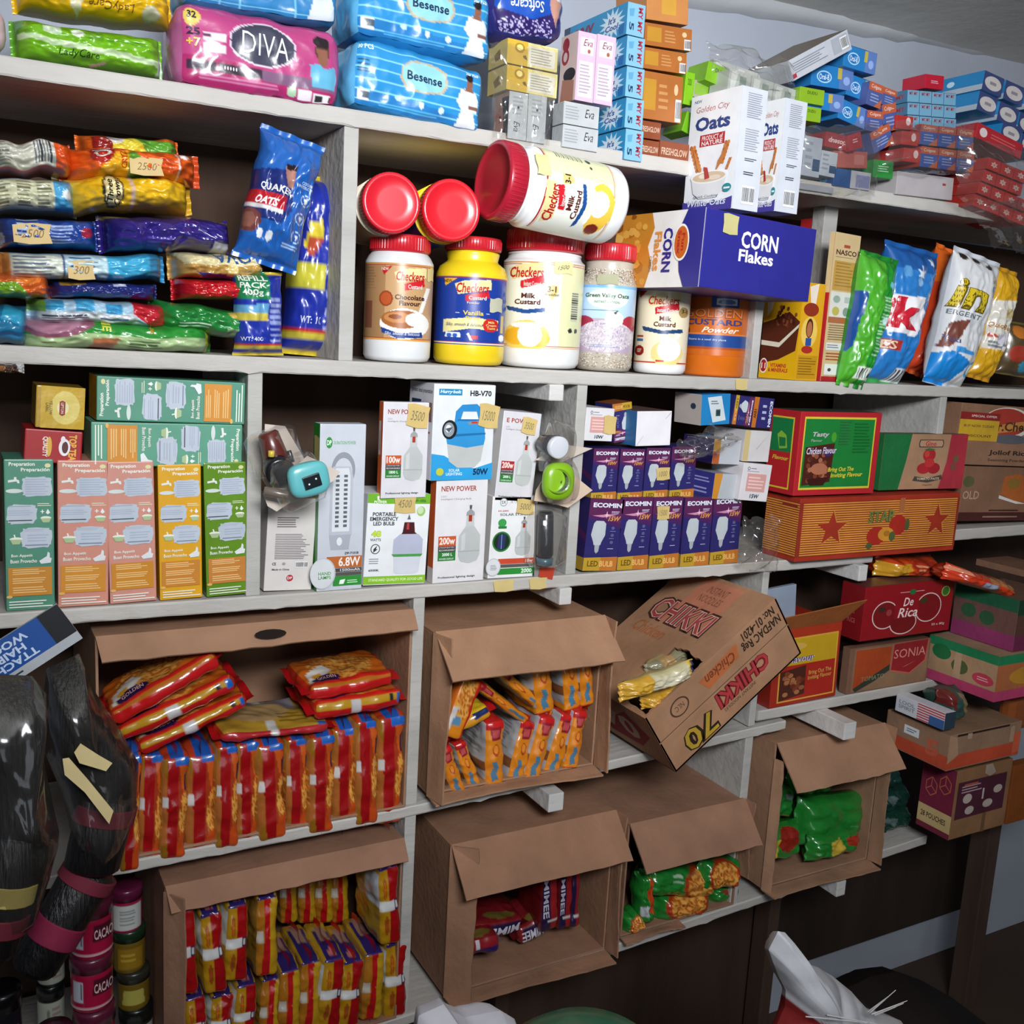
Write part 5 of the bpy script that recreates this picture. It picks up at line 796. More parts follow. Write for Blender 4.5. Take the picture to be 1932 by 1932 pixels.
# ================================================================== shelf 3: bulb boxes
def eco(watt, purple='#2b2764', flare='#5a2450', tail=True):
    return [('p', [(0, .0), (1, .0), (1, .42), (.6, .5), (0, .3)], flare), ('p', [(0, .22), (1, .34), (1, .4), (0, .34)], '#482058'), ('r', 0, .45, 1, .8, purple), ('p', [(0, .28), (1, .4), (1, .5), (0, .5)], purple), ('t', 'ECOMIN', .1, .055, .95, .12, '#dfe2ee', {'b': .07}), ('p', [(.1, .235), (.5, .215), (.9, .2), (.55, .25), (.4, .255)], '#c88aa8'), ('s', .53, .22, .1, .055, '#e8b8cc', 4, .25), ('l', .66, .165, .95, .2, 2, '#c8ccdc'), ('t', watt, .58, .235, .96, .305, '#c88a4c', {'b': .07, 's': .3}),
        ('p', [(.18, .34), (.24, .305), (.46, .305), (.54, .34), (.55, .5), (.46, .6), (.44, .64), (.24, .64), (.22, .6), (.13, .5)], '#b9c0c4'), ('p', [(.27, .64), (.42, .64), (.4, .73), (.34, .76), (.29, .73)], '#a2a8ac'), ('e', .76, .4, .05, .022, '#5c5a8c'), ('l', .68, .44, .86, .452, 1, '#9a98c0'), ('e', .76, .5, .05, .022, '#5c5a8c'), ('l', .68, .54, .86, .552, 1, '#9a98c0'), ('e', .76, .6, .05, .022, '#5c5a8c'), ('l', .66, .68, .88, .7, 1, '#b4b2d0'),
        ('p', [(0, .82), (1, .8), (1, 1), (0, 1)], '#b8702c'), ('p', [(0, .82), (.5, .81), (.5, 1), (0, 1)], '#b8942c'), ('t', 'LED', .12, .86, .44, .94, '#6a4c14', {'b': .04}), ('t', 'BULB', .48, .86, .88, .94, '#e0b46a', {'b': .04})]
ecoL = [('r', 0, 0, 1, 1, '#2b2358'), ('r', 0, .82, 1, 1, '#a8872c'), ('p', [(0, .3), (1, .5), (1, .6), (0, .4)], '#4c2050')]
def bulb(label, BL, BR, TL, watt, Y=.004, z=None, yaw=0, d=.055, **kw):
    o = box('bulb_box', label, 'box', BL, BR, TL, Y=Y, z=z, yaw=yaw, d=d, col='#2b2764', F=eco(watt, **kw), L=ecoL, bev=.0008, group='LED bulb boxes'); return o
NB = ['first', 'second', 'third', 'fourth', 'fifth']
r15 = [((1097, 1088), (1160, 1088), (1101, 951)), ((1162, 1087), (1219, 1084), (1167, 950)), ((1222, 1083), (1277, 1079), (1228, 949)), ((1281, 1077), (1334, 1073), (1287, 947)), ((1337, 1072), (1390, 1067), (1343, 943))]
for i, q in enumerate(r15):
    o = bulb('15 watt LED bulb box, %s from the left in the bottom row' % NB[i], *q, '15W', z=z3(.9 + i * .07))
    if i == 2: ptag(o, .1, .12, .026, .024, '1500', .05)
r10 = [((1113, 948), (1160, 947), (1118, 846)), ((1163, 948), (1209, 947), (1169, 847)), ((1212, 944), (1257, 943), (1219, 845)), ((1261, 943), (1307, 941), (1266, 843))]
for i, q in enumerate(r10):
    o = bulb('10 watt LED bulb box, %s from the left in the upper row' % NB[i], *q, '10W', Y=.01)
    if i == 2: ptag(o, .42, .38, .028, .022, '1000', .1)
def sq(label, BL, BR, TL, Y, d, col, F, L=(), T=(), yaw=0, **kw): return box('bulb_box', label, 'box', BL, BR, TL, Y=Y, d=d, col=col, F=F, L=L, T=T, yaw=yaw, bev=.0008, **kw)
endF = lambda wt: [('e', .2, .14, .045, .045, '#2c3444'), ('e', .2, .14, .03, .03, '#d8d8dc'), ('l', .27, .12, .5, .16, 1, '#4a5264'), ('l', .15, .2, .7, .23, 1, '#6a7284'), ('r', .18, .27, .85, .75, '#d09a94'), ('l', .24, .34, .8, .7, 4, '#e8c4be'), ('t', wt, .36, .82, .68, .93, '#2a3444', {'b': .05, 's': .1})]
o = sq('white end of a 10 watt bulb box with a pink panel, at upper left', (1101, 831), (1154, 833), (1103, 768), .005, .08, '#d8d6d8', endF('10W'))
ptag(o, .62, .2, .024, .03, None)
sq('dark blue bulb box tipped upside down, behind the white box end', (1158, 836), (1194, 830), (1140, 765), .03, .05, '#2b2764', rotart(rotart(eco('10W'))), yaw=0, T=[('r', 0, 0, 1, 1, '#8a4a1c')])
sq('plain white square box end, on the 10 watt boxes', (1199, 842), (1264, 840), (1198, 776), .0, .1, '#e4e0e4', [('l', .02, .1, .03, .1, 1, '#ccc'), ('p', [(.97, .03), (.99, .05), (.82, .24), (.81, .23)], '#b8b4ba'), ('p', [(.02, .97), (.2, .7), (.21, .71), (.04, .98)], '#c4c0c6')], T=[('r', 0, 0, 1, 1, '#6a5048')], L=[('r', 0, 0, 1, 1, '#2c6a9c')])
sq('bright blue small box with a white label, leaning at the top right of the bulbs', (1322, 803), (1376, 800), (1316, 745), .0, .07, '#1f7ab4', [('p', [(.2, .1), (.68, .06), (.86, .86), (.4, .92)], '#c4ccd0'), ('r', .5, .5, .66, .72, '#3a5a34'), ('r', .53, .54, .65, .68, '#27344c'), ('l', .32, .2, .6, .35, 2, '#5a6470')], L=[('r', 0, 0, 1, 1, '#c0b4ac'), ('e', .7, .4, .1, .1, '#2c3c54')])
o = sq('dark blue 10 watt bulb box lying sideways, upper right of the bulbs', (1380, 800), (1415, 805), (1372, 742), -.005, .06, '#2b2764', rotart(eco('10W'), False), T=[('r', 0, 0, 1, 1, '#5a5468')])
o = sq('dark blue 10 watt bulb box with an orange stripe, at the top right', (1417, 806), (1454, 809), (1419, 748), -.005, .06, '#2b2764', [('p', [(0, 0), (.24, 0), (.2, 1), (0, 1)], '#b86a24'), ('t', '10W', .04, .4, .18, .7, '#2c1c14', {'rot': 90, 'b': .05}), ('t', 'ECOMIN', .8, .1, .94, .95, '#cfd4e4', {'rot': 90, 'b': .06}), ('l', .45, .2, .7, .8, 3, '#a8aac8')])
sq('plain cream square box end, upper right of the bulb pile', (1400, 870), (1449, 872), (1404, 811), -.004, .08, '#c8c4c4', [('r', 0, 0, .2, 1, '#c4b07c'), ('p', [(.98, .02), (.5, .6), (.46, .6)], '#a8a4a4')])
sq('white 15 watt box end with a pink panel, at the right of the bulb pile', (1393, 943), (1446, 947), (1398, 872), -.012, .08, '#d6d2d4', endF('15W'))
sq('grey square box end with a gold edge, in the film wrapped part of the pile', (1343, 875), (1394, 877), (1346, 828), .0, .08, '#b4b6bc', [('r', 0, 0, .24, 1, '#b8862c'), ('p', [(0, .5), (.24, .5), (.24, 1), (0, 1)], '#b05a2c')], L=[('r', 0, 0, 1, 1, '#2b2358')])
sq('purple bulb box lying flat with a white end, below the grey one', (1343, 941), (1391, 943), (1350, 893), .0, .08, '#aeb2b8', [('p', [(0, 0), (.3, 0), (.2, 1), (0, 1)], '#c8862c')], L=[('r', 0, 0, 1, 1, '#3c3a8a'), ('l', .3, .2, .9, .45, 2, '#a8a4d8'), ('l', .3, .6, .9, .9, 2, '#a8a4d8')])
def wrap(label, pts, Y, bul=.03, seed=1, name='plastic_wrap', cat='plastic film', nu=22, nv=22, mat='clear'):
    """crumpled clear film between four pixel corners TL,TR,BR,BL, bulging forward"""
    TL, TR, BR, BL = [P(a, b, Y) for a, b in pts]; c = (TL + TR + BR + BL) / 4; mb = MB(); o3 = Vector((seed * 7.7, 0, 0))
    def S(u, v, o):
        p = TL * (1 - u) * (1 - v) + TR * u * (1 - v) + BR * u * v + BL * (1 - u) * v; e = math.sin(math.pi * u) * math.sin(math.pi * v); f = noise.noise(Vector((u * 4, v * 4, 0)) + o3); g_ = abs(noise.noise(Vector((u * 9, v * 7, 5)) + o3))
        edge = (abs(u - .5) > .45 or abs(v - .5) > .45)
        return p - c + Vector((f * .01, -bul * e ** .6 + f * .014 - g_ * .012, noise.noise(Vector((u * 5, v * 5, 9)) + o3) * .014)) 
    surf_art(mb, S, [], nu, nv, (1, 1, 1)); o = mb.build(name, mat, None, Matrix.Translation(c)); tag(o, label, cat); return o
wrap('loose clear plastic film over the dark blue bulb boxes', [(1275, 838), (1345, 800), (1400, 830), (1290, 872)], -.015, .03, 3)
wrap('empty clear plastic sleeve hanging at the shelf edge, right of the bulb boxes', [(1399, 975), (1470, 975), (1462, 1078), (1393, 1072)], -.03, .02, 5)
# ================================================================== right side cartons on shelf 3
chF = [('r', .05, .06, .93, .93, '#d8c23c'), ('r', .065, .085, .915, .905, '#1c7a34'), ('t', 'Nasty', .14, .24, .36, .31, '#c8b8c4', {'b': .04, 's': .2}) if False else ('t', 'Tasty', .16, .24, .36, .31, '#c8b8c4', {'b': .04, 's': .2}), ('t', 'Flavour', .15, .325, .28, .355, '#b8b0b8'), ('e', .42, .3, .03, .06, '#4a9a2c'), ('p', [(.09, .42), (.44, .37), (.42, .84), (.08, .88)], '#4a2018')]
rnd = random.Random(6)
for i in range(30): chF.append(('e', rnd.uniform(.11, .38), rnd.uniform(.5, .82), .025, .03, rnd.choice(['#7a3a24', '#94503a', '#5a2820', '#a8684c'])))
chF += [('e', .27, .68, .1, .07, '#b06c50'), ('e', .36, .48, .05, .05, '#3c2c6a'), ('p', [(.13, .8), (.4, .78), (.34, .88), (.18, .88)], '#3c1814'), ('t', 'Chicken Flavour', .1, .42, .46, .5, '#4a2a4c', {'b': .12, 's': .2, 'sl': -.14}), ('t', 'Chicken Flavour', .1, .42, .46, .5, '#e0d4e4', {'b': .02, 's': .2, 'sl': -.14}), ('t', 'Bring Out The', .38, .66, .7, .73, '#d8c83c', {'b': .04, 's': .2, 'sl': -.1}), ('t', 'Inviting Flavour', .42, .73, .82, .8, '#d8c83c', {'b': .04, 's': .2, 'sl': -.13}), ('l', .48, .1, .62, .4, 9, '#2f6a3c'), ('l', .66, .12, .88, .5, 10, '#17682c')]
chL = [('r', .1, .08, .82, .94, '#d8c23c'), ('r', .1, .1, .78, .92, '#b8262c'), ('r', .1, .1, .78, .5, '#1c7a44'), ('p', [(.3, .3), (.42, .25), (.6, .3), (.66, .45), (.4, .47)], '#8ab83c'), ('p', [(.36, .33), (.58, .33), (.6, .43), (.4, .44)], '#1c7a44'), ('t', 'Flavour', .2, .55, .74, .6, '#d8b83c', {'b': .05, 's': .2})]
zst = P(1500, 936, -.0).z
corner_box('seasoning_carton', 'red carton with a green chicken flavour panel, on the striped carton', 'carton', (1496, 936), (1503, 776), 0, (1648, 926), (1440, 925), '#b3242c', chF, chL, matt='card', Y=-.012, T=[('r', .04, .04, .96, .96, '#2f4c3a')])
gino = [('p', [(0, 0), (.32, 0), (.28, .5), (.22, 1), (0, 1)], '#1c6a38'), ('p', [(.79, 0), (1, 0), (1, 1), (.7, 1), (.77, .5)], '#a8303c'), ('p', [(.42, .1), (.7, .1), (.71, .17), (.7, .24), (.42, .24), (.41, .17)], '#3c3430'), ('p', [(.43, .115), (.69, .115), (.7, .17), (.69, .225), (.43, .225), (.42, .17)], '#b88f70'), ('t', 'Gino', .49, .13, .62, .215, '#a8262c', {'b': .03}),
    ('e', .55, .38, .075, .12, '#a8262c'), ('e', .52, .36, .03, .06, '#c04038'), ('e', .5, .62, .08, .1, '#a8262c'), ('e', .62, .62, .075, .1, '#9a2028'), ('e', .56, .52, .06, .08, '#b83030'), ('p', [(.48, .28), (.54, .25), (.62, .28), (.55, .3)], '#3c6a34'), ('p', [(.4, .76), (.56, .8), (.72, .74), (.74, .82), (.56, .88), (.38, .84)], '#4c4038'), ('t', 'TOMATO PASTE', .43, .79, .7, .83, '#d8c8a8', {'b': .02}), ('e', .88, .45, .03, .07, '#6a5a3a'), ('e', .86, .6, .035, .07, '#7a4a3a'), ('t', '70gx50', .5, .91, .62, .94, '#6a3028')]
corner_box('tomato_paste_carton', 'green white and red striped tomato paste carton, beside the chicken flavour carton', 'carton', (1657, 925), (1662, 818), -2, (1815, 913), (1640, 922), '#a98264', gino, [('r', 0, 0, 1, 1, '#1c6a38')], matt='board', Y=.005, T=[('r', 0, 0, 1, 1, '#7d6a54')])
stripes = [('r', 0, .09 + i * .0365, 1, .105 + i * .0365, '#d8a24a') for i in range(23)]
starF = [('r', 0, .07, 1, .93, '#8f2c1c')] + [('r', .02, .085 + i * .0365, .985, .105 + i * .0365, '#d8963c') for i in range(23)] + [('s', .2, .5, .095, .3, '#c8803a'), ('s', .195, .5, .09, .28, '#a0301c'), ('s', .86, .46, .09, .3, '#c8803a'), ('s', .855, .46, .085, .28, '#a0301c'),
    ('t', 'STAR', .41, .24, .58, .44, '#4c5a30', {'b': .09, 'sl': -.1}), ('t', 'STAR', .41, .24, .58, .44, '#7a7a3a', {'b': .02, 'sl': -.1}), ('e', .47, .66, .06, .15, '#a8281c'), ('e', .6, .5, .055, .17, '#a8281c'), ('e', .53, .64, .05, .11, '#c88a2c'), ('e', .535, .63, .02, .05, '#a86a1c'), ('e', .43, .82, .02, .05, '#4c5a30'), ('e', .57, .68, .02, .08, '#4c5a30'), ('e', .66, .5, .015, .1, '#4c5a30'), ('r', .598, .05, .63, .3, '#a8643c')]
starL = [('r', 0, .07, 1, .93, '#8f2c1c')] + [('r', 0, .085 + i * .0365, 1, .105 + i * .0365, '#d8963c') for i in range(23)] + [('r', .5, .11, .95, .15, '#8f2c1c')]
corner_box('star_carton', 'long orange and red striped carton with two red stars', 'carton', (1499, 1057), (1507, 937), 0, (1800, 1024), (1437, 1045), '#a4301c', starF, starL, matt='board', Y=-.02, z=SZ('S3', 1.3))
mc = [('e', .32, .28, .17, .26, '#d8cfc4'), ('e', .31, .27, .15, .23, '#a83a2c'), ('p', [(.14, .38), (.5, .2), (.54, .34), (.16, .5)], '#c08444'), ('t', 'Mr.Chef', .19, .26, .46, .42, '#54301c', {'b': .05, 'sl': -.12}), ('e', .35, .55, .13, .08, '#5a5a60'), ('r', 0, .14, .26, .6, '#c8a02c'), ('r', 0, .14, .26, .26, '#8c2424'), ('t', 'SPECIAL OFFER', .07, .18, .24, .215, '#e0d4c4', {'b': .02}), ('t', 'BUY NOW TODAY', .03, .34, .23, .38, '#5a3c14', {'b': .02}), ('t', 'DISCOUNT', .05, .5, .22, .54, '#5a3c14', {'b': .02}), ('t', 'Jollof Rice', .22, .74, .5, .84, '#33241c', {'b': .04}), ('t', 'Seasoning Powder', .22, .88, .48, .94, '#4a3428', {'b': .02}), ('r', .5, .9, .7, .98, '#33303a')]
box('seasoning_carton', 'brown jollof rice seasoning carton with a red round logo, at the right', 'carton', (1797, 888), (2060, 896), (1791, 770), Y=.01, z=P(1803, 893, .012).z + .002, d=.2, col='#8f6a52', mat='board', F=mc)
gd = [('t', 'GOLD', -.04, .45, .13, .6, '#b89a80', {'b': .02}) if False else ('t', 'OLD', .01, .45, .13, .6, '#b8977c', {'b': .02}), ('r', 0, .84, 1, 1, '#4c2422'), ('l', .22, .78, .5, .84, 1, '#3a2018'), ('l', .18, .9, .5, .96, 1, '#9a7868'), ('e', .04, .28, .04, .1, '#5a5a38'), ('p', [(.3, .18), (.4, .12), (.52, .22), (.52, .66), (.4, .62), (.29, .5)], '#b0602c'), ('p', [(.28, .52), (.4, .62), (.5, .68), (.42, .68), (.28, .58)], '#dcd4cc'), ('e', .38, .3, .05, .1, '#8a6a2c')]
box('seasoning_carton', 'brown carton with faint gold lettering, beneath the jollof rice carton', 'carton', (1803, 1004), (2040, 1000), (1800, 892), Y=.012, d=.2, col='#84614a', mat='board', F=gd, z=SZ('S3r', 1.8), hfix=P(1803, 893, .012).z - SZ('S3r', 1.8))
# ---- tilted noodle carton with a torn hole
m, w_, h_ = frame((1275, 1458), (1512, 1232), (1215, 1357), -.1, 0)
d_ = .235; th = .004; e = empty('torn_noodle_carton', m, 'brown noodle carton tipped on its edge with a torn hole in the top', 'carton')
inv = m.inverted()
def ontop(px, py): O = m @ Vector((0, 0, h_)); q = inv @ onplane(px, py, O, (m.to_3x3() @ Z3)); return Vector((q.x, q.y, 0))
hole = [ontop(*p) for p in [(1192, 1328), (1180, 1312), (1208, 1288), (1240, 1258), (1272, 1222), (1296, 1226), (1312, 1240), (1335, 1252), (1322, 1264), (1312, 1284), (1290, 1300), (1255, 1325), (1228, 1344), (1215, 1350)]]
hole = [Vector((min(max(p.x, .006), w_ - .006), min(max(p.y, .006), d_ - .006), 0)) for p in hole]
rnd = random.Random(8); hh2 = []
for a, b in zip(hole, hole[1:] + hole[:1]):
    for k in range(4): p = a.lerp(b, k / 4); hh2.append(p + Vector((rnd.uniform(-.0018, .0018), rnd.uniform(-.0018, .0018), 0)))
hole = [Vector((min(max(p.x, .005), w_ - .005), min(max(p.y, .005), d_ - .005), 0)) for p in hh2]
from mathutils.geometry import tessellate_polygon
outer = [Vector((0, 0, 0)), Vector((w_, 0, 0)), Vector((w_, d_, 0)), Vector((0, d_, 0))]
tt = tessellate_polygon([outer, hole]); allp = outer + hole
mb = MB(); C_ = '#a37a5c'
mb.add([(p.x, p.y, h_) for p in allp], [t for t in tt], hx(C_)); mb.add([(p.x, p.y, h_ - th) for p in allp], [t[::-1] for t in tt], hx(C_)); nh = len(hole)
mb.add([(p.x, p.y, h_) for p in hole] + [(p.x, p.y, h_ - th) for p in hole], [(i, (i + 1) % nh, nh + (i + 1) % nh, nh + i) for i in range(nh)], hx('#6a4a36'))
mb.bevbox(0, 0, 0, w_, th, h_ - .0002, C_, .0006); mb.bevbox(0, d_ - th, 0, w_, d_, h_ - .0002, C_, .0006); mb.bevbox(0, 0, 0, th, d_, h_ - .0002, C_, .0006); mb.bevbox(w_ - th, 0, 0, w_, d_, h_ - .0002, C_, .0006); mb.bevbox(0, 0, 0, w_, d_, th, C_, .0006)
chik = [('r', 0, .455, 1, .47, '#6a4c38'), ('r', 0, .47, 1, .478, '#b08c6c'), ('t', '70', .12, .6, .36, .96, '#2a1c10', {'rot': 180, 'b': .14}), ('t', '70', .13, .62, .35, .94, '#b0902c', {'rot': 180, 'b': .02}), ('e', .2, .24, .065, .13, '#4a3428'), ('e', .2, .24, .055, .11, '#a37a5c'), ('t', 'NLC', .17, .2, .23, .28, '#4a3428', {'rot': 180}),
    ('t', 'CHIKKI', .4, .5, .8, .76, '#6c1c1c', {'rot': 180, 'b': .14}), ('t', 'CHIKKI', .405, .51, .795, .75, '#a8343a', {'rot': 180, 'b': .03}), ('t', 'INSTANT NOODLES', .42, .78, .66, .83, '#4a3428', {'rot': 180}), ('p', [(.36, .16), (.66, .1), (.64, .3), (.4, .36)], '#b8683a'), ('t', 'Chicken', .4, .15, .62, .3, '#7a3c24', {'rot': 180, 's': .2, 'b': .03}), ('t', 'NAFDAC Reg\nNo: 01-4201', .68, .04, .97, .34, '#2c1e16', {'rot': 180, 'b': .03})]
flat_art(mb, chik, Vector((0, 0, h_)), X3 * w_, -Z3 * h_, -Y3)
topart = [('r', .58, .3, .97, .72, '#b8765a'), ('t', 'INSTANT\nNOODLES', .8, .4, .93, .64, '#7a4a34', {'rot': 90}), ('t', 'CHIKKI', .56, .1, .76, .76, '#4a2420', {'rot': 90, 'b': .14}), ('t', 'CHIKKI', .575, .12, .745, .745, '#d8b8a0', {'rot': 90, 'b': .07}), ('t', 'CHIKKI', .58, .13, .74, .74, '#a84444', {'rot': 90, 'b': .02}), ('p', [(.4, .3), (.52, .4), (.5, .84), (.44, .6)], '#c0904c')]
topart = [a for a in topart if a[0] != 'p'] + [('t', 'Chicken', .45, .12, .54, .47, '#a8643c', {'rot': 90, 'b': .03, 's': .2})]
flat_art(mb, topart, Vector((0, d_, h_)), X3 * w_, -Y3 * d_, Z3)
flat_art(mb, [('p', [(.1, .5), (.3, .2), (.5, .4), (.7, .15), (.9, .45), (.7, .8), (.3, .85)], '#8c2c2c'), ('t', '70', .3, .3, .75, .7, '#b89a80', {'b': .05})], Vector((0, d_, h_)), -Y3 * d_, -Z3 * h_, -X3)
mb.build('carton_body', 'board', e)
# packs poking out of the hole
pn = [('r', 0, 0, 1, 1, '#c0b88c'), ('r', 0, 0, .4, 1, '#c89a34'), ('r', .4, .2, .9, .9, '#c8c0a4'), ('r', .9, 0, 1, 1, '#d8b83c'), ('r', .96, .1, 1, .9, '#2c2c5a')]
mh = m.to_3x3()
def inhole(label, a, b, wpx, Y, seed, T):
    ax_, ay_ = a; bx_, by_ = b; L = math.hypot(bx_ - ax_, by_ - ay_); nx, ny = -(by_ - ay_) / L, (bx_ - ax_) / L
    mm, ww, hh = frame((ax_ + nx * wpx, ay_ + ny * wpx), (bx_ + nx * wpx, by_ + ny * wpx), a, Y, 0); o = pouch_mesh(ww, hh, .03, '#c8b478', T, axis='x', seed=seed, wr=.003, crimp=.05).build('noodle_pack', 'film', None, mm); tag(o, label, 'noodle pack')
inhole('cream and yellow noodle pack sticking out of the torn carton, foremost', (1168, 1300), (1308, 1250), 34, -.112, 41, pn)
inhole('dark cream noodle pack inside the torn carton, behind the foremost one', (1218, 1262), (1296, 1222), 26, -.03, 42, [('r', 0, 0, 1, 1, '#8a8468'), ('r', .3, 0, .6, 1, '#a8885a')])
inhole('yellow noodle pack low in the torn hole, under the foremost one', (1212, 1325), (1296, 1288), 22, -.095, 43, [('r', 0, 0, 1, 1, '#c8962c')])
# ================================================================== shelf 4 right: red and green cartons
yf = [('r', .0, .0, 1, .12, '#a8341c'), ('r', .1, .12, .96, .95, '#d8a03c'), ('r', .12, .14, .94, .48, '#c09a1c'), ('r', .12, .48, .94, .93, '#a8281c'), ('e', .32, .24, .16, .05, '#cfa850'), ('t', 'Flavour', .22, .36, .62, .45, '#4c3c6a', {'b': .1, 's': .1}), ('t', 'Flavour', .22, .36, .62, .45, '#cfc4d8', {'s': .1}), ('p', [(.12, .55), (.5, .5), (.5, .88), (.12, .93)], '#4c2418'), ('t', 'Bring Out The\nInviting Flavour', .54, .58, .9, .72, '#c8a04a', {'b': .02, 'sl': -.06})]
for i in range(22): yf.append(('e', rnd.uniform(.16, .46), rnd.uniform(.58, .86), .04, .03, rnd.choice(['#7a3c24', '#94583a', '#6a2c1c', '#a86c44'])))
o = box('seasoning_carton', 'yellow and red flavour carton with its brown flap folded up, beside the tilted carton', 'carton', (1452, 1328), (1577, 1303), (1462, 1182), Y=.0, z=SZ('S4r', 1.3), d=.15, col='#a02c1c', mat='card', F=yf, L=[('r', 0, 0, 1, 1, '#8c2418')])
wv, hv = o['wh'][0], o['wh'][1]; mb = MB(); mb.add([(0, 0, hv), (wv, 0, hv), (wv + .03, -.028, hv + .045), (-.0, -.02, hv + .03)] + [(0, .002, hv), (wv, .002, hv), (wv + .03, -.026, hv + .046), (-.0, -.018, hv + .031)], [(0, 1, 2, 3), (7, 6, 5, 4), (0, 4, 5, 1), (1, 5, 6, 2), (2, 6, 7, 3), (3, 7, 4, 0)], hx('#9a5a2c')); mb.build('carton_flap', 'board', o)
box('paper_board', 'pale blue grey board corner behind the tilted carton', 'board', (1446, 1190), (1500, 1178), (1452, 1112), Y=.06, d=.01, col='#8f9cae')
dr = [('e', .24, .56, .14, .26, '#e0c8c4'), ('e', .72, .5, .15, .28, '#e0c8c4'), ('e', .45, .74, .15, .22, '#e0c8c4'), ('e', .24, .56, .13, .24, '#7c1418'), ('e', .72, .5, .14, .26, '#7c1418'), ('e', .45, .74, .14, .2, '#741216'), ('p', [(.34, .3), (.6, .28), (.62, .62), (.34, .66)], '#8f141c'), ('e', .2, .45, .04, .05, '#3c2c1c'), ('e', .66, .36, .04, .05, '#3c3c1c'), ('e', .28, .52, .03, .06, '#9c3c3a'), ('t', 'De', .43, .27, .54, .43, '#ead8d4', {'s': .2, 'b': .02}), ('t', 'Rica', .38, .46, .6, .64, '#ead8d4', {'s': .2, 'b': .02}), ('r', .38, .16, .65, .17, '#d8b8b4'), ('e', .52, .17, .035, .05, '#2c6a3c'), ('e', .9, .22, .05, .1, '#8ab04a'), ('e', .9, .22, .038, .08, '#3c6a2c'), ('t', '50 x 80g', .78, .82, .93, .88, '#d8b8b4', {'b': .02})]
corner_box('tomato_carton', 'dark red tomato paste carton with three white outlined tomatoes', 'carton', (1622, 1211), (1636, 1108), 0, (1790, 1187), (1580, 1195), '#8f141c', dr, [('r', 0, 0, 1, 1, '#7c1218'), ('t', 'De\nRica', .35, .4, .7, .7, '#a85a58')], matt='card', Y=-.02, T=[('r', 0, 0, 1, 1, '#6a4038')])
son = [('r', .05, .03, .98, .97, '#8a6a50'), ('p', [(.07, .06), (.5, .06), (.5, .5), (.3, .75), (.07, .95)], '#a8441c'), ('p', [(.07, .9), (.3, .66), (.5, .46), (.5, .6), (.32, .8), (.1, .98)], '#33382c'), ('t', 'TOMATO', .16, .66, .44, .76, '#8a8a6a', {'sl': -.2}), ('p', [(.52, .02), (.97, .0), (.95, .5), (.76, .75), (.51, .62)], '#c0584a'), ('p', [(.53, .03), (.96, .01), (.94, .48), (.76, .72), (.52, .6)], '#8f2024'), ('t', 'SONIA', .54, .16, .94, .36, '#d88a80', {'b': .0}), ('p', [(.66, .58), (.84, .46), (.7, .56)], '#d8a8a0')]
corner_box('tomato_carton', 'orange and brown tomato carton with a red shield, under the dark red carton', 'carton', (1597, 1302), (1604, 1216), 0, (1748, 1276), (1582, 1296), '#7d5a46', son, [], matt='board', Y=.002, z=SZ('S4r', 1.5))
box('red_box', 'dark red box standing behind the dark red tomato carton', 'box', (1634, 1160), (1662, 1156), (1634, 1040), Y=.21, z=SZ('S4r', 1.6), d=.06, col='#7a1c1c', F=[('r', 0, 0, .5, 1, '#8a2420')])
def gp(label, Cb, Ct, fr, fl, Y, F, L, T): corner_box('green_pink_carton', label, 'carton', Cb, Ct, 0, fr, fl, '#a08468', F, L, matt='board', Y=Y, T=T)
gL = lambda b: [('r', 0, 0, 1, 1, b), ('r', 0, 0, 1, .2, '#1f7a4c'), ('r', 0, .78, 1, 1, '#b03c64')]
gp('green and pink carton with a pink oval, standing beside the shelf end, lower of two', (1874, 1325), (1884, 1240), (1990, 1302), (1746, 1268), -.14, gL('#a8623a') + [('e', .5, .5, .3, .2, '#b8842c')], gL('#a88868') + [('e', .2, .3, .14, .17, '#1f6a3c'), ('e', .48, .5, .12, .16, '#4a5a34'), ('e', .82, .6, .15, .13, '#b83c50'), ('l', .74, .55, .9, .65, 2, '#e0a8a8'), ('r', .4, .2, .5, .78, '#b09476')], [('r', 0, 0, 1, 1, '#a08468')])
gp('green and purple carton under the orange packet, upper of two', (1910, 1230), (1917, 1134), (2000, 1215), (1793, 1190), -.13, [('r', 0, 0, 1, .3, '#173c28'), ('r', 0, .3, 1, .7, '#54382c'), ('r', 0, .7, 1, 1, '#6a2444')], [('r', 0, 0, 1, 1, '#6a4a44'), ('r', 0, 0, 1, .25, '#1c5a3c'), ('r', 0, .7, 1, 1, '#8a3462'), ('e', .25, .45, .12, .14, '#2c5438'), ('e', .55, .5, .12, .14, '#2c5438')], [('r', 0, 0, 1, 1, '#6a5040')])
def pk(xb, yb, xt, yt, wpx):
    L = math.hypot(xt - xb, yt - yb); nx, ny = -(yt - yb) / L, (xt - xb) / L
    return (xb - nx * wpx / 2, yb - ny * wpx / 2), (xb + nx * wpx / 2, yb + ny * wpx / 2), (xt - nx * wpx / 2, yt - ny * wpx / 2)
def pack2(label, BL, BR, TL, Y, d, col, art, seed, name='food_packet', cat='packet', mat='shiny', axis='x', **kw): m, w, h = frame(BL, BR, TL, Y, 0); o = pouch_mesh(w, h, d, col, art, axis=axis, seed=seed, wr=kw.pop('wr', .004), **kw).build(name, mat, None, m); tag(o, label, cat); return o
pack2('orange foil packet lying on the dark red tomato carton', (1680, 1096), (1784, 1094), (1682, 1055), -.0, .09, '#c8441c', [('r', 0, .3, .36, 1, '#d09a2c'), ('e', .6, .4, .22, .3, '#a8301c'), ('l', .45, .3, .7, .6, 2, '#e09a6a')], 51)
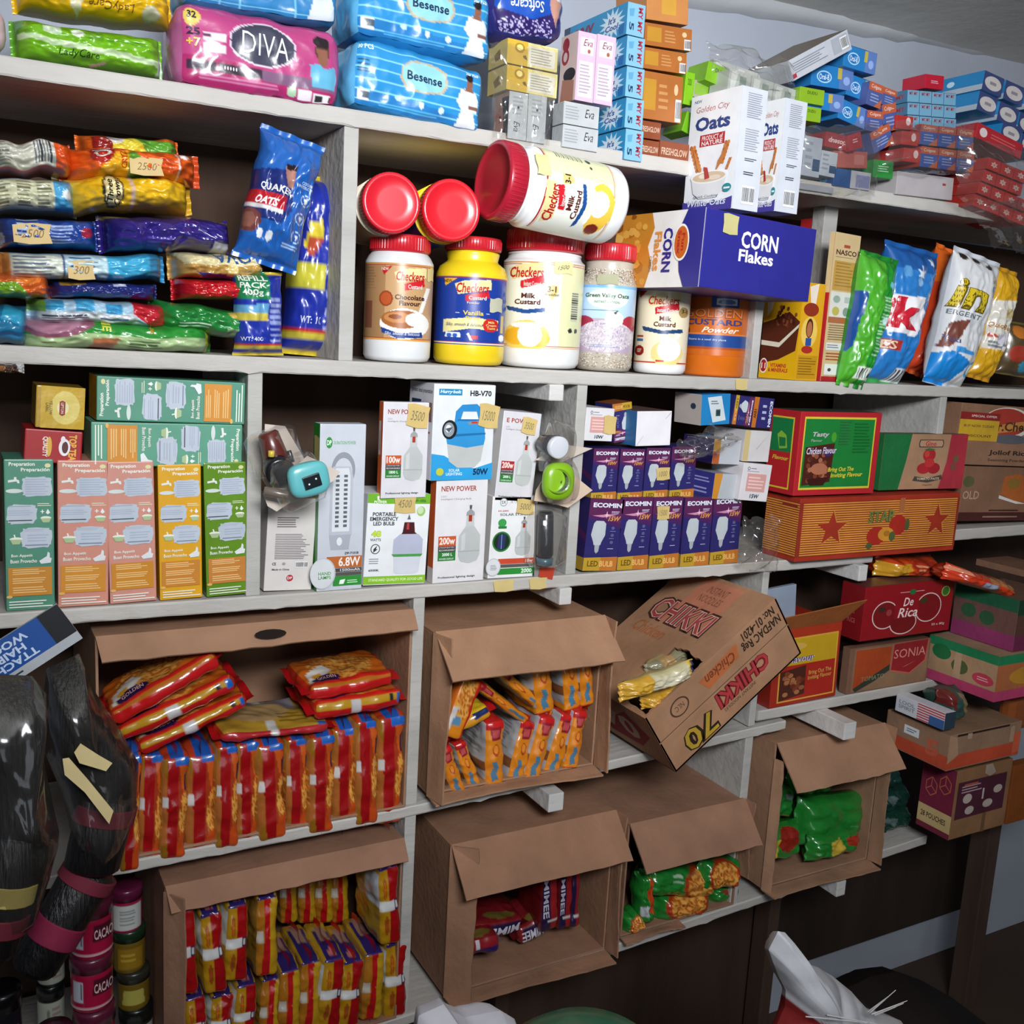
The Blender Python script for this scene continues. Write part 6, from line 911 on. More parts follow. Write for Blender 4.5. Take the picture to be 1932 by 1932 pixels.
pack2('orange foil packet with a silver barcode patch, on the green and purple carton', (1812, 1102), (1924, 1136), (1815, 1068), -.1, .09, '#c83c1c', [('p', [(.4, .1), (.9, .1), (.9, .5), (.5, .5)], '#a86a3c'), ('r', .36, .5, .58, .75, '#8a94a8'), ('l', .02, .2, .2, .4, 3, '#e0b08a')], 52)
corner_box('cardboard_sheet', 'brown cardboard flap jutting out below the right shelf', 'carton', (1930, 1088), (1930, 1076), 0, (1990, 1080), (1842, 1056), '#8a6650', [], [], matt='board', Y=-.02, bev=.0005)
# lower right
bo = [('r', 0, .58, 1, .96, '#b8482c'), ('p', [(0, 0), (.1, .1), (.14, .6), (0, .8)], '#a88468'), ('r', .1, .02, .82, .08, '#2c1c14'), ('r', .24, .04, .3, .2, '#a89078'), ('r', .84, .1, .9, .55, '#a88a70'), ('r', .9, .3, 1, .9, '#c05a3c')]
corner_box('brown_carton', 'battered brown carton with an orange band and a small white label', 'carton', (1784, 1456), (1786, 1390), 0, (1918, 1436), (1668, 1396), '#8f7058', bo, [('r', 0, .6, 1, .97, '#b84a30'), ('t', '5', .66, .3, .86, .75, '#b85a44', {'b': .05}), ('r', .3, .2, .54, .44, '#cfd4d8'), ('l', .34, .26, .5, .38, 2, '#5a6470')], matt='board', Y=-.12)
mr = [('r', .05, .18, .92, .72, '#4c2030'), ('l', .12, .24, .5, .36, 3, '#b89aa0'), ('r', .16, .22, .4, .24, '#b85a3c'), ('e', .24, .44, .08, .07, '#b8a8a0'), ('r', .5, .34, .53, .5, '#c8b8b0'), ('e', .78, .4, .08, .06, '#b8a8a0'), ('e', .3, .62, .08, .06, '#b8a8a0'), ('e', .62, .58, .09, .06, '#b8a8a0'), ('p', [(.5, .0), (.62, 0), (.7, .14), (.6, .18), (.5, .12)], '#a89484'), ('r', .56, .72, .62, 1, '#6a4c34')]
mrL = [('p', [(0, .05), (1, 0), (1, .66), (0, .66)], '#7a2440'), ('r', 0, .66, 1, .92, '#c8b07a'), ('t', '28 POUCHES', .1, .75, .85, .83, '#3a241c', {'b': .03}), ('r', 0, .92, 1, 1, '#7a2a3c')]
for cx, cy in ((.32, .36), (.72, .26)):
    P6 = [(cx, cy - .13), (cx + .16, cy - .05), (cx + .16, cy + .07), (cx, cy + .14), (cx - .16, cy + .07), (cx - .16, cy - .05)]
    for a, b in list(zip(P6, P6[1:] + P6[:1])) + [((cx, cy), P6[i]) for i in (0, 2, 4)]:
        dx, dy = b[0] - a[0], b[1] - a[1]; L_ = math.hypot(dx, dy); nx, ny = -dy / L_ * .012, dx / L_ * .008; mrL.append(('p', [(a[0] - nx, a[1] - ny), (b[0] - nx, b[1] - ny), (b[0] + nx, b[1] + ny), (a[0] + nx, a[1] + ny)], '#c8684a'))
corner_box('maroon_carton', 'brown carton with maroon panels and cube outlines, under the battered carton', 'carton', (1789, 1586), (1797, 1458), 0, (1893, 1560), (1727, 1560), '#8a6444', mr, mrL, matt='board', Y=-.1)
corner_box('orange_carton', 'dark orange carton at the right edge behind the maroon one', 'carton', (1898, 1556), (1905, 1448), 0, (1990, 1530), (1880, 1552), '#8a4a1c', [], [], matt='board', Y=-.04)
corner_box('orange_bag_carton', 'orange brown bundle at the right edge above the battered carton', 'bundle', (1905, 1382), (1905, 1325), 0, (1990, 1360), (1878, 1372), '#8c4c24', [], [], matt='film', Y=-.1, bev=.01)
corner_box('flag_box', 'narrow box side printed with a red and white striped flag, on the battered carton', 'box', (1780, 1378), (1784, 1346), 0, (1800, 1374), (1690, 1330), '#cdd4dc', [('r', 0, 0, 1, 1, '#2c3c4a')], [('r', 0, 0, 1, 1, '#c8ccd4'), ('t', 'LOOL\nSPIRIT', .06, .25, .4, .75, '#7a8494', {'b': .03})] + [('r', .45, .04 + i * .145, 1, .11 + i * .145, '#b8303c') for i in range(7)] + [('r', .7, .46, 1, 1, '#2f5c94')], matt='card', Y=-.115)
pack2('crumpled dark green and red food bag behind the flag box', (1790, 1374), (1826, 1362), (1775, 1318), -.09, .07, '#2c4a44', [('p', [(0, 0), (.5, 0), (.3, .5), (0, .4)], '#6a2420'), ('p', [(.6, .1), (1, .2), (1, .8), (.7, .6)], '#7a6a4c')], 53, name='food_bag', cat='bag')
for i, (BL, BR, TL, Y, c) in enumerate([((1655, 1585), (1728, 1562), (1655, 1545), .03, '#123a2c'), ((1658, 1548), (1722, 1530), (1660, 1500), .05, '#16382f'), ((1655, 1510), (1705, 1490), (1652, 1462), .06, '#1a3a34')]):
    pack2('dark green food bag %s, right of the box of green packs' % ['at the bottom', 'in the middle', 'on top of the others'][i], BL, BR, TL, Y, .1, c, [('p', [(.1, .2), (.5, .3), (.4, .6)], '#5a6a6a')], 54 + i, name='food_bag', cat='bag')
# ================================================================== open noodle cartons
NOOD = ['#c8782c', '#b05a20', '#d8923c', '#e0a850', '#a84818']
def noodT(cx=.5, cy=.5, rx=.38, ry=.4): return [('r', 0, 0, 1, 1, '#c8641c'), ('p', [(.0, .9), (1, .9), (1, 1), (0, 1)], '#c0221c'), ('n', cx, cy, rx, ry, NOOD, 22), ('p', [(.06, .6), (.3, .45), (.36, .62), (.2, .85), (.04, .88)], '#d8d4cc'), ('e', .16, .72, .06, .08, '#d89a2c'), ('e', .24, .84, .16, .1, '#281a48'), ('t', 'GOLDEN', .13, .8, .35, .88, '#d8a8a0', {'b': .03})]
PH, PW, PD = .14, .034, .105
def proto(kind, seed):
    if kind == 'A': F = [('r', 0, 0, 1, 1, '#9c3818'), ('p', [(0, 0), (.28, 0), (.2, .5), (.3, 1), (0, 1)], '#8f6218'), ('p', [(0, .12), (.2, .2), (.24, .8), (0, .9)], '#a8602c'), ('p', [(.2, 0), (.62, 0), (.6, .5), (.66, 1), (.26, 1), (.2, .5)], '#980f14'), ('p', [(.62, .04), (1, .1), (1, .5), (.78, .3)], '#c0541a'), ('n', .88, .6, .2, .26, NOOD, 30), ('r', .5, 0, 1, .07, '#1f5cb0'), ('p', [(.86, .18), (1, .12), (1, .34), (.88, .32)], '#241a3c'), ('r', 0, .38, .2, .46, '#c8c4c0'), ('p', [(.66, .8), (1, .7), (1, 1), (.6, 1)], '#c04a1a')]; kw = dict(fincol='#b8141a', L=[('r', 0, 0, 1, 1, '#a8702c'), ('n', .6, .5, .4, .4, NOOD, 24)], T=[('r', 0, 0, 1, 1, '#b03a1a'), ('r', .3, 0, .8, 1, '#1c50a0')], R=[('r', 0, 0, 1, 1, '#b04a1a'), ('n', .5, .5, .4, .4, NOOD, 24), ('e', .3, .2, .2, .1, '#241a3c')])
    elif kind == 'B': F = [('r', 0, 0, 1, 1, '#b08216'), ('p', [(.45, .0), (1, .02), (.95, 1), (.5, 1)], '#9c1014'), ('e', .3, .28, .1, .13, '#9a4a1a'), ('e', .32, .74, .1, .14, '#9a4a1a'), ('e', .3, .28, .05, .1, '#c86a1c'), ('r', .0, .44, .9, .54, '#cfcfcf'), ('r', .72, .44, .9, .54, '#1a2450'), ('r', .78, .455, .86, .525, '#cfcfcf'), ('p', [(0, 0), (1, 0), (1, .03), (0, .05)], '#2c2468')]; kw = dict(fincol='#b8181c', L=[('r', 0, 0, 1, 1, '#b08a2c'), ('r', .6, .1, 1, .5, '#b8bcc0')], T=[('r', 0, 0, 1, 1, '#b08a1c'), ('r', .15, .3, .85, 1, '#2c2260'), ('r', .3, .2, .7, .6, '#9a7a6a'), ('e', .5, .85, .2, .08, '#b86a6a')], R=[('r', 0, 0, 1, 1, '#b08a1c')])
    elif kind == 'B2': F = [('r', 0, 0, 1, 1, '#b8901c'), ('p', [(0, 0), (.5, .0), (.4, 1), (0, 1)], '#a86a1c'), ('p', [(.36, 0), (.66, 0), (.6, .5), (.62, 1), (.24, 1), (.36, .5)], '#b0161a'), ('r', 0, .42, .3, .54, '#b8b0a4'), ('p', [(0, 0), (1, 0), (1, .03), (0, .04)], '#2c2468')]; kw = dict(fincol='#a81418', L=[('r', 0, 0, 1, 1, '#8f6a2c')], T=[('r', 0, 0, 1, 1, '#a8841c'), ('r', .15, .2, .85, 1, '#2c2260'), ('r', .3, .1, .7, .6, '#9a7a6a')], R=[('r', 0, 0, 1, 1, '#b08a1c')])
    else: F = [('r', 0, 0, 1, 1, '#d8821c'), ('p', [(.0, .0), (1, 0), (.95, .1), (0, .12)], '#c01c1c'), ('p', [(.2, .08), (.8, .06), (.76, .26), (.3, .28)], '#8f1c2c'), ('p', [(.3, .12), (.7, .1), (.66, .22), (.36, .24)], '#b84a4c'), ('e', .5, .42, .18, .09, '#a83c1c'), ('e', .5, .41, .12, .06, '#e08a2c'), ('p', [(.3, .6), (.5, .58), (.66, .7), (.6, .8), (.72, .9), (.4, .93), (.3, .8), (.42, .7)], '#4c7c98'), ('r', 0, .97, 1, 1, '#c0341c')]; kw = dict(fincol='#c02a1c', L=[('r', 0, 0, 1, 1, '#a8a8ac'), ('l', .3, .1, .9, .5, 8, '#7a7c80'), ('r', 0, .6, 1, .75, '#7a4a2c'), ('r', 0, .9, 1, 1, '#c8821c')], T=[('r', 0, 0, 1, 1, '#b82420')], R=[('r', 0, 0, 1, 1, '#d0a01c')])
    mb, S = brick_mesh(PW, PH, PD, '#b84a1a', r=.006, F=F, fins='z', seed=seed, wr=.0035, bulge=.004, N=(20, 50, 18), **kw); o = mb.build('noodle_pack', 'shiny' if kind != 'C' else 'film'); return o
PROTO = {}
def axframe(xb, yb, xt, yt, wpx, Y):
    O = P(xb, yb, Y); T = P(xt, yt, Y); up = T - O; h = up.length; up.normalize(); ex = Vector((0, 1, 0)).cross(up); w = abs((P(xb + wpx / 2, yb, Y) - P(xb - wpx / 2, yb, Y)).dot(ex))
    m = Matrix((ex, Y3, up)).transposed().to_4x4(); m.translation = O - ex * w / 2; return m, w, h
def npk(kind, label, xb, yb, xt, yt, wpx, Y, group, var=0):
    k = (kind, var)
    if k not in PROTO: PROTO[k] = proto(kind, 60 + var * 7 + ord(kind[0])); o = PROTO[k]
    else: o = copy_tree(PROTO[k])
    m, w, h = axframe(xb, yb, xt, yt, wpx, Y); o.matrix_basis = m @ Matrix.Diagonal((w / PW, 1, h / PH, 1)); tag(o, label, 'noodle pack', group); return o
# ---- upper left carton
carton('wide open brown carton full of red and orange noodle packs, left of the divider', (186, 1645), (764, 1538), (183, 1203), .0, SZ('S4', .57) + .001, .27, [('top', .036, 46, 0, 1, .01)], col='#a07a60', hole=True)
gA = 'red and orange noodle packs in the upper left carton'
rowA = [(244, 1640, 250, 1425, 36), (280, 1632, 288, 1424, 44), (326, 1616, 332, 1430, 46), (378, 1612, 382, 1424, 54), (427, 1596, 430, 1408, 42), (467, 1590, 466, 1402, 42), (515, 1580, 510, 1404, 50), (560, 1570, 560, 1394, 40), (606, 1567, 607, 1390, 44), (650, 1558, 652, 1374, 42), (691, 1552, 692, 1360, 40), (734, 1550, 738, 1354, 46)]
for i, (a, b, c, d_, e_) in enumerate(rowA):
    npk('A', 'red edged noodle pack, %s from left in the upper carton\'s standing row' % ORD[i], a, b + 3, c, d_, e_, -.002 + .008 * (i % 2), gA, i % 3)
def lay(label, BL, BR, TL, Y, d, F, T, seed, fincol='#b8141a', col='#b8301a', L=(), mat='shiny', **kw):
    m, w, h = frame(BL, BR, TL, Y, 0); mb, S = brick_mesh(w, h, d, col, r=.007, F=F, T=T, L=L, seed=seed, wr=.003, bulge=.004, fins='x', fincol=fincol, N=(44, 10, 36), **kw); o = mb.build('noodle_pack', mat, None, m); tag(o, label, 'noodle pack'); return o
redF = [('r', 0, 0, 1, 1, '#b8181a'), ('r', 0, 0, 1, .25, '#a8641c')]
redF2 = [('r', 0, 0, 1, 1, '#b0861f'), ('r', 0, .5, 1, 1, '#b0181a'), ('r', .4, 0, .5, .9, '#b8b4b4'), ('r', .86, .0, .9, .4, '#222'), ('r', .94, 0, 1, .6, '#1f5cb0')]
lay('tilted noodle pack at left of the upper carton, lowest of three', (272, 1428), (470, 1334), (262, 1404), .0, .1, redF2, noodT(), 72)
lay('tilted noodle pack at left of the upper carton, middle of three', (236, 1402), (444, 1302), (226, 1376), -.006, .1, redF2, noodT(), 71)
lay('tilted noodle pack with a noodle picture on top, topmost of three at left', (224, 1370), (416, 1258), (212, 1342), -.014, .1, redF, noodT(), 70)
lay('yellow backed noodle pack lying flat with a white band, in the upper carton', (420, 1402), (620, 1380), (418, 1384), -.004, .11, [('r', 0, 0, 1, 1, '#a8242c'), ('r', .45, 0, .52, 1, '#c8c4c0')], [('r', 0, 0, 1, 1, '#a8842c'), ('r', .1, .0, .8, .5, '#8f8a94'), ('r', .42, 0, .52, 1, '#b8b8b4'), ('e', .4, .5, .3, .3, '#a88a5c'), ('r', .88, .5, .96, .75, '#221c1c'), ('l', .56, .6, .86, .85, 3, '#6a5420'), ('r', .9, .9, 1, 1, '#2c5ca0')], 73)
lay('noodle pack lying flat at the right of the upper carton, lower of two', (596, 1360), (757, 1333), (594, 1330), .0, .11, redF2, noodT(), 74)
lay('noodle pack lying flat at the right of the upper carton, upper of two', (586, 1322), (742, 1294), (584, 1296), .008, .115, redF, noodT(), 75)
# ---- middle carton
carton('open brown carton of orange noodle packs, right of the grey divider', (806, 1515), (1118, 1456), (800, 1196), -.004, SZ('S4', .93) + .001, .25, [('top', .085, 48, 0, 1, .0), ('left', .04, 75, .0, 1), ('right', .035, 88, 0, 1), ('bottom', .03, 92, 0, 1)], col='#a37c60')
gC = 'orange noodle packs in the middle carton'
mid = [('leaning orange noodle pack, at the bottom left corner of the middle carton', 866, 1498, 838, 1412, 28), ('leaning orange noodle pack, second from the left at the bottom', 896, 1488, 868, 1402, 26), ('upright orange noodle pack, third from the left at the bottom, with a silver side', 931, 1482, 934, 1362, 34), ('orange noodle pack leaning right, fourth from the left at the bottom', 968, 1480, 998, 1362, 30),
       ('orange noodle pack leaning right, fifth from the left at the bottom', 1000, 1472, 1034, 1354, 30), ('orange noodle pack leaning right, sixth from the left at the bottom', 1035, 1468, 1074, 1350, 30), ('orange noodle pack leaning right, at the far right of the bottom row', 1075, 1450, 1096, 1342, 26)]
for i, q in enumerate(mid): npk('C', q[0], *q[1:], -.004 + .004 * (i % 2), gC, i % 2)
up = [('upright orange noodle pack with a silver side, left of three at upper right', 1028, 1346, 1018, 1224, 34), ('upright orange noodle pack, middle of three at upper right', 1079, 1340, 1074, 1218, 30), ('upright orange noodle pack against the right wall of the middle carton', 1108, 1332, 1102, 1214, 24),
      ('orange noodle pack tilted down to the right, longer of two in the middle', 1040, 1352, 932, 1254, 28), ('orange noodle pack tilted down to the right, lower of two in the middle', 994, 1362, 902, 1290, 28)]
for i, q in enumerate(up): npk('C', q[0], *q[1:], .0 + .006 * (i % 2), gC, i % 2)
m, w, h = axframe(854, 1392, 893, 1284, 40, -.02)
mb, S = brick_mesh(w, h, .03, '#c8641c', r=.006, F=[('r', 0, 0, 1, 1, '#d8821c'), ('n', .5, .35, .42, .34, NOOD, 26), ('r', .84, 0, 1, 1, '#c01c1c'), ('p', [(.1, .6), (.6, .66), (.6, .8), (.1, .78)], '#5a8aa8'), ('p', [(0, .5), (.3, .5), (.12, .9), (0, .9)], '#c8c4c0')], fins='z', fincol='#c02a1c', seed=80, wr=.003); o = mb.build('noodle_pack', 'film', None, m); tag(o, 'orange noodle pack showing its noodle picture, at the upper left of the middle carton', 'noodle pack')
lay('yellow noodle pack lying under the picture side pack, in the middle carton', (850, 1392), (928, 1352), (846, 1368), .0, .09, [('r', 0, 0, 1, 1, '#c88a1c'), ('r', .6, 0, 1, .5, '#1f2c5c')], [('r', 0, 0, 1, 1, '#c8a41c')], 81)
# ---- lower left carton
carton('wide open brown carton of yellow and red noodle packs, at the bottom left', (312, 1990), (750, 1870), (304, 1675), .0, SZ('S5', .3) + .001, .26, [('top', .036, 44, 0, 1, .01), ('left', .035, 55, 0.02, 1)], col='#96705a')
gB = 'yellow and red noodle packs in the lower left carton'
low = [('first', 'upper row', 352, 1876, 347, 1716, 42, 0), ('second', 'upper row', 407, 1872, 397, 1722, 42, 0), ('third', 'upper row', 444, 1850, 449, 1705, 40, 0), ('fourth', 'upper row', 502, 1840, 504, 1692, 40, 1)]
for i, q in enumerate(low): npk('B2' if q[7] else 'B', 'yellow noodle pack, %s from left in the raised row, lower carton' % q[0], *q[2:7], -.012, gB, i % 2)
low2 = [(372, 1990, 368, 1880, 40), (415, 1985, 420, 1876, 42), (458, 1975, 466, 1856, 40), (505, 1970, 514, 1846, 40), (544, 1960, 548, 1830, 40), (582, 1945, 587, 1814, 38), (618, 1940, 632, 1808, 40), (655, 1936, 668, 1812, 38), (699, 1924, 708, 1797, 38), (744, 1918, 748, 1778, 40)]
for i, q in enumerate(low2): npk('B2' if i in (3, 4, 5, 8) else 'B', 'yellow noodle pack, %s from left in the lower carton\'s bottom row' % ORD[i], *q, .0 + .005 * (i % 2), gB, i % 2)
npk('B', 'tall noodle pack with a white side, upper right corner of the lower carton', 736, 1780, 732, 1634, 38, -.008, gB, 1)
for i, x in enumerate((545, 580, 612, 642)): npk('B2', 'dim noodle pack at the back of the lower carton, %s of four from the left' % ORD[i], x, 1742, x - 2, 1622, 32, .13, gB, 0)
# ---- carton of red packs
carton('open brown carton with a few dark red packs inside, below the middle carton', (836, 1888), (1140, 1797), (826, 1600), -.004, SZ('S5', .98) + .001, .25, [('top', .085, 42, 0, 1, .0), ('left', .045, 40, .0, 1), ('right', .03, 92, 0, 1), ('bottom', .035, 90, 0, 1)], col='#967058')
def mim(rot=180, x0=.2, x1=.95, y0=.3, y1=.85): return [('r', 0, 0, 1, 1, '#7c1c20'), ('p', [(.1, y0 - .12), (1, y0 - .2), (1, y1 + .1), (.1, y1 + .2)], '#22163c'), ('t', 'MIMEE', x0, y0, x1, y1, '#c8c4d0', {'rot': rot, 'b': .04, 's': .1})]
mimT = [('r', 0, 0, 1, 1, '#74181c'), ('e', .6, .85, .3, .1, '#6a5a28')]
lay('dark red pack lying flat with upside down lettering, in the red pack carton', (884, 1776), (984, 1758), (884, 1748), .03, .1, mim(), mimT, 90, fincol='#5c1418', mat='film', col='#7c1c20')
lay('dark red pack with a white band, at the front left of the red pack carton', (852, 1816), (938, 1792), (852, 1786), .0, .09, [('r', 0, 0, 1, 1, '#8a1c24'), ('r', .5, 0, .58, .8, '#c8c4c8'), ('p', [(0, .7), (1, .5), (1, 1), (0, 1)], '#2c1c5c')], mimT, 91, fincol='#5c1418', mat='film', col='#7c1c20')
lay('dark red pack tilted against the standing packs in the red pack carton', (984, 1782), (1042, 1752), (980, 1752), .04, .08, mim(180, .05, .7), mimT, 92, fincol='#5c1418', mat='film', col='#7c1c20')
for i, (xb, yb, xt, yt, w0) in enumerate([(1036, 1756, 1040, 1650, 30), (1066, 1752, 1070, 1648, 24), (1084, 1748, 1088, 1646, 16), (866, 1766, 858, 1684, 16)]):
    m, w, h = axframe(xb, yb, xt, yt, w0, .02 if i < 3 else .01); mb, S = brick_mesh(w, h, .09, '#7c1c20', r=.006, F=[('r', 0, 0, 1, 1, '#8a1c20'), ('r', 0, 0, .55, 1, '#22163c')] + ([('t', 'MIMEE', .1, .1, .42, .74, '#b8b4c4', {'rot': 90, 'b': .04})] if i < 2 else []) + [('r', .3, .78, 1, .84, '#c8c4c4')], seed=93 + i, wr=.003, L=[('r', 0, 0, 1, 1, '#681418')]); o = mb.build('noodle_pack', 'film', None, m)
    tag(o, ['dark red pack standing on edge, left of three in the red pack carton', 'dark red pack standing on edge, middle of three in the red pack carton', 'narrow dark red pack on edge nearest the right wall of the red pack carton', 'dark red pack edge seen at the left wall of the red pack carton'][i], 'noodle pack')
# ---- carton of green and orange packs
carton('open brown carton of green and orange noodle packs, in the bottom row', (1168, 1788), (1384, 1708), (1166, 1560), .0, SZ('S5', 1.25) + .001, .25, [('top', .085, 40, 0, 1, .0), ('right', .025, 92, 0, .7), ('bottom', .02, 88, 0, .5)], col='#96705a')
def gr(label, BL, BR, TL, Y, d, seed, art, **kw): return pack2(label, BL, BR, TL, Y, d, '#1f7a2c', art, seed, name='noodle_pack', cat='noodle pack', mat='shiny', n=2.6, **kw)
pic = lambda cx, cy, rx, ry: [('e', cx, cy, rx * 1.2, ry * 1.2, '#a83418'), ('n', cx, cy, rx, ry, NOOD, 14)]
gr('green noodle pack leaning at the left wall of the green and orange carton', *pk(1226, 1752, 1188, 1662, 32), -.01, .04, 101, [('p', [(.5, .1), (1, .2), (.9, .8), (.5, .7)], '#b8441c'), ('r', .1, .6, .5, .75, '#b8bcc0')], axis='z')
gr('largest green noodle pack with an orange noodle picture, in the middle', (1214, 1702), (1358, 1704), (1214, 1640), -.01, .07, 102, pic(.72, .45, .22, .4) + [('l', .3, .2, .45, .5, 2, '#a8c4a8')])
gr('green noodle pack with an orange picture at the right edge of its carton', (1326, 1690), (1398, 1684), (1326, 1634), -.02, .06, 103, pic(.5, .45, .32, .4))
gr('green noodle pack low at the front, under the largest green pack', (1245, 1752), (1345, 1730), (1245, 1702), -.004, .06, 104, pic(.5, .4, .34, .4))
gr('small green and orange pack at the front left corner of its carton', (1182, 1772), (1224, 1758), (1180, 1736), -.004, .05, 105, pic(.5, .5, .3, .3))
gr('dark green pack tucked under the right hand packs', (1345, 1712), (1400, 1694), (1345, 1680), .01, .05, 106, [('p', [(.2, .2), (.7, .3), (.6, .7)], '#8a2c1c')])
gr('dim green pack at the back of the green and orange carton', (1240, 1640), (1380, 1610), (1240, 1600), .14, .06, 107, [])
# ---- box of green packs
carton('open brown box of glossy green packs, right of the white divider', (1436, 1672), (1636, 1612), (1428, 1410), -.012, SZ('S5r', 1.62) + .001, .24, [('top', .095, 40, 0, 1, .0), ('left', .02, 60, .1, 1), ('right', .03, 92, 0, 1), ('bottom', .035, 90, 0, 1)], col='#a07a60')
gr('bright glossy green pack, largest in the box of green packs', (1512, 1612), (1632, 1592), (1518, 1518), -.0, .07, 111, [('l', .7, .45, .85, .75, 4, '#4a9a5a')])
gr('green pack with red and yellow print beneath the bright green one', (1534, 1636), (1628, 1610), (1530, 1588), -.02, .05, 112, [('p', [(.3, .3), (.5, .2), (.6, .6), (.4, .8)], '#c8a83c'), ('p', [(.62, .3), (.9, .2), (.9, .6), (.66, .6)], '#a8341c'), ('l', .6, .8, .95, .95, 1, '#d8c8a8')])
gr('dark green pack with a red tomato picture at the front left of the green box', (1446, 1640), (1516, 1622), (1446, 1572), -.01, .06, 113, [('e', .55, .35, .28, .3, '#8f2418'), ('p', [(0, .3), (.3, .3), (.2, .9), (0, 1)], '#b8a82c'), ('l', .4, .8, .95, .95, 1, '#c8b48a')])
gr('dark green pack at the left wall of the green box', (1448, 1562), (1500, 1548), (1448, 1492), .02, .06, 114, [('r', .6, .3, .8, .4, '#8a9494'), ('p', [(.1, .8), (.9, .8), (.8, 1), (.1, 1)], '#8a7a3c')])
gr('dark green pack with a yellow corner at the top of the green box', (1498, 1515), (1582, 1498), (1498, 1464), .05, .06, 115, [('e', .7, .4, .15, .2, '#b89a2c')])
gr('olive and green pack in the middle of the green box', (1500, 1540), (1560, 1526), (1500, 1516), .06, .05, 116, [('r', 0, .2, .8, .8, '#8a7444')])
# ================================================================== top shelf
z1 = lambda x: SZ('S1', x)
def tp(label, BL, BR, TL, Y, d, col, name='sanitary_pack', cat='pack', kind='brick', L=(), T=(), **kw):
    m, w, h = frame(BL, BR, TL, Y, 0)
    if kind == 'brick': mb, S = brick_mesh(w, h, d, col, F=kw.pop('F', ()), L=L, T=T, N=(90, 50, 24), **kw)
    else: mb = pouch_mesh(w, h, d, col, kw.pop('F', ()), **kw)
    o = mb.build(name, 'film', None, m); return tag(o, label, cat)
tp('lime green pad pack with a white band, left end of the top shelf', (26, 110), (320, 145), (20, 22), .0, .09, '#6fae1c', F=[('p', [(0, 0), (.2, 0), (.06, .3), (0, .9)], '#5a9a2c'), ('p', [(.04, .42), (.95, .64), (.95, .76), (.04, .52)], '#c8e0b0'), ('r', .2, .16, .31, .36, '#c4d8b8'), ('e', .41, .28, .04, .11, '#e8f2e0'), ('r', .47, .14, .57, .4, '#5f9a24'), ('l', .6, .2, .85, .42, 5, '#4f8a20'), ('t', 'LadyCare', .28, .62, .54, .8, '#1c3c1c', {'s': .2}), ('p', [(.47, .88), (.58, .8), (.58, .86), (.49, .95)], '#c8a890'), ('p', [(.95, .45), (1, .5), (1, .8), (.93, .95)], '#d0e0d0')], kind='pouch', axis='x', n=2.8, wr=.004, seed=201, crimp=.025, taper=.12, nu=90, nv=44)
tp('yellow pad pack lying upside down on the lime green pack', (28, 8), (338, 44), (24, -70), -.004, .09, '#dcae14', F=[('t', 'LadyCare', .44, .56, .72, .8, '#7a5a10', {'rot': 180, 's': .2}), ('e', .83, .82, .06, .17, '#b8bca0'), ('e', .83, .82, .05, .14, '#d0ceb0'), ('p', [(.32, .4), (.42, .4), (.38, 1), (.33, .8)], '#dcd8b0')], kind='pouch', axis='x', n=2.8, wr=.004, seed=202, crimp=.025, taper=.12, nu=90, nv=44)
tp('pink and white pack cut off at the left edge of the top shelf', (-120, 82), (12, 100), (-120, -10), .0, .08, '#d8b8c0', F=[('r', 0, .55, 1, .7, '#b8283c'), ('r', 0, .7, 1, 1, '#b8c8cc')], wr=.003, seed=203, r=.02)
dv = [('r', 0, 0, 1, 1, '#b5427c'), ('p', [(0, .6), (1, .72), (1, 1), (0, 1)], '#a82c64'), ('e', .07, .13, .055, .13, '#d8c05a'), ('s', .07, .13, .06, .14, '#d8c05a', 14, .8), ('t', '32', .045, .07, .1, .16, '#2c2430', {'b': .05}), ('t', '25', .04, .27, .12, .37, '#3a2440', {'b': .05}), ('t', '+7', .04, .4, .12, .51, '#d8b83c', {'b': .05}), ('r', .14, .32, .27, .4, '#dcd4dc'), ('r', .14, .46, .27, .54, '#dcd4dc'), ('l', .14, .33, .2, .38, 1, '#6a3c5c'),
    ('e', .5, .36, .21, .27, '#e0d4e0'), ('e', .5, .36, .2, .25, '#3c3c50'), ('t', 'DIVA', .37, .22, .66, .5, '#e4e4ec', {'b': -.01, 'sl': .06}), ('r', .04, .68, .22, .78, '#3a2c40'), ('r', .23, .68, .5, .78, '#332838'), ('r', .5, .68, .98, .8, '#7c5a78'), ('l', .12, .83, .7, .93, 3, '#c87aa4'), ('e', .69, .88, .03, .08, '#a8c8a8'), ('r', .73, .84, .82, .97, '#e0d8e0'), ('b', .83, .85, .95, .99, 9, '#333'),
    ('e', .88, .3, .05, .14, '#5a3a30'), ('p', [(.84, .28), (.92, .26), (.91, .5), (.86, .5)], '#8a5a48'), ('p', [(.8, .5), (.86, .46), (.9, .52), (.97, .46), (1, .6), (.98, .76), (.82, .78)], '#5fa8c8'), ('e', .875, .18, .055, .08, '#241c20'), ('t', '.....', .26, .7, .34, .75, '#e8e0e8')]
tp('pink sanitary pad pack with a dark oval emblem and a smiling woman', (338, 158), (638, 206), (344, 4), -.004, .1, '#b5427c', F=dv, L=[('r', 0, 0, 1, 1, '#a85a88')], r=.016, wr=.0025, bulge=.006, seed=204)
tp('blue and white pad pack lying on the pink pack', (346, 4), (642, 50), (350, -110), .002, .09, '#3484b8', F=[('r', 0, 0, 1, 1, '#2f7cb4')] + [('r', 0, .1 + i * .2, 1, .11 + i * .2, '#7cc0e0') for i in range(5)] + [('r', .1 + i * .12, 0, .106 + i * .12, 1, '#7cc0e0') for i in range(7)] + [('p', [(.84, .4), (.94, .4), (1, .8), (1, 1), (.78, 1)], '#cfd8e0')], r=.014, wr=.0025, seed=205)
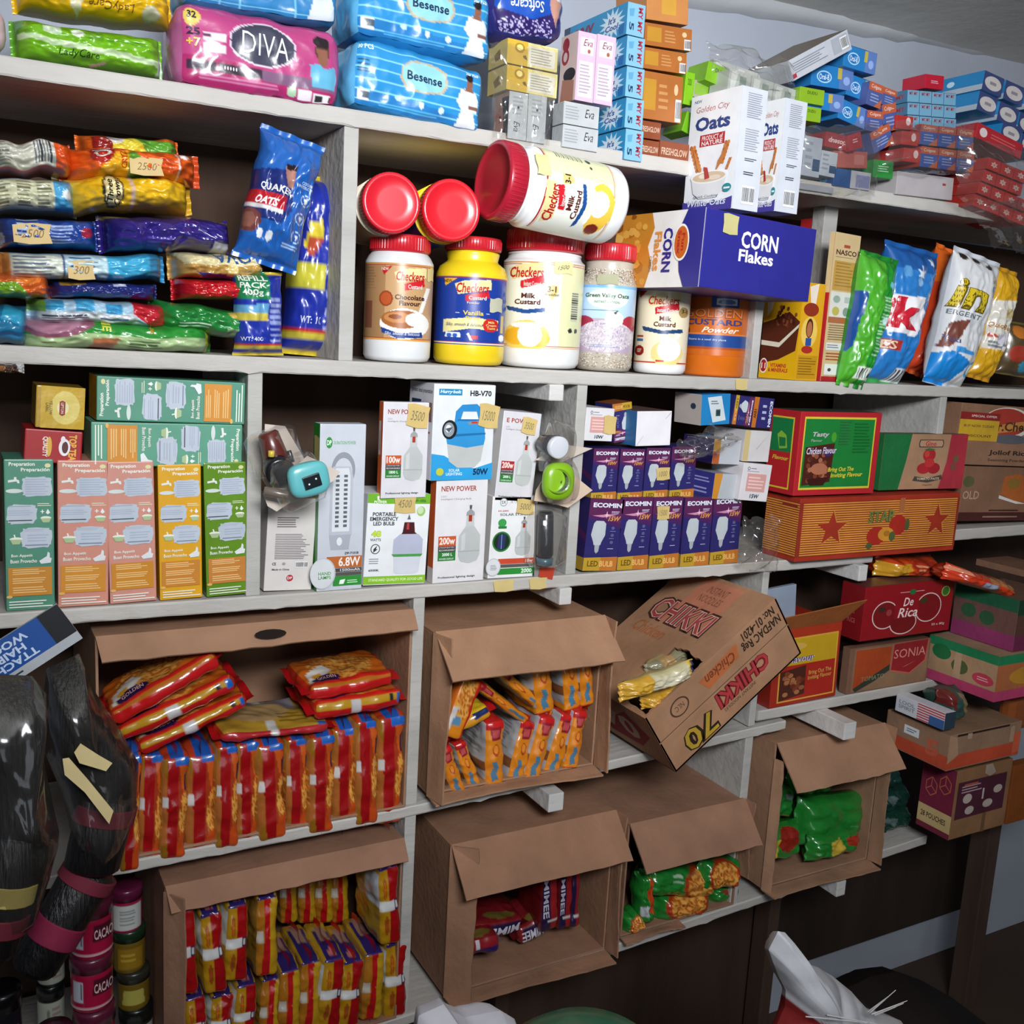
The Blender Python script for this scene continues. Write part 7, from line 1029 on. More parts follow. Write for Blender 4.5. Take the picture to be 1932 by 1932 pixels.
def bes():
    a = [('r', 0, 0, 1, 1, '#2c8cc8'), ('p', [(0, .7), (1, .85), (1, 1), (0, 1)], '#2878b8')] + [('r', 0, .08 + i * .16, 1, .087 + i * .16, '#8cd0ec') for i in range(6)] + [('r', .06 + i * .1, 0, .064 + i * .1, 1, '#8cd0ec') for i in range(10)]
    return a + [('t', '30 PCS', .01, .06, .12, .14, '#e0f0f8', {'b': .04}), ('p', [(.34, .25), (.4, .15), (.5, .12), (.6, .15), (.68, .22), (.7, .4), (.66, .55), (.5, .62), (.38, .58), (.33, .45)], '#b8a888'), ('p', [(.355, .26), (.41, .18), (.5, .15), (.6, .18), (.665, .24), (.68, .4), (.645, .53), (.5, .59), (.39, .55), (.35, .44)], '#8cc8dc'), ('t', 'Besense', .38, .3, .65, .44, '#16304c', {'b': .02, 'sl': .04}), ('l', .42, .48, .6, .51, 1, '#3a6a8c'), ('t', 'Star Pack', .84, .1, .95, .15, '#e8f4fa', {'b': .03}),
        ('p', [(.8, .4), (.86, .36), (.93, .4), (.98, .52), (.96, .7), (.92, .72), (.97, 1), (.78, 1), (.82, .7), (.77, .6)], '#d8dde4'), ('e', .875, .27, .03, .1, '#8a5c48'), ('e', .875, .19, .035, .06, '#1f1a20'), ('p', [(.85, .34), (.9, .34), (.92, .42), (.82, .42)], '#8a5c48'), ('p', [(.88, .62), (.98, .62), (.97, .68), (.88, .68)], '#7c5444'), ('e', .33, .75, .02, .05, '#a8d8ec'), ('e', .5, .79, .02, .05, '#d0e8f4'), ('e', .66, .8, .02, .05, '#d0e8f4'), ('b', .03, .74, .12, .88, 7, '#4a5a6a'), ('l', .02, .28, .12, .5, 4, '#16405c'), ('l', .2, .86, .7, .94, 2, '#5ab0dc')]
tp('light blue pad pack with a woman in white, lower of two', (664, 198), (906, 252), (672, 70), -.004, .1, '#2c8cc8', F=bes(), L=[('r', 0, 0, 1, 1, '#58a8d4')], r=.014, wr=.0028, bulge=.006, seed=206)
tp('light blue pad pack with a woman in white, upper of two', (672, 64), (924, 118), (680, -66), -.002, .1, '#2c8cc8', F=bes(), L=[('r', 0, 0, 1, 1, '#58a8d4')], r=.014, wr=.0028, bulge=.006, seed=207)
sf = [('r', 0, 0, 1, 1, '#1c4fae'), ('p', [(0, .55), (.5, .72), (1, .5), (1, 1), (0, 1)], '#2c1f5c'), ('t', 'Softcare', .22, .42, .68, .6, '#dfe6f4', {'rot': 180, 'b': .02, 's': .2}), ('p', [(.75, .2), (.98, .2), (.95, .55), (.86, .8), (.78, .5)], '#b88878'), ('p', [(.72, .0), (1, 0), (.98, .4), (.74, .36)], '#d8dce8')]
rnd = random.Random(12)
for i in range(130): x, y = rnd.uniform(.06, .8), rnd.uniform(.7, .98); sf.append(('e', x, y, .014, .012, '#b8b0dc'))
tp('dark blue and purple sanitary pack turned upside down, on the soap boxes', (932, 66), (1068, 80), (936, -60), -.004, .08, '#2c2a6c', F=sf, r=.02, wr=.004, bulge=.004, seed=208)
def soap(label, Cb, Ct, fr, fl, col, F, L, Y=-.004, name='soap_box', T=(), mat='card', dfix=None, roll=0): 
    o, m, w, h, d = corner_box(name, label, 'box', Cb, Ct, 0, fr, fl, col, F, L, matt=mat, Y=Y, T=T, bev=.001, roll=roll); return o
yF = [('r', .0, 0, .4, 1, '#c8a434'), ('e', .24, .3, .1, .2, '#a07c1c'), ('e', .24, .28, .06, .12, '#e0cc78'), ('p', [(.3, .6), (.36, .55), (.4, .75), (.33, .7)], '#6a5a2c'), ('r', .42, .15, .94, .9, '#dcd8c8'), ('l', .46, .2, .9, .85, 6, '#a8a490')]
yL = [('r', 0, 0, 1, 1, '#d8c070'), ('p', [(.3, .5), (.6, .3), (.7, .7), (.4, .8)], '#8a6a1c')]
soap('yellow soap box, upper of the yellow pair', (956, 118), (957, 71), (1051, 137), (922, 122), '#dccf8c', yF, yL); soap('yellow soap box, lower of the yellow pair', (955, 168), (956, 121), (1050, 186), (920, 170), '#dccf8c', yF, yL)
sF = [('r', 0, 0, 1, 1, '#b4b9bc'), ('t', 'Eva', .3, .62, .62, .84, '#33383c', {'rot': 90, 's': .3}), ('l', .2, .08, .8, .5, 5, '#9aa0a4'), ('e', .5, .32, .06, .03, '#444')]
sL = [('r', 0, 0, 1, 1, '#b08a78'), ('e', .5, .6, .45, .3, '#a87460'), ('p', [(.5, .1), (1, .1), (1, .95), (.5, .98), (.2, .85), (.7, .8), (.6, .4)], '#1c1618'), ('e', .4, .5, .06, .02, '#3a241c'), ('e', .4, .62, .05, .02, '#8c3c34')]
soap('silver soap box with a portrait on its side, left of the silver pair', (957, 260), (961, 171), (992, 266), (932, 250), '#b4b9bc', sF, sL, mat='shiny'); soap('silver soap box standing upright, right of the silver pair', (993, 266), (996, 176), (1027, 272), (975, 262), '#b4b9bc', sF, sL, mat='shiny')
pF = [('r', 0, 0, 1, 1, '#d4b4cc'), ('r', .14, .08, .86, .32, '#e4d4e0'), ('t', 'Eva', .3, .1, .8, .2, '#7c2440', {'s': .3}), ('r', .12, .42, .9, .94, '#e0d8e0'), ('l', .18, .46, .84, .9, 9, '#b09cb0'), ('e', .62, .27, .08, .03, '#a85c3c')]
pL = [('r', 0, 0, 1, 1, '#e0c8c4'), ('e', .3, .14, .2, .1, '#a01c2c'), ('e', .3, .32, .22, .12, '#a01c2c'), ('e', .3, .32, .12, .07, '#e0c8c4'), ('e', .6, .6, .36, .1, '#1c1618'), ('p', [(.2, .65), (.9, .7), (.9, 1), (.1, 1)], '#b07c68')]
soap('pink soap box with a portrait on its side, left of the pink pair', (1084, 188), (1086, 56), (1118, 194), (1054, 180), '#d4b4cc', pF, pL, Y=-.004); soap('pink soap box standing upright, right of the pink pair', (1119, 194), (1121, 62), (1154, 199), (1100, 190), '#d4b4cc', pF, pL, Y=-.004)
hF = [('r', 0, 0, 1, 1, '#b9bdbf'), ('t', 'Eva', .6, .2, .86, .6, '#33383c', {'s': .3}), ('l', .05, .15, .5, .8, 5, '#9aa0a4')]
soap('silver soap box lying flat under the pink boxes, upper of two', (1062, 232), (1064, 190), (1128, 246), (1042, 228), '#b9bdbf', hF, [], mat='shiny'); soap('silver soap box lying flat under the pink boxes, lower of two', (1060, 276), (1062, 234), (1126, 290), (1040, 272), '#b9bdbf', hF, [], mat='shiny')
coF = [('r', 0, 0, 1, 1, '#7fb4cf'), ('t', 'MY MY', .62, .1, .88, .9, '#a83040', {'rot': 90, 'b': .06}), ('p', [(.1, .2), (.4, .15), (.36, .4), (.14, .42)], '#5c9cc0'), ('t', '5', .14, .6, .4, .85, '#1c3c5c', {'rot': 90, 'b': .04})]
coL = [('r', 0, 0, 1, 1, '#2f94c8'), ('s', .78, .5, .2, .5, '#cfe8f4', 14, .55), ('e', .78, .5, .1, .25, '#dfeaf2'), ('t', "It's\nCool", .68, .3, .88, .72, '#3a5a9c', {'b': .06, 's': .15}), ('p', [(.88, .7), (.97, .6), (.96, .95), (.9, .95)], '#1c6cb0'), ('t', 'MYMY', .1, .2, .5, .75, '#8c2c48', {'b': .06, 's': .2}), ('r', 0, 0, .1, 1, '#3a4c6c')]
for i, (yb, yt) in enumerate([(300, 242), (240, 183), (181, 124), (122, 66), (64, 2)]):
    soap('light blue toothpaste box with white starburst, %s from the stack bottom' % ['first', 'second', 'third', 'fourth', 'fifth and topmost'][i], (1177 + i, yb), (1178 + i, yt), (1210 + i, yb + 6), (1066, yb + 40 if False else yb - 8), '#5aa4cc', coF, coL, name='toothpaste_box')
fg = [('r', 0, 0, 1, 1, '#a8642c'), ('r', .05, .15, .35, .8, '#b8862c'), ('l', .42, .2, .66, .8, 4, '#c08a54'), ('e', .84, .3, .05, .12, '#d8b88c'), ('b', .84, .5, .98, .98, 6, '#333')]
fg2 = [('t', 'FRESHGLOW', .06, .3, .94, .62, '#d8b8a0', {'b': .02})]
for i, (x0, x1, yb, yt, c, F_) in enumerate([(1208, 1242, 300, 262, '#84401f', fg2), (1243, 1298, 306, 264, '#84401f', fg2), (1207, 1246, 259, 226, '#84401f', fg2), (1208, 1284, 222, 132, '#b0703c', fg), (1212, 1294, 128, 88, '#b0703c', fg), (1216, 1304, 84, 42, '#b0703c', fg), (1220, 1298, 36, -34, '#c08048', [('r', .35, .2, .7, .8, '#c8963c')])]):
    lb = ['dark orange soap box at the bottom left of the orange stack', 'dark orange soap box at the bottom right of the orange stack', 'dark orange soap box second row from the bottom of the orange stack', 'tall amber soap box in the middle of the orange stack', 'amber soap box third from the top of the orange stack', 'amber soap box second from the top of the orange stack', 'amber soap box at the very top of the orange stack'][i]
    box('soap_box', lb, 'box', (x0, yb), (x1, yb + (x1 - x0) * .15), (x0 + 2, yt), Y=.004, d=.08, col=c, F=F_, bev=.001)
def tb(label, BL, BR, TL, Y, d, col, F=(), L=(), T=(), name='soap_box', cat='box', mat='card', **kw): return box(name, label, cat, BL, BR, TL, Y=Y, d=d, col=col, F=F, L=L, T=T, mat=mat, bev=.001, **kw)
lime = [('t', 'DUDU', .3, .2, .7, .4, '#2c4c14', {'b': .02})]
tb('lime green soap box standing at the left of the lime group', (1289, 196), (1306, 200), (1293, 134), .02, .05, '#7cb81c', lime); tb('lime green soap box tilted on top of the lime group', (1330, 150), (1378, 172), (1342, 116), .03, .05, '#84c020', lime)
tb('lime green soap box low behind the white oats carton', (1286, 246), (1304, 256), (1288, 204), .02, .05, '#6ca81c'); tb('olive and white soap box under the tilted lime one', (1300, 180), (1345, 192), (1312, 150), .05, .06, '#a8a88c', [('r', .2, .2, .8, .8, '#8ab83c')])
gb = [('r', .2, .3, .8, .7, '#2c6a44'), ('t', 'TURA', .26, .38, .74, .62, '#d8e4dc', {'b': .03})]
lw = [('r', 0, 0, 1, 1, '#b8bcb8'), ('p', [(.1, .1), (.4, .1), (.3, .9), (.1, .9)], '#d4d8d4'), ('r', .5, .2, .8, .7, '#8a9a90')]
for j in range(2):
    for i in range(3):
        bx, by = 1372 + i * 42 - j * 30, 168 + i * 14 - j * 18
        tb('white soap box with a green label, %s of the %s row, wrapped block' % (['left', 'middle', 'right'][i], ['front', 'rear'][j]), (bx, by), (bx + 40, by + 13), (bx - 8, by - 44), .0 + .05 * j, .045, '#c4c8c4', lw, T=gb)
tb('long grey white soap carton tilted upward, highest on the right of the top shelf', (1498, 153), (1608, 93), (1488, 114), -.02, .12, '#b8bcc4', [('l', .05, .2, .6, .75, 5, '#7c828c'), ('r', .7, .1, .97, .85, '#a0a6b0'), ('b', .84, .2, .96, .8, 8, '#333'), ('r', .0, .7, .06, .9, '#a83040')], T=[('r', 0, 0, 1, 1, '#7a6c5c')], name='soap_carton', cat='carton')
ob = [('r', .66, 0, 1, 1, '#5a78b4'), ('e', .3, .55, .18, .28, '#a8d0ec'), ('e', .3, .55, .15, .22, '#1f6cb0'), ('t', 'Oral-B', .18, .42, .42, .68, '#dcecf8', {'b': .02}), ('r', .62, .05, .72, .55, '#b8a84c'), ('e', .84, .6, .08, .2, '#8ca8dc')]
for i, (BL, BR, TL) in enumerate([((1590, 124), (1650, 142), (1606, 86)), ((1530, 160), (1608, 172), (1545, 120)), ((1512, 200), (1590, 214), (1524, 168)), ((1596, 178), (1646, 196), (1612, 142)), ((1580, 222), (1630, 244), (1594, 188))]):
    tb('blue toothpaste box, %s of the tilted blue pile' % ['topmost', 'upper left', 'lower left', 'upper right', 'lowest right'][i], BL, BR, TL, .0 + .012 * (i % 2), .1, '#2478b8', ob, name='toothpaste_box', T=[('r', 0, 0, 1, 1, '#4a94cc')])
tb('lime green soap box right of the oats cartons, upper', (1508, 192), (1554, 200), (1508, 162), -.01, .06, '#86ac24', lime); tb('lime green soap box right of the oats cartons, lower', (1512, 226), (1548, 232), (1512, 198), -.01, .06, '#86ac24', lime)
cg = [('r', 0, 0, 1, .35, '#b85a3c'), ('t', 'Colgate', .15, .08, .85, .28, '#e0c8bc', {'b': .02}), ('l', .2, .45, .8, .85, 3, '#8c9cc8'), ('p', [(.5, 1), (1, .6), (1, 1)], '#b8603c')]
for i, (BL, BR, TL) in enumerate([((1634, 196), (1660, 206), (1636, 150)), ((1662, 196), (1688, 205), (1652, 158)), ((1634, 246), (1664, 250), (1628, 206)), ((1668, 250), (1694, 244), (1656, 200)), ((1650, 290), (1686, 270), (1644, 250))]):
    tb('small blue and orange toothpaste box in the loose heap, %s' % ['upper left', 'upper right', 'middle left', 'middle right', 'lowest'][i], BL, BR, TL, -.005 + .01 * (i % 2), .05, '#4c5a94', cg, name='toothpaste_box')
mm = [('t', 'MY MY', .15, .12, .85, .4, '#a83c4c', {'b': .04})]
n = 0
for r in range(3):
    for c in range(4):
        x = 1712 + c * 23 - r * 0; y = 192 + r * 24 + c * 2
        tb('small light blue toothpaste box, row %s, %s from left in the light blue block' % (['top', 'middle', 'bottom'][r], ORD[c]), (x, y), (x + 22, y + 1.5), (x - 1, y - 23), .01, .12, '#74a8c4', mm, name='toothpaste_box', L=[('r', 0, 0, 1, 1, '#4c7c9c'), ('t', 'MY MY', .6, .3, .95, .7, '#a83c4c', {'b': .04})], T=[('r', 0, 0, 1, 1, '#8cb8d0')])
tb('small bright red box perched on the light blue block', (1745, 166), (1780, 170), (1746, 139), .01, .05, '#b81c34', [('l', .3, .4, .75, .65, 2, '#e0b0b8')])
for r in range(2):
    for c in range(3):
        x = 1735 + c * 34; y = 272 + r * 42 + c * 4
        tb('blue and red toothpaste box, %s row, %s from left under the light blue block' % (['upper', 'lower'][r], ORD[c]), (x, y), (x + 32, y + 4), (x, y - 39), -.004, .1, '#3454a0', cg, name='toothpaste_box', L=[('r', 0, 0, 1, 1, '#a03428')])
for i, (x, y) in enumerate([(1690, 238), (1700, 268), (1704, 300)]): tb('red toothpaste box at the left of the blue and red block, %s' % ['top', 'middle', 'bottom'][i], (x, y + 4), (x + 32, y + 8), (x + 2, y - 22), .0, .07, '#b0302c', [('e', .7, .4, .14, .3, '#e0c4c0')], name='toothpaste_box')
bw = [('r', 0, 0, 1, 1, '#3a4470'), ('e', .5, .5, .42, .36, '#c4bebc'), ('r', .34, .42, .66, .58, '#8a848c')]
for i, (x, y) in enumerate([(1852, 168), (1892, 186), (1932, 206), (1842, 206), (1880, 226), (1918, 246), (1886, 262), (1922, 284)]):
    tb('blue and white packet in the slanted stack at far right, %s counting down' % ORD[i], (x, y), (x + 36, y + 16), (x + 10, y - 34), -.004 + .006 * (i % 2), .14, '#2480b8', bw, L=[('r', 0, 0, 1, 1, '#2480b8'), ('r', 0, .7, 1, 1, '#a8b4c0'), ('e', .5, .4, .06, .16, '#bcdcec')], T=[('r', 0, 0, 1, 1, '#c0c8d0')], name='packet', cat='packet')
ro = [('s', .5, .5, .3, .3, '#d8b8b0', 6, .55), ('e', .5, .5, .1, .1, '#c88a80')]
n = 0
for r in range(4):
    for c in range(4):
        x = 1862 + c * 25 - r * 9; y = 318 + r * 23 + c * 10
        if x < 1925: tb('small red box with a white rosette, row %s, %s from left in the red block' % (['one', 'two', 'three', 'four'][r], ORD[c]), (x, y), (x + 23, y + 9), (x + 6, y - 21), -.03, .1, '#b8302c', ro, name='soap_box', L=[('r', 0, 0, 1, 1, '#a82c24')])
tb('long red toothpaste box lying above the rosette boxes', (1840, 258), (1925, 300), (1850, 232), -.01, .08, '#a82830', [('e', .14, .5, .08, .3, '#d8c8c8'), ('l', .3, .3, .9, .7, 2, '#c05a5c')], name='toothpaste_box')
cl = [('t', 'closeup', .1, .3, .7, .75, '#e0c8c8', {'rot': 180, 's': .2, 'b': .03})]
tb('dark red toothpaste box with white lettering, in the middle heap', (1556, 276), (1612, 288), (1562, 248), -.006, .09, '#941c28', cl, name='toothpaste_box'); tb('dark red toothpaste box end beside the white lettering', (1604, 286), (1628, 278), (1600, 256), -.014, .05, '#a0202c', [('l', .3, .3, .7, .6, 2, '#d8b8b8')], name='toothpaste_box')
tb('faded red box wrapped in film below the dark red toothpaste boxes', (1572, 316), (1636, 318), (1576, 284), .0, .08, '#a8544c', [('r', .6, .2, .9, .8, '#b87068')])
sv = [('r', .55, .55, .95, .85, '#24486c'), ('l', .1, .1, .5, .8, 4, '#8a94a0')]
tb('silver grey box standing left in the middle heap, beside the rear oats carton', (1512, 330), (1545, 336), (1516, 254), -.004, .07, '#a4acb8', sv); tb('silver grey box right of the standing one in the middle heap', (1546, 330), (1576, 336), (1540, 280), -.004, .07, '#aeb6c0', sv)
tb('dark blue and white box lying at the shelf edge below the heap', (1572, 350), (1640, 360), (1574, 316), -.004, .08, '#20508a', [('r', .45, 0, 1, 1, '#b0b4bc'), ('r', .6, .2, .98, .9, '#7c84a8')]); tb('long pale box lying at the shelf edge, left of the dark blue one', (1506, 356), (1572, 366), (1508, 344), -.006, .08, '#9ca0a8')
tb('small bright green box at the shelf edge, under the loose heap', (1647, 334), (1684, 338), (1648, 300), -.004, .07, '#2c8a3c', [('l', .2, .3, .8, .7, 3, '#a8d0b0')]); tb('plain white carton lying on the shelf edge below the blue and red boxes', (1690, 366), (1796, 378), (1692, 322), -.006, .12, '#b4aeb0', [('r', .8, .3, .86, .4, '#a83c3c')], name='soap_carton', cat='carton')
wrap('clear plastic film over the loose toothpaste heap', [(1500, 240), (1660, 230), (1650, 370), (1505, 365)], -.02, .03, 11)
wrap('clear plastic film stretched over the blue and red toothpaste block', [(1690, 225), (1835, 235), (1825, 335), (1660, 320)], -.02, .03, 12)
wrap('clear plastic film around the white and green labelled soaps', [(1330, 75), (1495, 120), (1500, 200), (1345, 140)], -.03, .02, 13)
wrap('torn clear plastic film over the red rosette boxes', [(1810, 250), (1932, 290), (1932, 400), (1800, 370)], -.05, .03, 14)
wrap('loose clear plastic hanging below the top shelf at the right edge', [(1810, 380), (1932, 380), (1940, 480), (1880, 460)], -.03, .03, 15)
wrap('clear plastic film around the yellow and silver soap boxes', [(922, 78), (1056, 95), (1035, 275), (930, 260)], -.012, .006, 16)
# ================================================================== lower left: pots, hair bags; foreground sack and basin
def inflate(label, pts, Y, thick, col, mat='film', name='bag', cat='bag', seed=1, wr=.01, center=None, rings=10, sub=6, art=(), dY=0., back=.6, build=True, freq=9):
    """a filled bag whose outline is given in pixels on a plane, puffed out to a real thickness"""
    V = [P(a, b, Y) for a, b in pts]
    c = P(*center, Y) if center else sum(V, Vector()) / len(V); lp = []
    for a, b in zip(V, V[1:] + V[:1]):
        for k in range(sub): lp.append(a.lerp(b, k / sub))
    n = len(lp); mb = MB(); o3 = Vector((seed * 3.1, 0, 0)); xs = [p.x for p in lp]; zs = [p.z for p in lp]; bx = (min(xs), max(xs), min(zs), max(zs)); base = hx(col)
    for side in (-1, 1):
        vs = []; cs = []
        for r in range(rings + 1):
            t = 1 - r / rings
            for p in lp:
                q = c + (p - c) * t; th = math.sqrt(max(0, 1 - t ** 2.4)); N = noise.noise(q * freq + o3) * wr + (1 - 2 * abs(noise.noise(q * freq * 1.9 + o3))) * wr * .5
                v = Vector((q.x, q.y + side * (thick * (1 if side < 0 else back) * th) + N * (.3 + .7 * th), q.z)) - c; vs.append(v); cs.append(paint(art, (q.x - bx[0]) / (bx[1] - bx[0]), (bx[3] - q.z) / (bx[3] - bx[2]), base))
        fs = []
        for r in range(rings):
            for i in range(n): a, b = r * n + i, r * n + (i + 1) % n; f = (a, b, b + n, a + n); fs.append(f if side > 0 else f[::-1])
        mb.add(vs, fs, cs, 0, True)
    if not build: return mb, c
    o = mb.build(name, mat, None, Matrix.Translation(c)); tag(o, label, cat); return o
# ---- stacked cream pots
def pot(label, x0, x1, yb, yt, yc, body, lidc, art, name='cream_pot', z=None):
    cx = (x0 + x1) / 2; C = P(cx, yb, yc); th = math.atan2(C.x, DC + yc); R = (P(x1, yb, yc).x - P(x0, yb, yc).x) / 2 * math.cos(th); H = P(cx, yt, yc).z - C.z
    mw = Matrix.Translation(C) @ Matrix.Rotation(-th, 4, 'Z'); e = empty(name, mw, label, 'pot'); b = lathe([(R * .86, 0), (R * .93, .002), (R * .96, H * .7), (R * .93, H * .76), (R * .9, H * .8)], body, seg=36)
    surf_art(b, lambda u, v, o: Vector(((R * .965 + o) * (2 * u - 1) * .985, -(R * .965 + o) * math.sqrt(1 - ((2 * u - 1) * .985) ** 2), H * (.68 - .6 * v))), art, 36, 20, hx(body)); b.build('pot_body', 'plastic', e)
    lathe([(R, H * .74), (R, H * .96), (R * .96, H), (R * .5, H)], lidc, seg=36).build('pot_lid', 'plastic', e)
pinkA = lambda t: [('r', 0, 0, 1, 1, '#a0143c'), ('r', 0, .92, 1, 1, '#c8a0a8'), ('r', .08, .15, .28, .75, '#b8bcc8')] + [('r', .1 + i * .025, .2, .11 + i * .025, .65, '#333') for i in range(7)] + [('p', [(.55, .1), (1, .1), (1, .6), (.5, .6)], '#4c1424'), ('t', t, .55, .2, .98, .5, '#d8b8bc', {'b': .04})]
wl = [('r', .1, .05, .95, .95, '#b8bcb8'), ('l', .3, .2, .85, .8, 5, '#7a8080')]
blk = [('r', 0, .05, 1, .95, '#b0b4a4'), ('l', .55, .2, .9, .8, 3, '#a08a84'), ('e', .4, .5, .06, .25, '#7a8474')]
for i, (yb, yt) in enumerate([(1990, 1935), (1934, 1850), (1850, 1782), (1782, 1720)]):
    if i: pot('small black lidded pot with a pale label, %s in the left column' % ['', 'lowest', 'middle', 'highest'][i], 70, 124, yb, yt, .1, '#1c2020', '#101414', blk)
for i, (yb, yt, t) in enumerate([(2000, 1892, 'KERATIN'), (1890, 1792, 'CACAO'), (1792, 1690, 'CACAO')]): pot('wide deep pink hair cream pot, %s of the pink column' % ['lowest', 'middle', 'highest'][i], 132 - (i == 0) * -6, 216 + (i == 0) * 4, yb, yt, .06, '#a0143c', '#5c1c34', pinkA(t))
pot('deep pink pot with a white ingredients label, top of the right column', 207, 270, 1748, 1668, .09, '#8f1840', '#5c1838', wl)
pot('amber pot with a dark green lid, second in the right column', 212, 276, 1822, 1744, .09, '#6a5418', '#16301c', [('r', .15, .15, .9, .9, '#8a6a1c'), ('l', .25, .3, .8, .7, 2, '#a88a34')])
pot('amber pot with a yellow sticker, third in the right column', 220, 284, 1892, 1822, .09, '#6a5418', '#2c2c24', [('p', [(.2, .2), (.8, .15), (.85, .8), (.15, .85)], '#a8a04c')])
pot('black lidded pot with a white label, lowest of the right column', 224, 290, 1980, 1890, .09, '#1c2020', '#101414', [('r', 0, .05, 1, .95, '#a8aca8'), ('l', .3, .3, .8, .7, 3, '#5a6060')])
pot('large black pot with a tan letter mark at the bottom left corner', -30, 46, 1990, 1862, .04, '#15151c', '#0c0c12', [('p', [(.55, .3), (.9, .3), (.95, .5), (.9, .7), (.55, .7), (.55, .6), (.8, .6), (.82, .5), (.8, .4), (.55, .4)], '#8a7a64')])
pot('small dark red pot behind the black lidded column', 66, 140, 1995, 1938, .03, '#6a1830', '#3c1424', [])
# ---- hair bundles hanging in clear bags
def hank(label, body_pts, tubes, Y, seed):
    e_mb, c = inflate('', body_pts, Y, .045, '#0c0a09', seed=seed, build=False, wr=.012); e = empty('hair_bundle', Matrix.Translation(c), label, 'hair extension')
    e_mb.build('hair', M['hair'], e)
    for k, (a, b, r0, r1, bands) in enumerate(tubes):
        A_, B_ = P(*a, Y - .02) - c, P(*b, Y - .03) - c; rod(A_, B_, r0, r1, '#100e10').build('hair_strand', M['hair'], e)
        for t0, t1, col in bands: p0, p1 = A_.lerp(B_, t0), A_.lerp(B_, t1); rr = r0 + (r1 - r0) * (t0 + t1) / 2 + .0025; rod(p0, p1, rr, rr, col, ends=False).build('paper_band', 'paper', e)
    mb2, c2 = inflate('', body_pts, Y - .012, .07, '#ffffff', seed=seed + 5, build=False, wr=.02, freq=14); mb2.build('clear_bag', M['bagfilm'], e, Matrix.Translation(c2 - c)); return e, c
M['hair'] = newmat('black_hair', .45, 60, .5, spec=.5, bump=.8, bscale=90, stretch=(3, 3, .15))
def bagfilm():
    m = clear_film(); m.name = 'smoky_bag_film'
    for n in m.node_tree.nodes:
        if n.type == 'BSDF_DIFFUSE': n.inputs[0].default_value = (.08, .075, .07, 1)
    for n in m.node_tree.nodes:
        if n.type == 'MIX_SHADER' and not n.inputs[0].is_linked: n.inputs[0].default_value = .16
        if n.type == 'TEX_NOISE': n.inputs['Scale'].default_value = 16
        if n.type == 'MAP_RANGE': n.inputs['To Min'].default_value = .04; n.inputs['To Max'].default_value = .26
    return m
M['bagfilm'] = bagfilm()
e1, c1_ = hank('black hair extensions in a clear bag at the left edge, tied with a yellow band', [(-60, 1270), (60, 1275), (88, 1310), (80, 1420), (100, 1520), (112, 1570), (95, 1650), (60, 1740), (10, 1780), (-60, 1700)], [((40, 1560), (-20, 1800), .03, .026, [(.4, .55, '#b0a05a'), (.66, .8, '#5c1824')])], -.22, 301)
e2, c2_ = hank('black hair extensions in a clear bag with torn masking tape, tied with pink bands', [(88, 1262), (150, 1235), (176, 1300), (222, 1370), (262, 1440), (256, 1520), (226, 1600), (190, 1640), (140, 1600), (118, 1500), (84, 1420), (80, 1330)], [((205, 1500), (172, 1640), .032, .03, [(.12, .34, '#6a2030')]), ((176, 1636), (60, 1830), .03, .026, [(.04, .16, '#6a2030'), (.5, .7, '#7c1c3c')])], -.13, 302)
mb = MB()
for pts in [[(140, 1420), (152, 1403), (186, 1425), (212, 1440), (200, 1455), (150, 1440)], [(118, 1432), (130, 1430), (165, 1470), (214, 1530), (206, 1555), (160, 1495), (122, 1462)]]:
    q = [P(a, b, -.215) - c2_ for a, b in pts]; k = len(q); mb.add(q + [v + Vector((0, .0008, .0)) for v in q], tri_poly([(v.x, v.z) for v in q]) + [tuple(k + j for j in t) for t in tri_poly([(v.x, v.z) for v in q])], hx('#c8b684'))
mb.build('masking_tape', 'paper', e2)
# header card of the hair pack
o = box('hair_pack', 'white and blue hair pack header hanging at the left edge, lettering upside down', 'packet', (-20, 1318), (156, 1204), (-52, 1240), Y=-.18, d=.004, col='#a8adb2', F=[('r', 0, 0, 1, 1, '#14161c'), ('r', 0, .0, .78, .78, '#14468c'), ('r', 0, .78, 1, 1, '#a4a8ae'), ('t', 'TTACH\nHAIR\nWOOL', .18, .1, .62, .72, '#b8c8e0', {'rot': 180, 'b': .05}), ('l', .1, .84, .5, .94, 1, '#2c3038')], bev=.0005)
# ---- foreground
def sackart(): return [('p', [(0, .13), (.09, .13), (.16, .155), (.24, .165), (.26, .6), (0, .6)], '#7c1c1c'), ('p', [(.34, .23), (.44, .21), (.54, .24), (.5, .6), (.34, .6)], '#7c1c1c'), ('p', [(.11, .012), (.16, .03), (.3, .12), (.26, .15)], '#9a9a9e')]
o = inflate('white woven sack with a pointed torn corner and dark red print, in the foreground', [(1468, 1757), (1482, 1760), (1500, 1790), (1516, 1818), (1545, 1826), (1575, 1845), (1608, 1872), (1640, 1908), (1700, 1926), (1740, 1990), (1700, 2500), (1440, 2500), (1440, 2000), (1482, 1900), (1482, 1868), (1462, 1820), (1455, 1795)], -.45, .05, '#b9babf', mat='paper', name='woven_sack', cat='sack', seed=401, wr=.022, center=(1555, 1925), art=sackart(), rings=16)
mb = MB(); c = o.matrix_basis.translation
for a, b in [((1640, 1912), (1690, 1868)), ((1644, 1914), (1712, 1888)), ((1650, 1915), (1705, 1893)), ((1636, 1910), (1676, 1880)), ((1520, 1918), (1640, 1930)), ((1560, 1915), (1665, 1934)), ((1650, 1916), (1690, 1900))]: rod(P(*a, -.5) - c, P(*b, -.52) - c, .0009, .0005, '#c8c8c8', 6, mb)
mb.build('loose_fibres', 'paper', o)
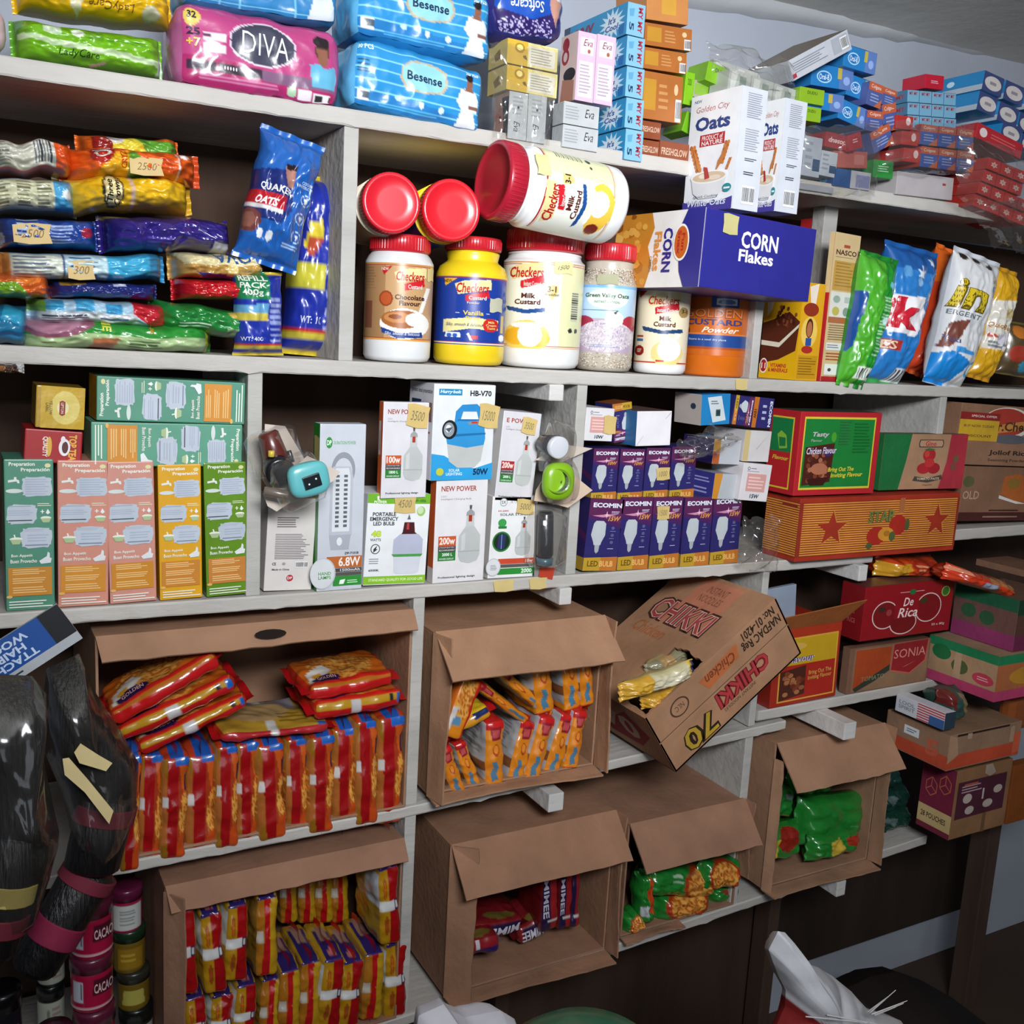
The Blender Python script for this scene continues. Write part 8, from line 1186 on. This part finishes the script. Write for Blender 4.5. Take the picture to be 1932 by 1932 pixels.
inflate('crumpled white sack top at the bottom edge, below the red pack carton', [(792, 1920), (838, 1896), (850, 1908), (880, 1922), (945, 1908), (972, 1924), (1000, 2060), (985, 2500), (800, 2500), (770, 2060)], -.5, .05, '#b4b4bc', mat='paper', name='woven_sack', cat='sack', seed=402, wr=.02, center=(880, 1955))
Cb = P(1112, 1990, -.45); mb = MB(); lathe([(.1, -.45), (.118, -.06), (.115, -.02), (.105, 0.012), (.08, .034), (.05, .044), (.02, .05), (.001, .051)], '#2f6a50', mb, seg=48); tag(mb.build('green_basin', 'plastic', None, Matrix.Translation((Cb.x, -.45, P(1112, 1916, -.45).z - .082))), 'rounded green plastic basin rim at the bottom edge of the photo', 'basin')
inflate('low dark brown mound on the floor beyond the white sack', [(1590, 1870), (1640, 1845), (1690, 1832), (1740, 1850), (1800, 1885), (1860, 1930), (1880, 1990), (1560, 1990), (1570, 1920)], -.02, .16, '#1d1512', mat='paper', name='floor_mound', cat='sack', seed=403, wr=.02, center=(1715, 1940), freq=4)  # rounded dark brown shape set low by the floor
pack2('dark brown snack packet with a white tip at the jar shelf edge, far left', (-40, 704), (48, 706), (-40, 684), -.045, .03, '#4a3428', [('p', [(.8, 0), (1, 0), (1, 1), (.88, 1)], '#c8ccd0'), ('p', [(.3, .3), (.6, .2), (.5, .8)], '#8a5a2c')], 59)
# ---- loose masking tape on shelf edges
for (px, wpx, lab, k) in [((930, 1104), 40, 'masking tape scrap on the shelf edge under the solar system carton', 'S3'), ((998, 1094), 34, 'masking tape scrap on the shelf edge, right of the first scrap', 'S3'), ((1388, 710), 24, 'masking tape scrap on the jar shelf edge under the orange tub', 'S2')]:
    p = P(*px, -.0012); q = P(px[0] + wpx, px[1], -.0012); mb = MB(); wd = q.x - p.x; z = SZ(k, p.x) - .0005; pts = [(0, .1), (.2, 0), (1, .04), (.94, .4), (1, .9), (.6, 1), (.1, .92), (.05, .5)]
    mb.add([(p.x + u * wd, -.0016, z - v * .019) for u, v in pts] + [(p.x + u * wd, -.001, z - v * .019) for u, v in pts], [tuple(range(8)), tuple(range(15, 7, -1))], hx('#cbb67a')); tag(mb.build('masking_tape', 'paper'), lab, 'tape')
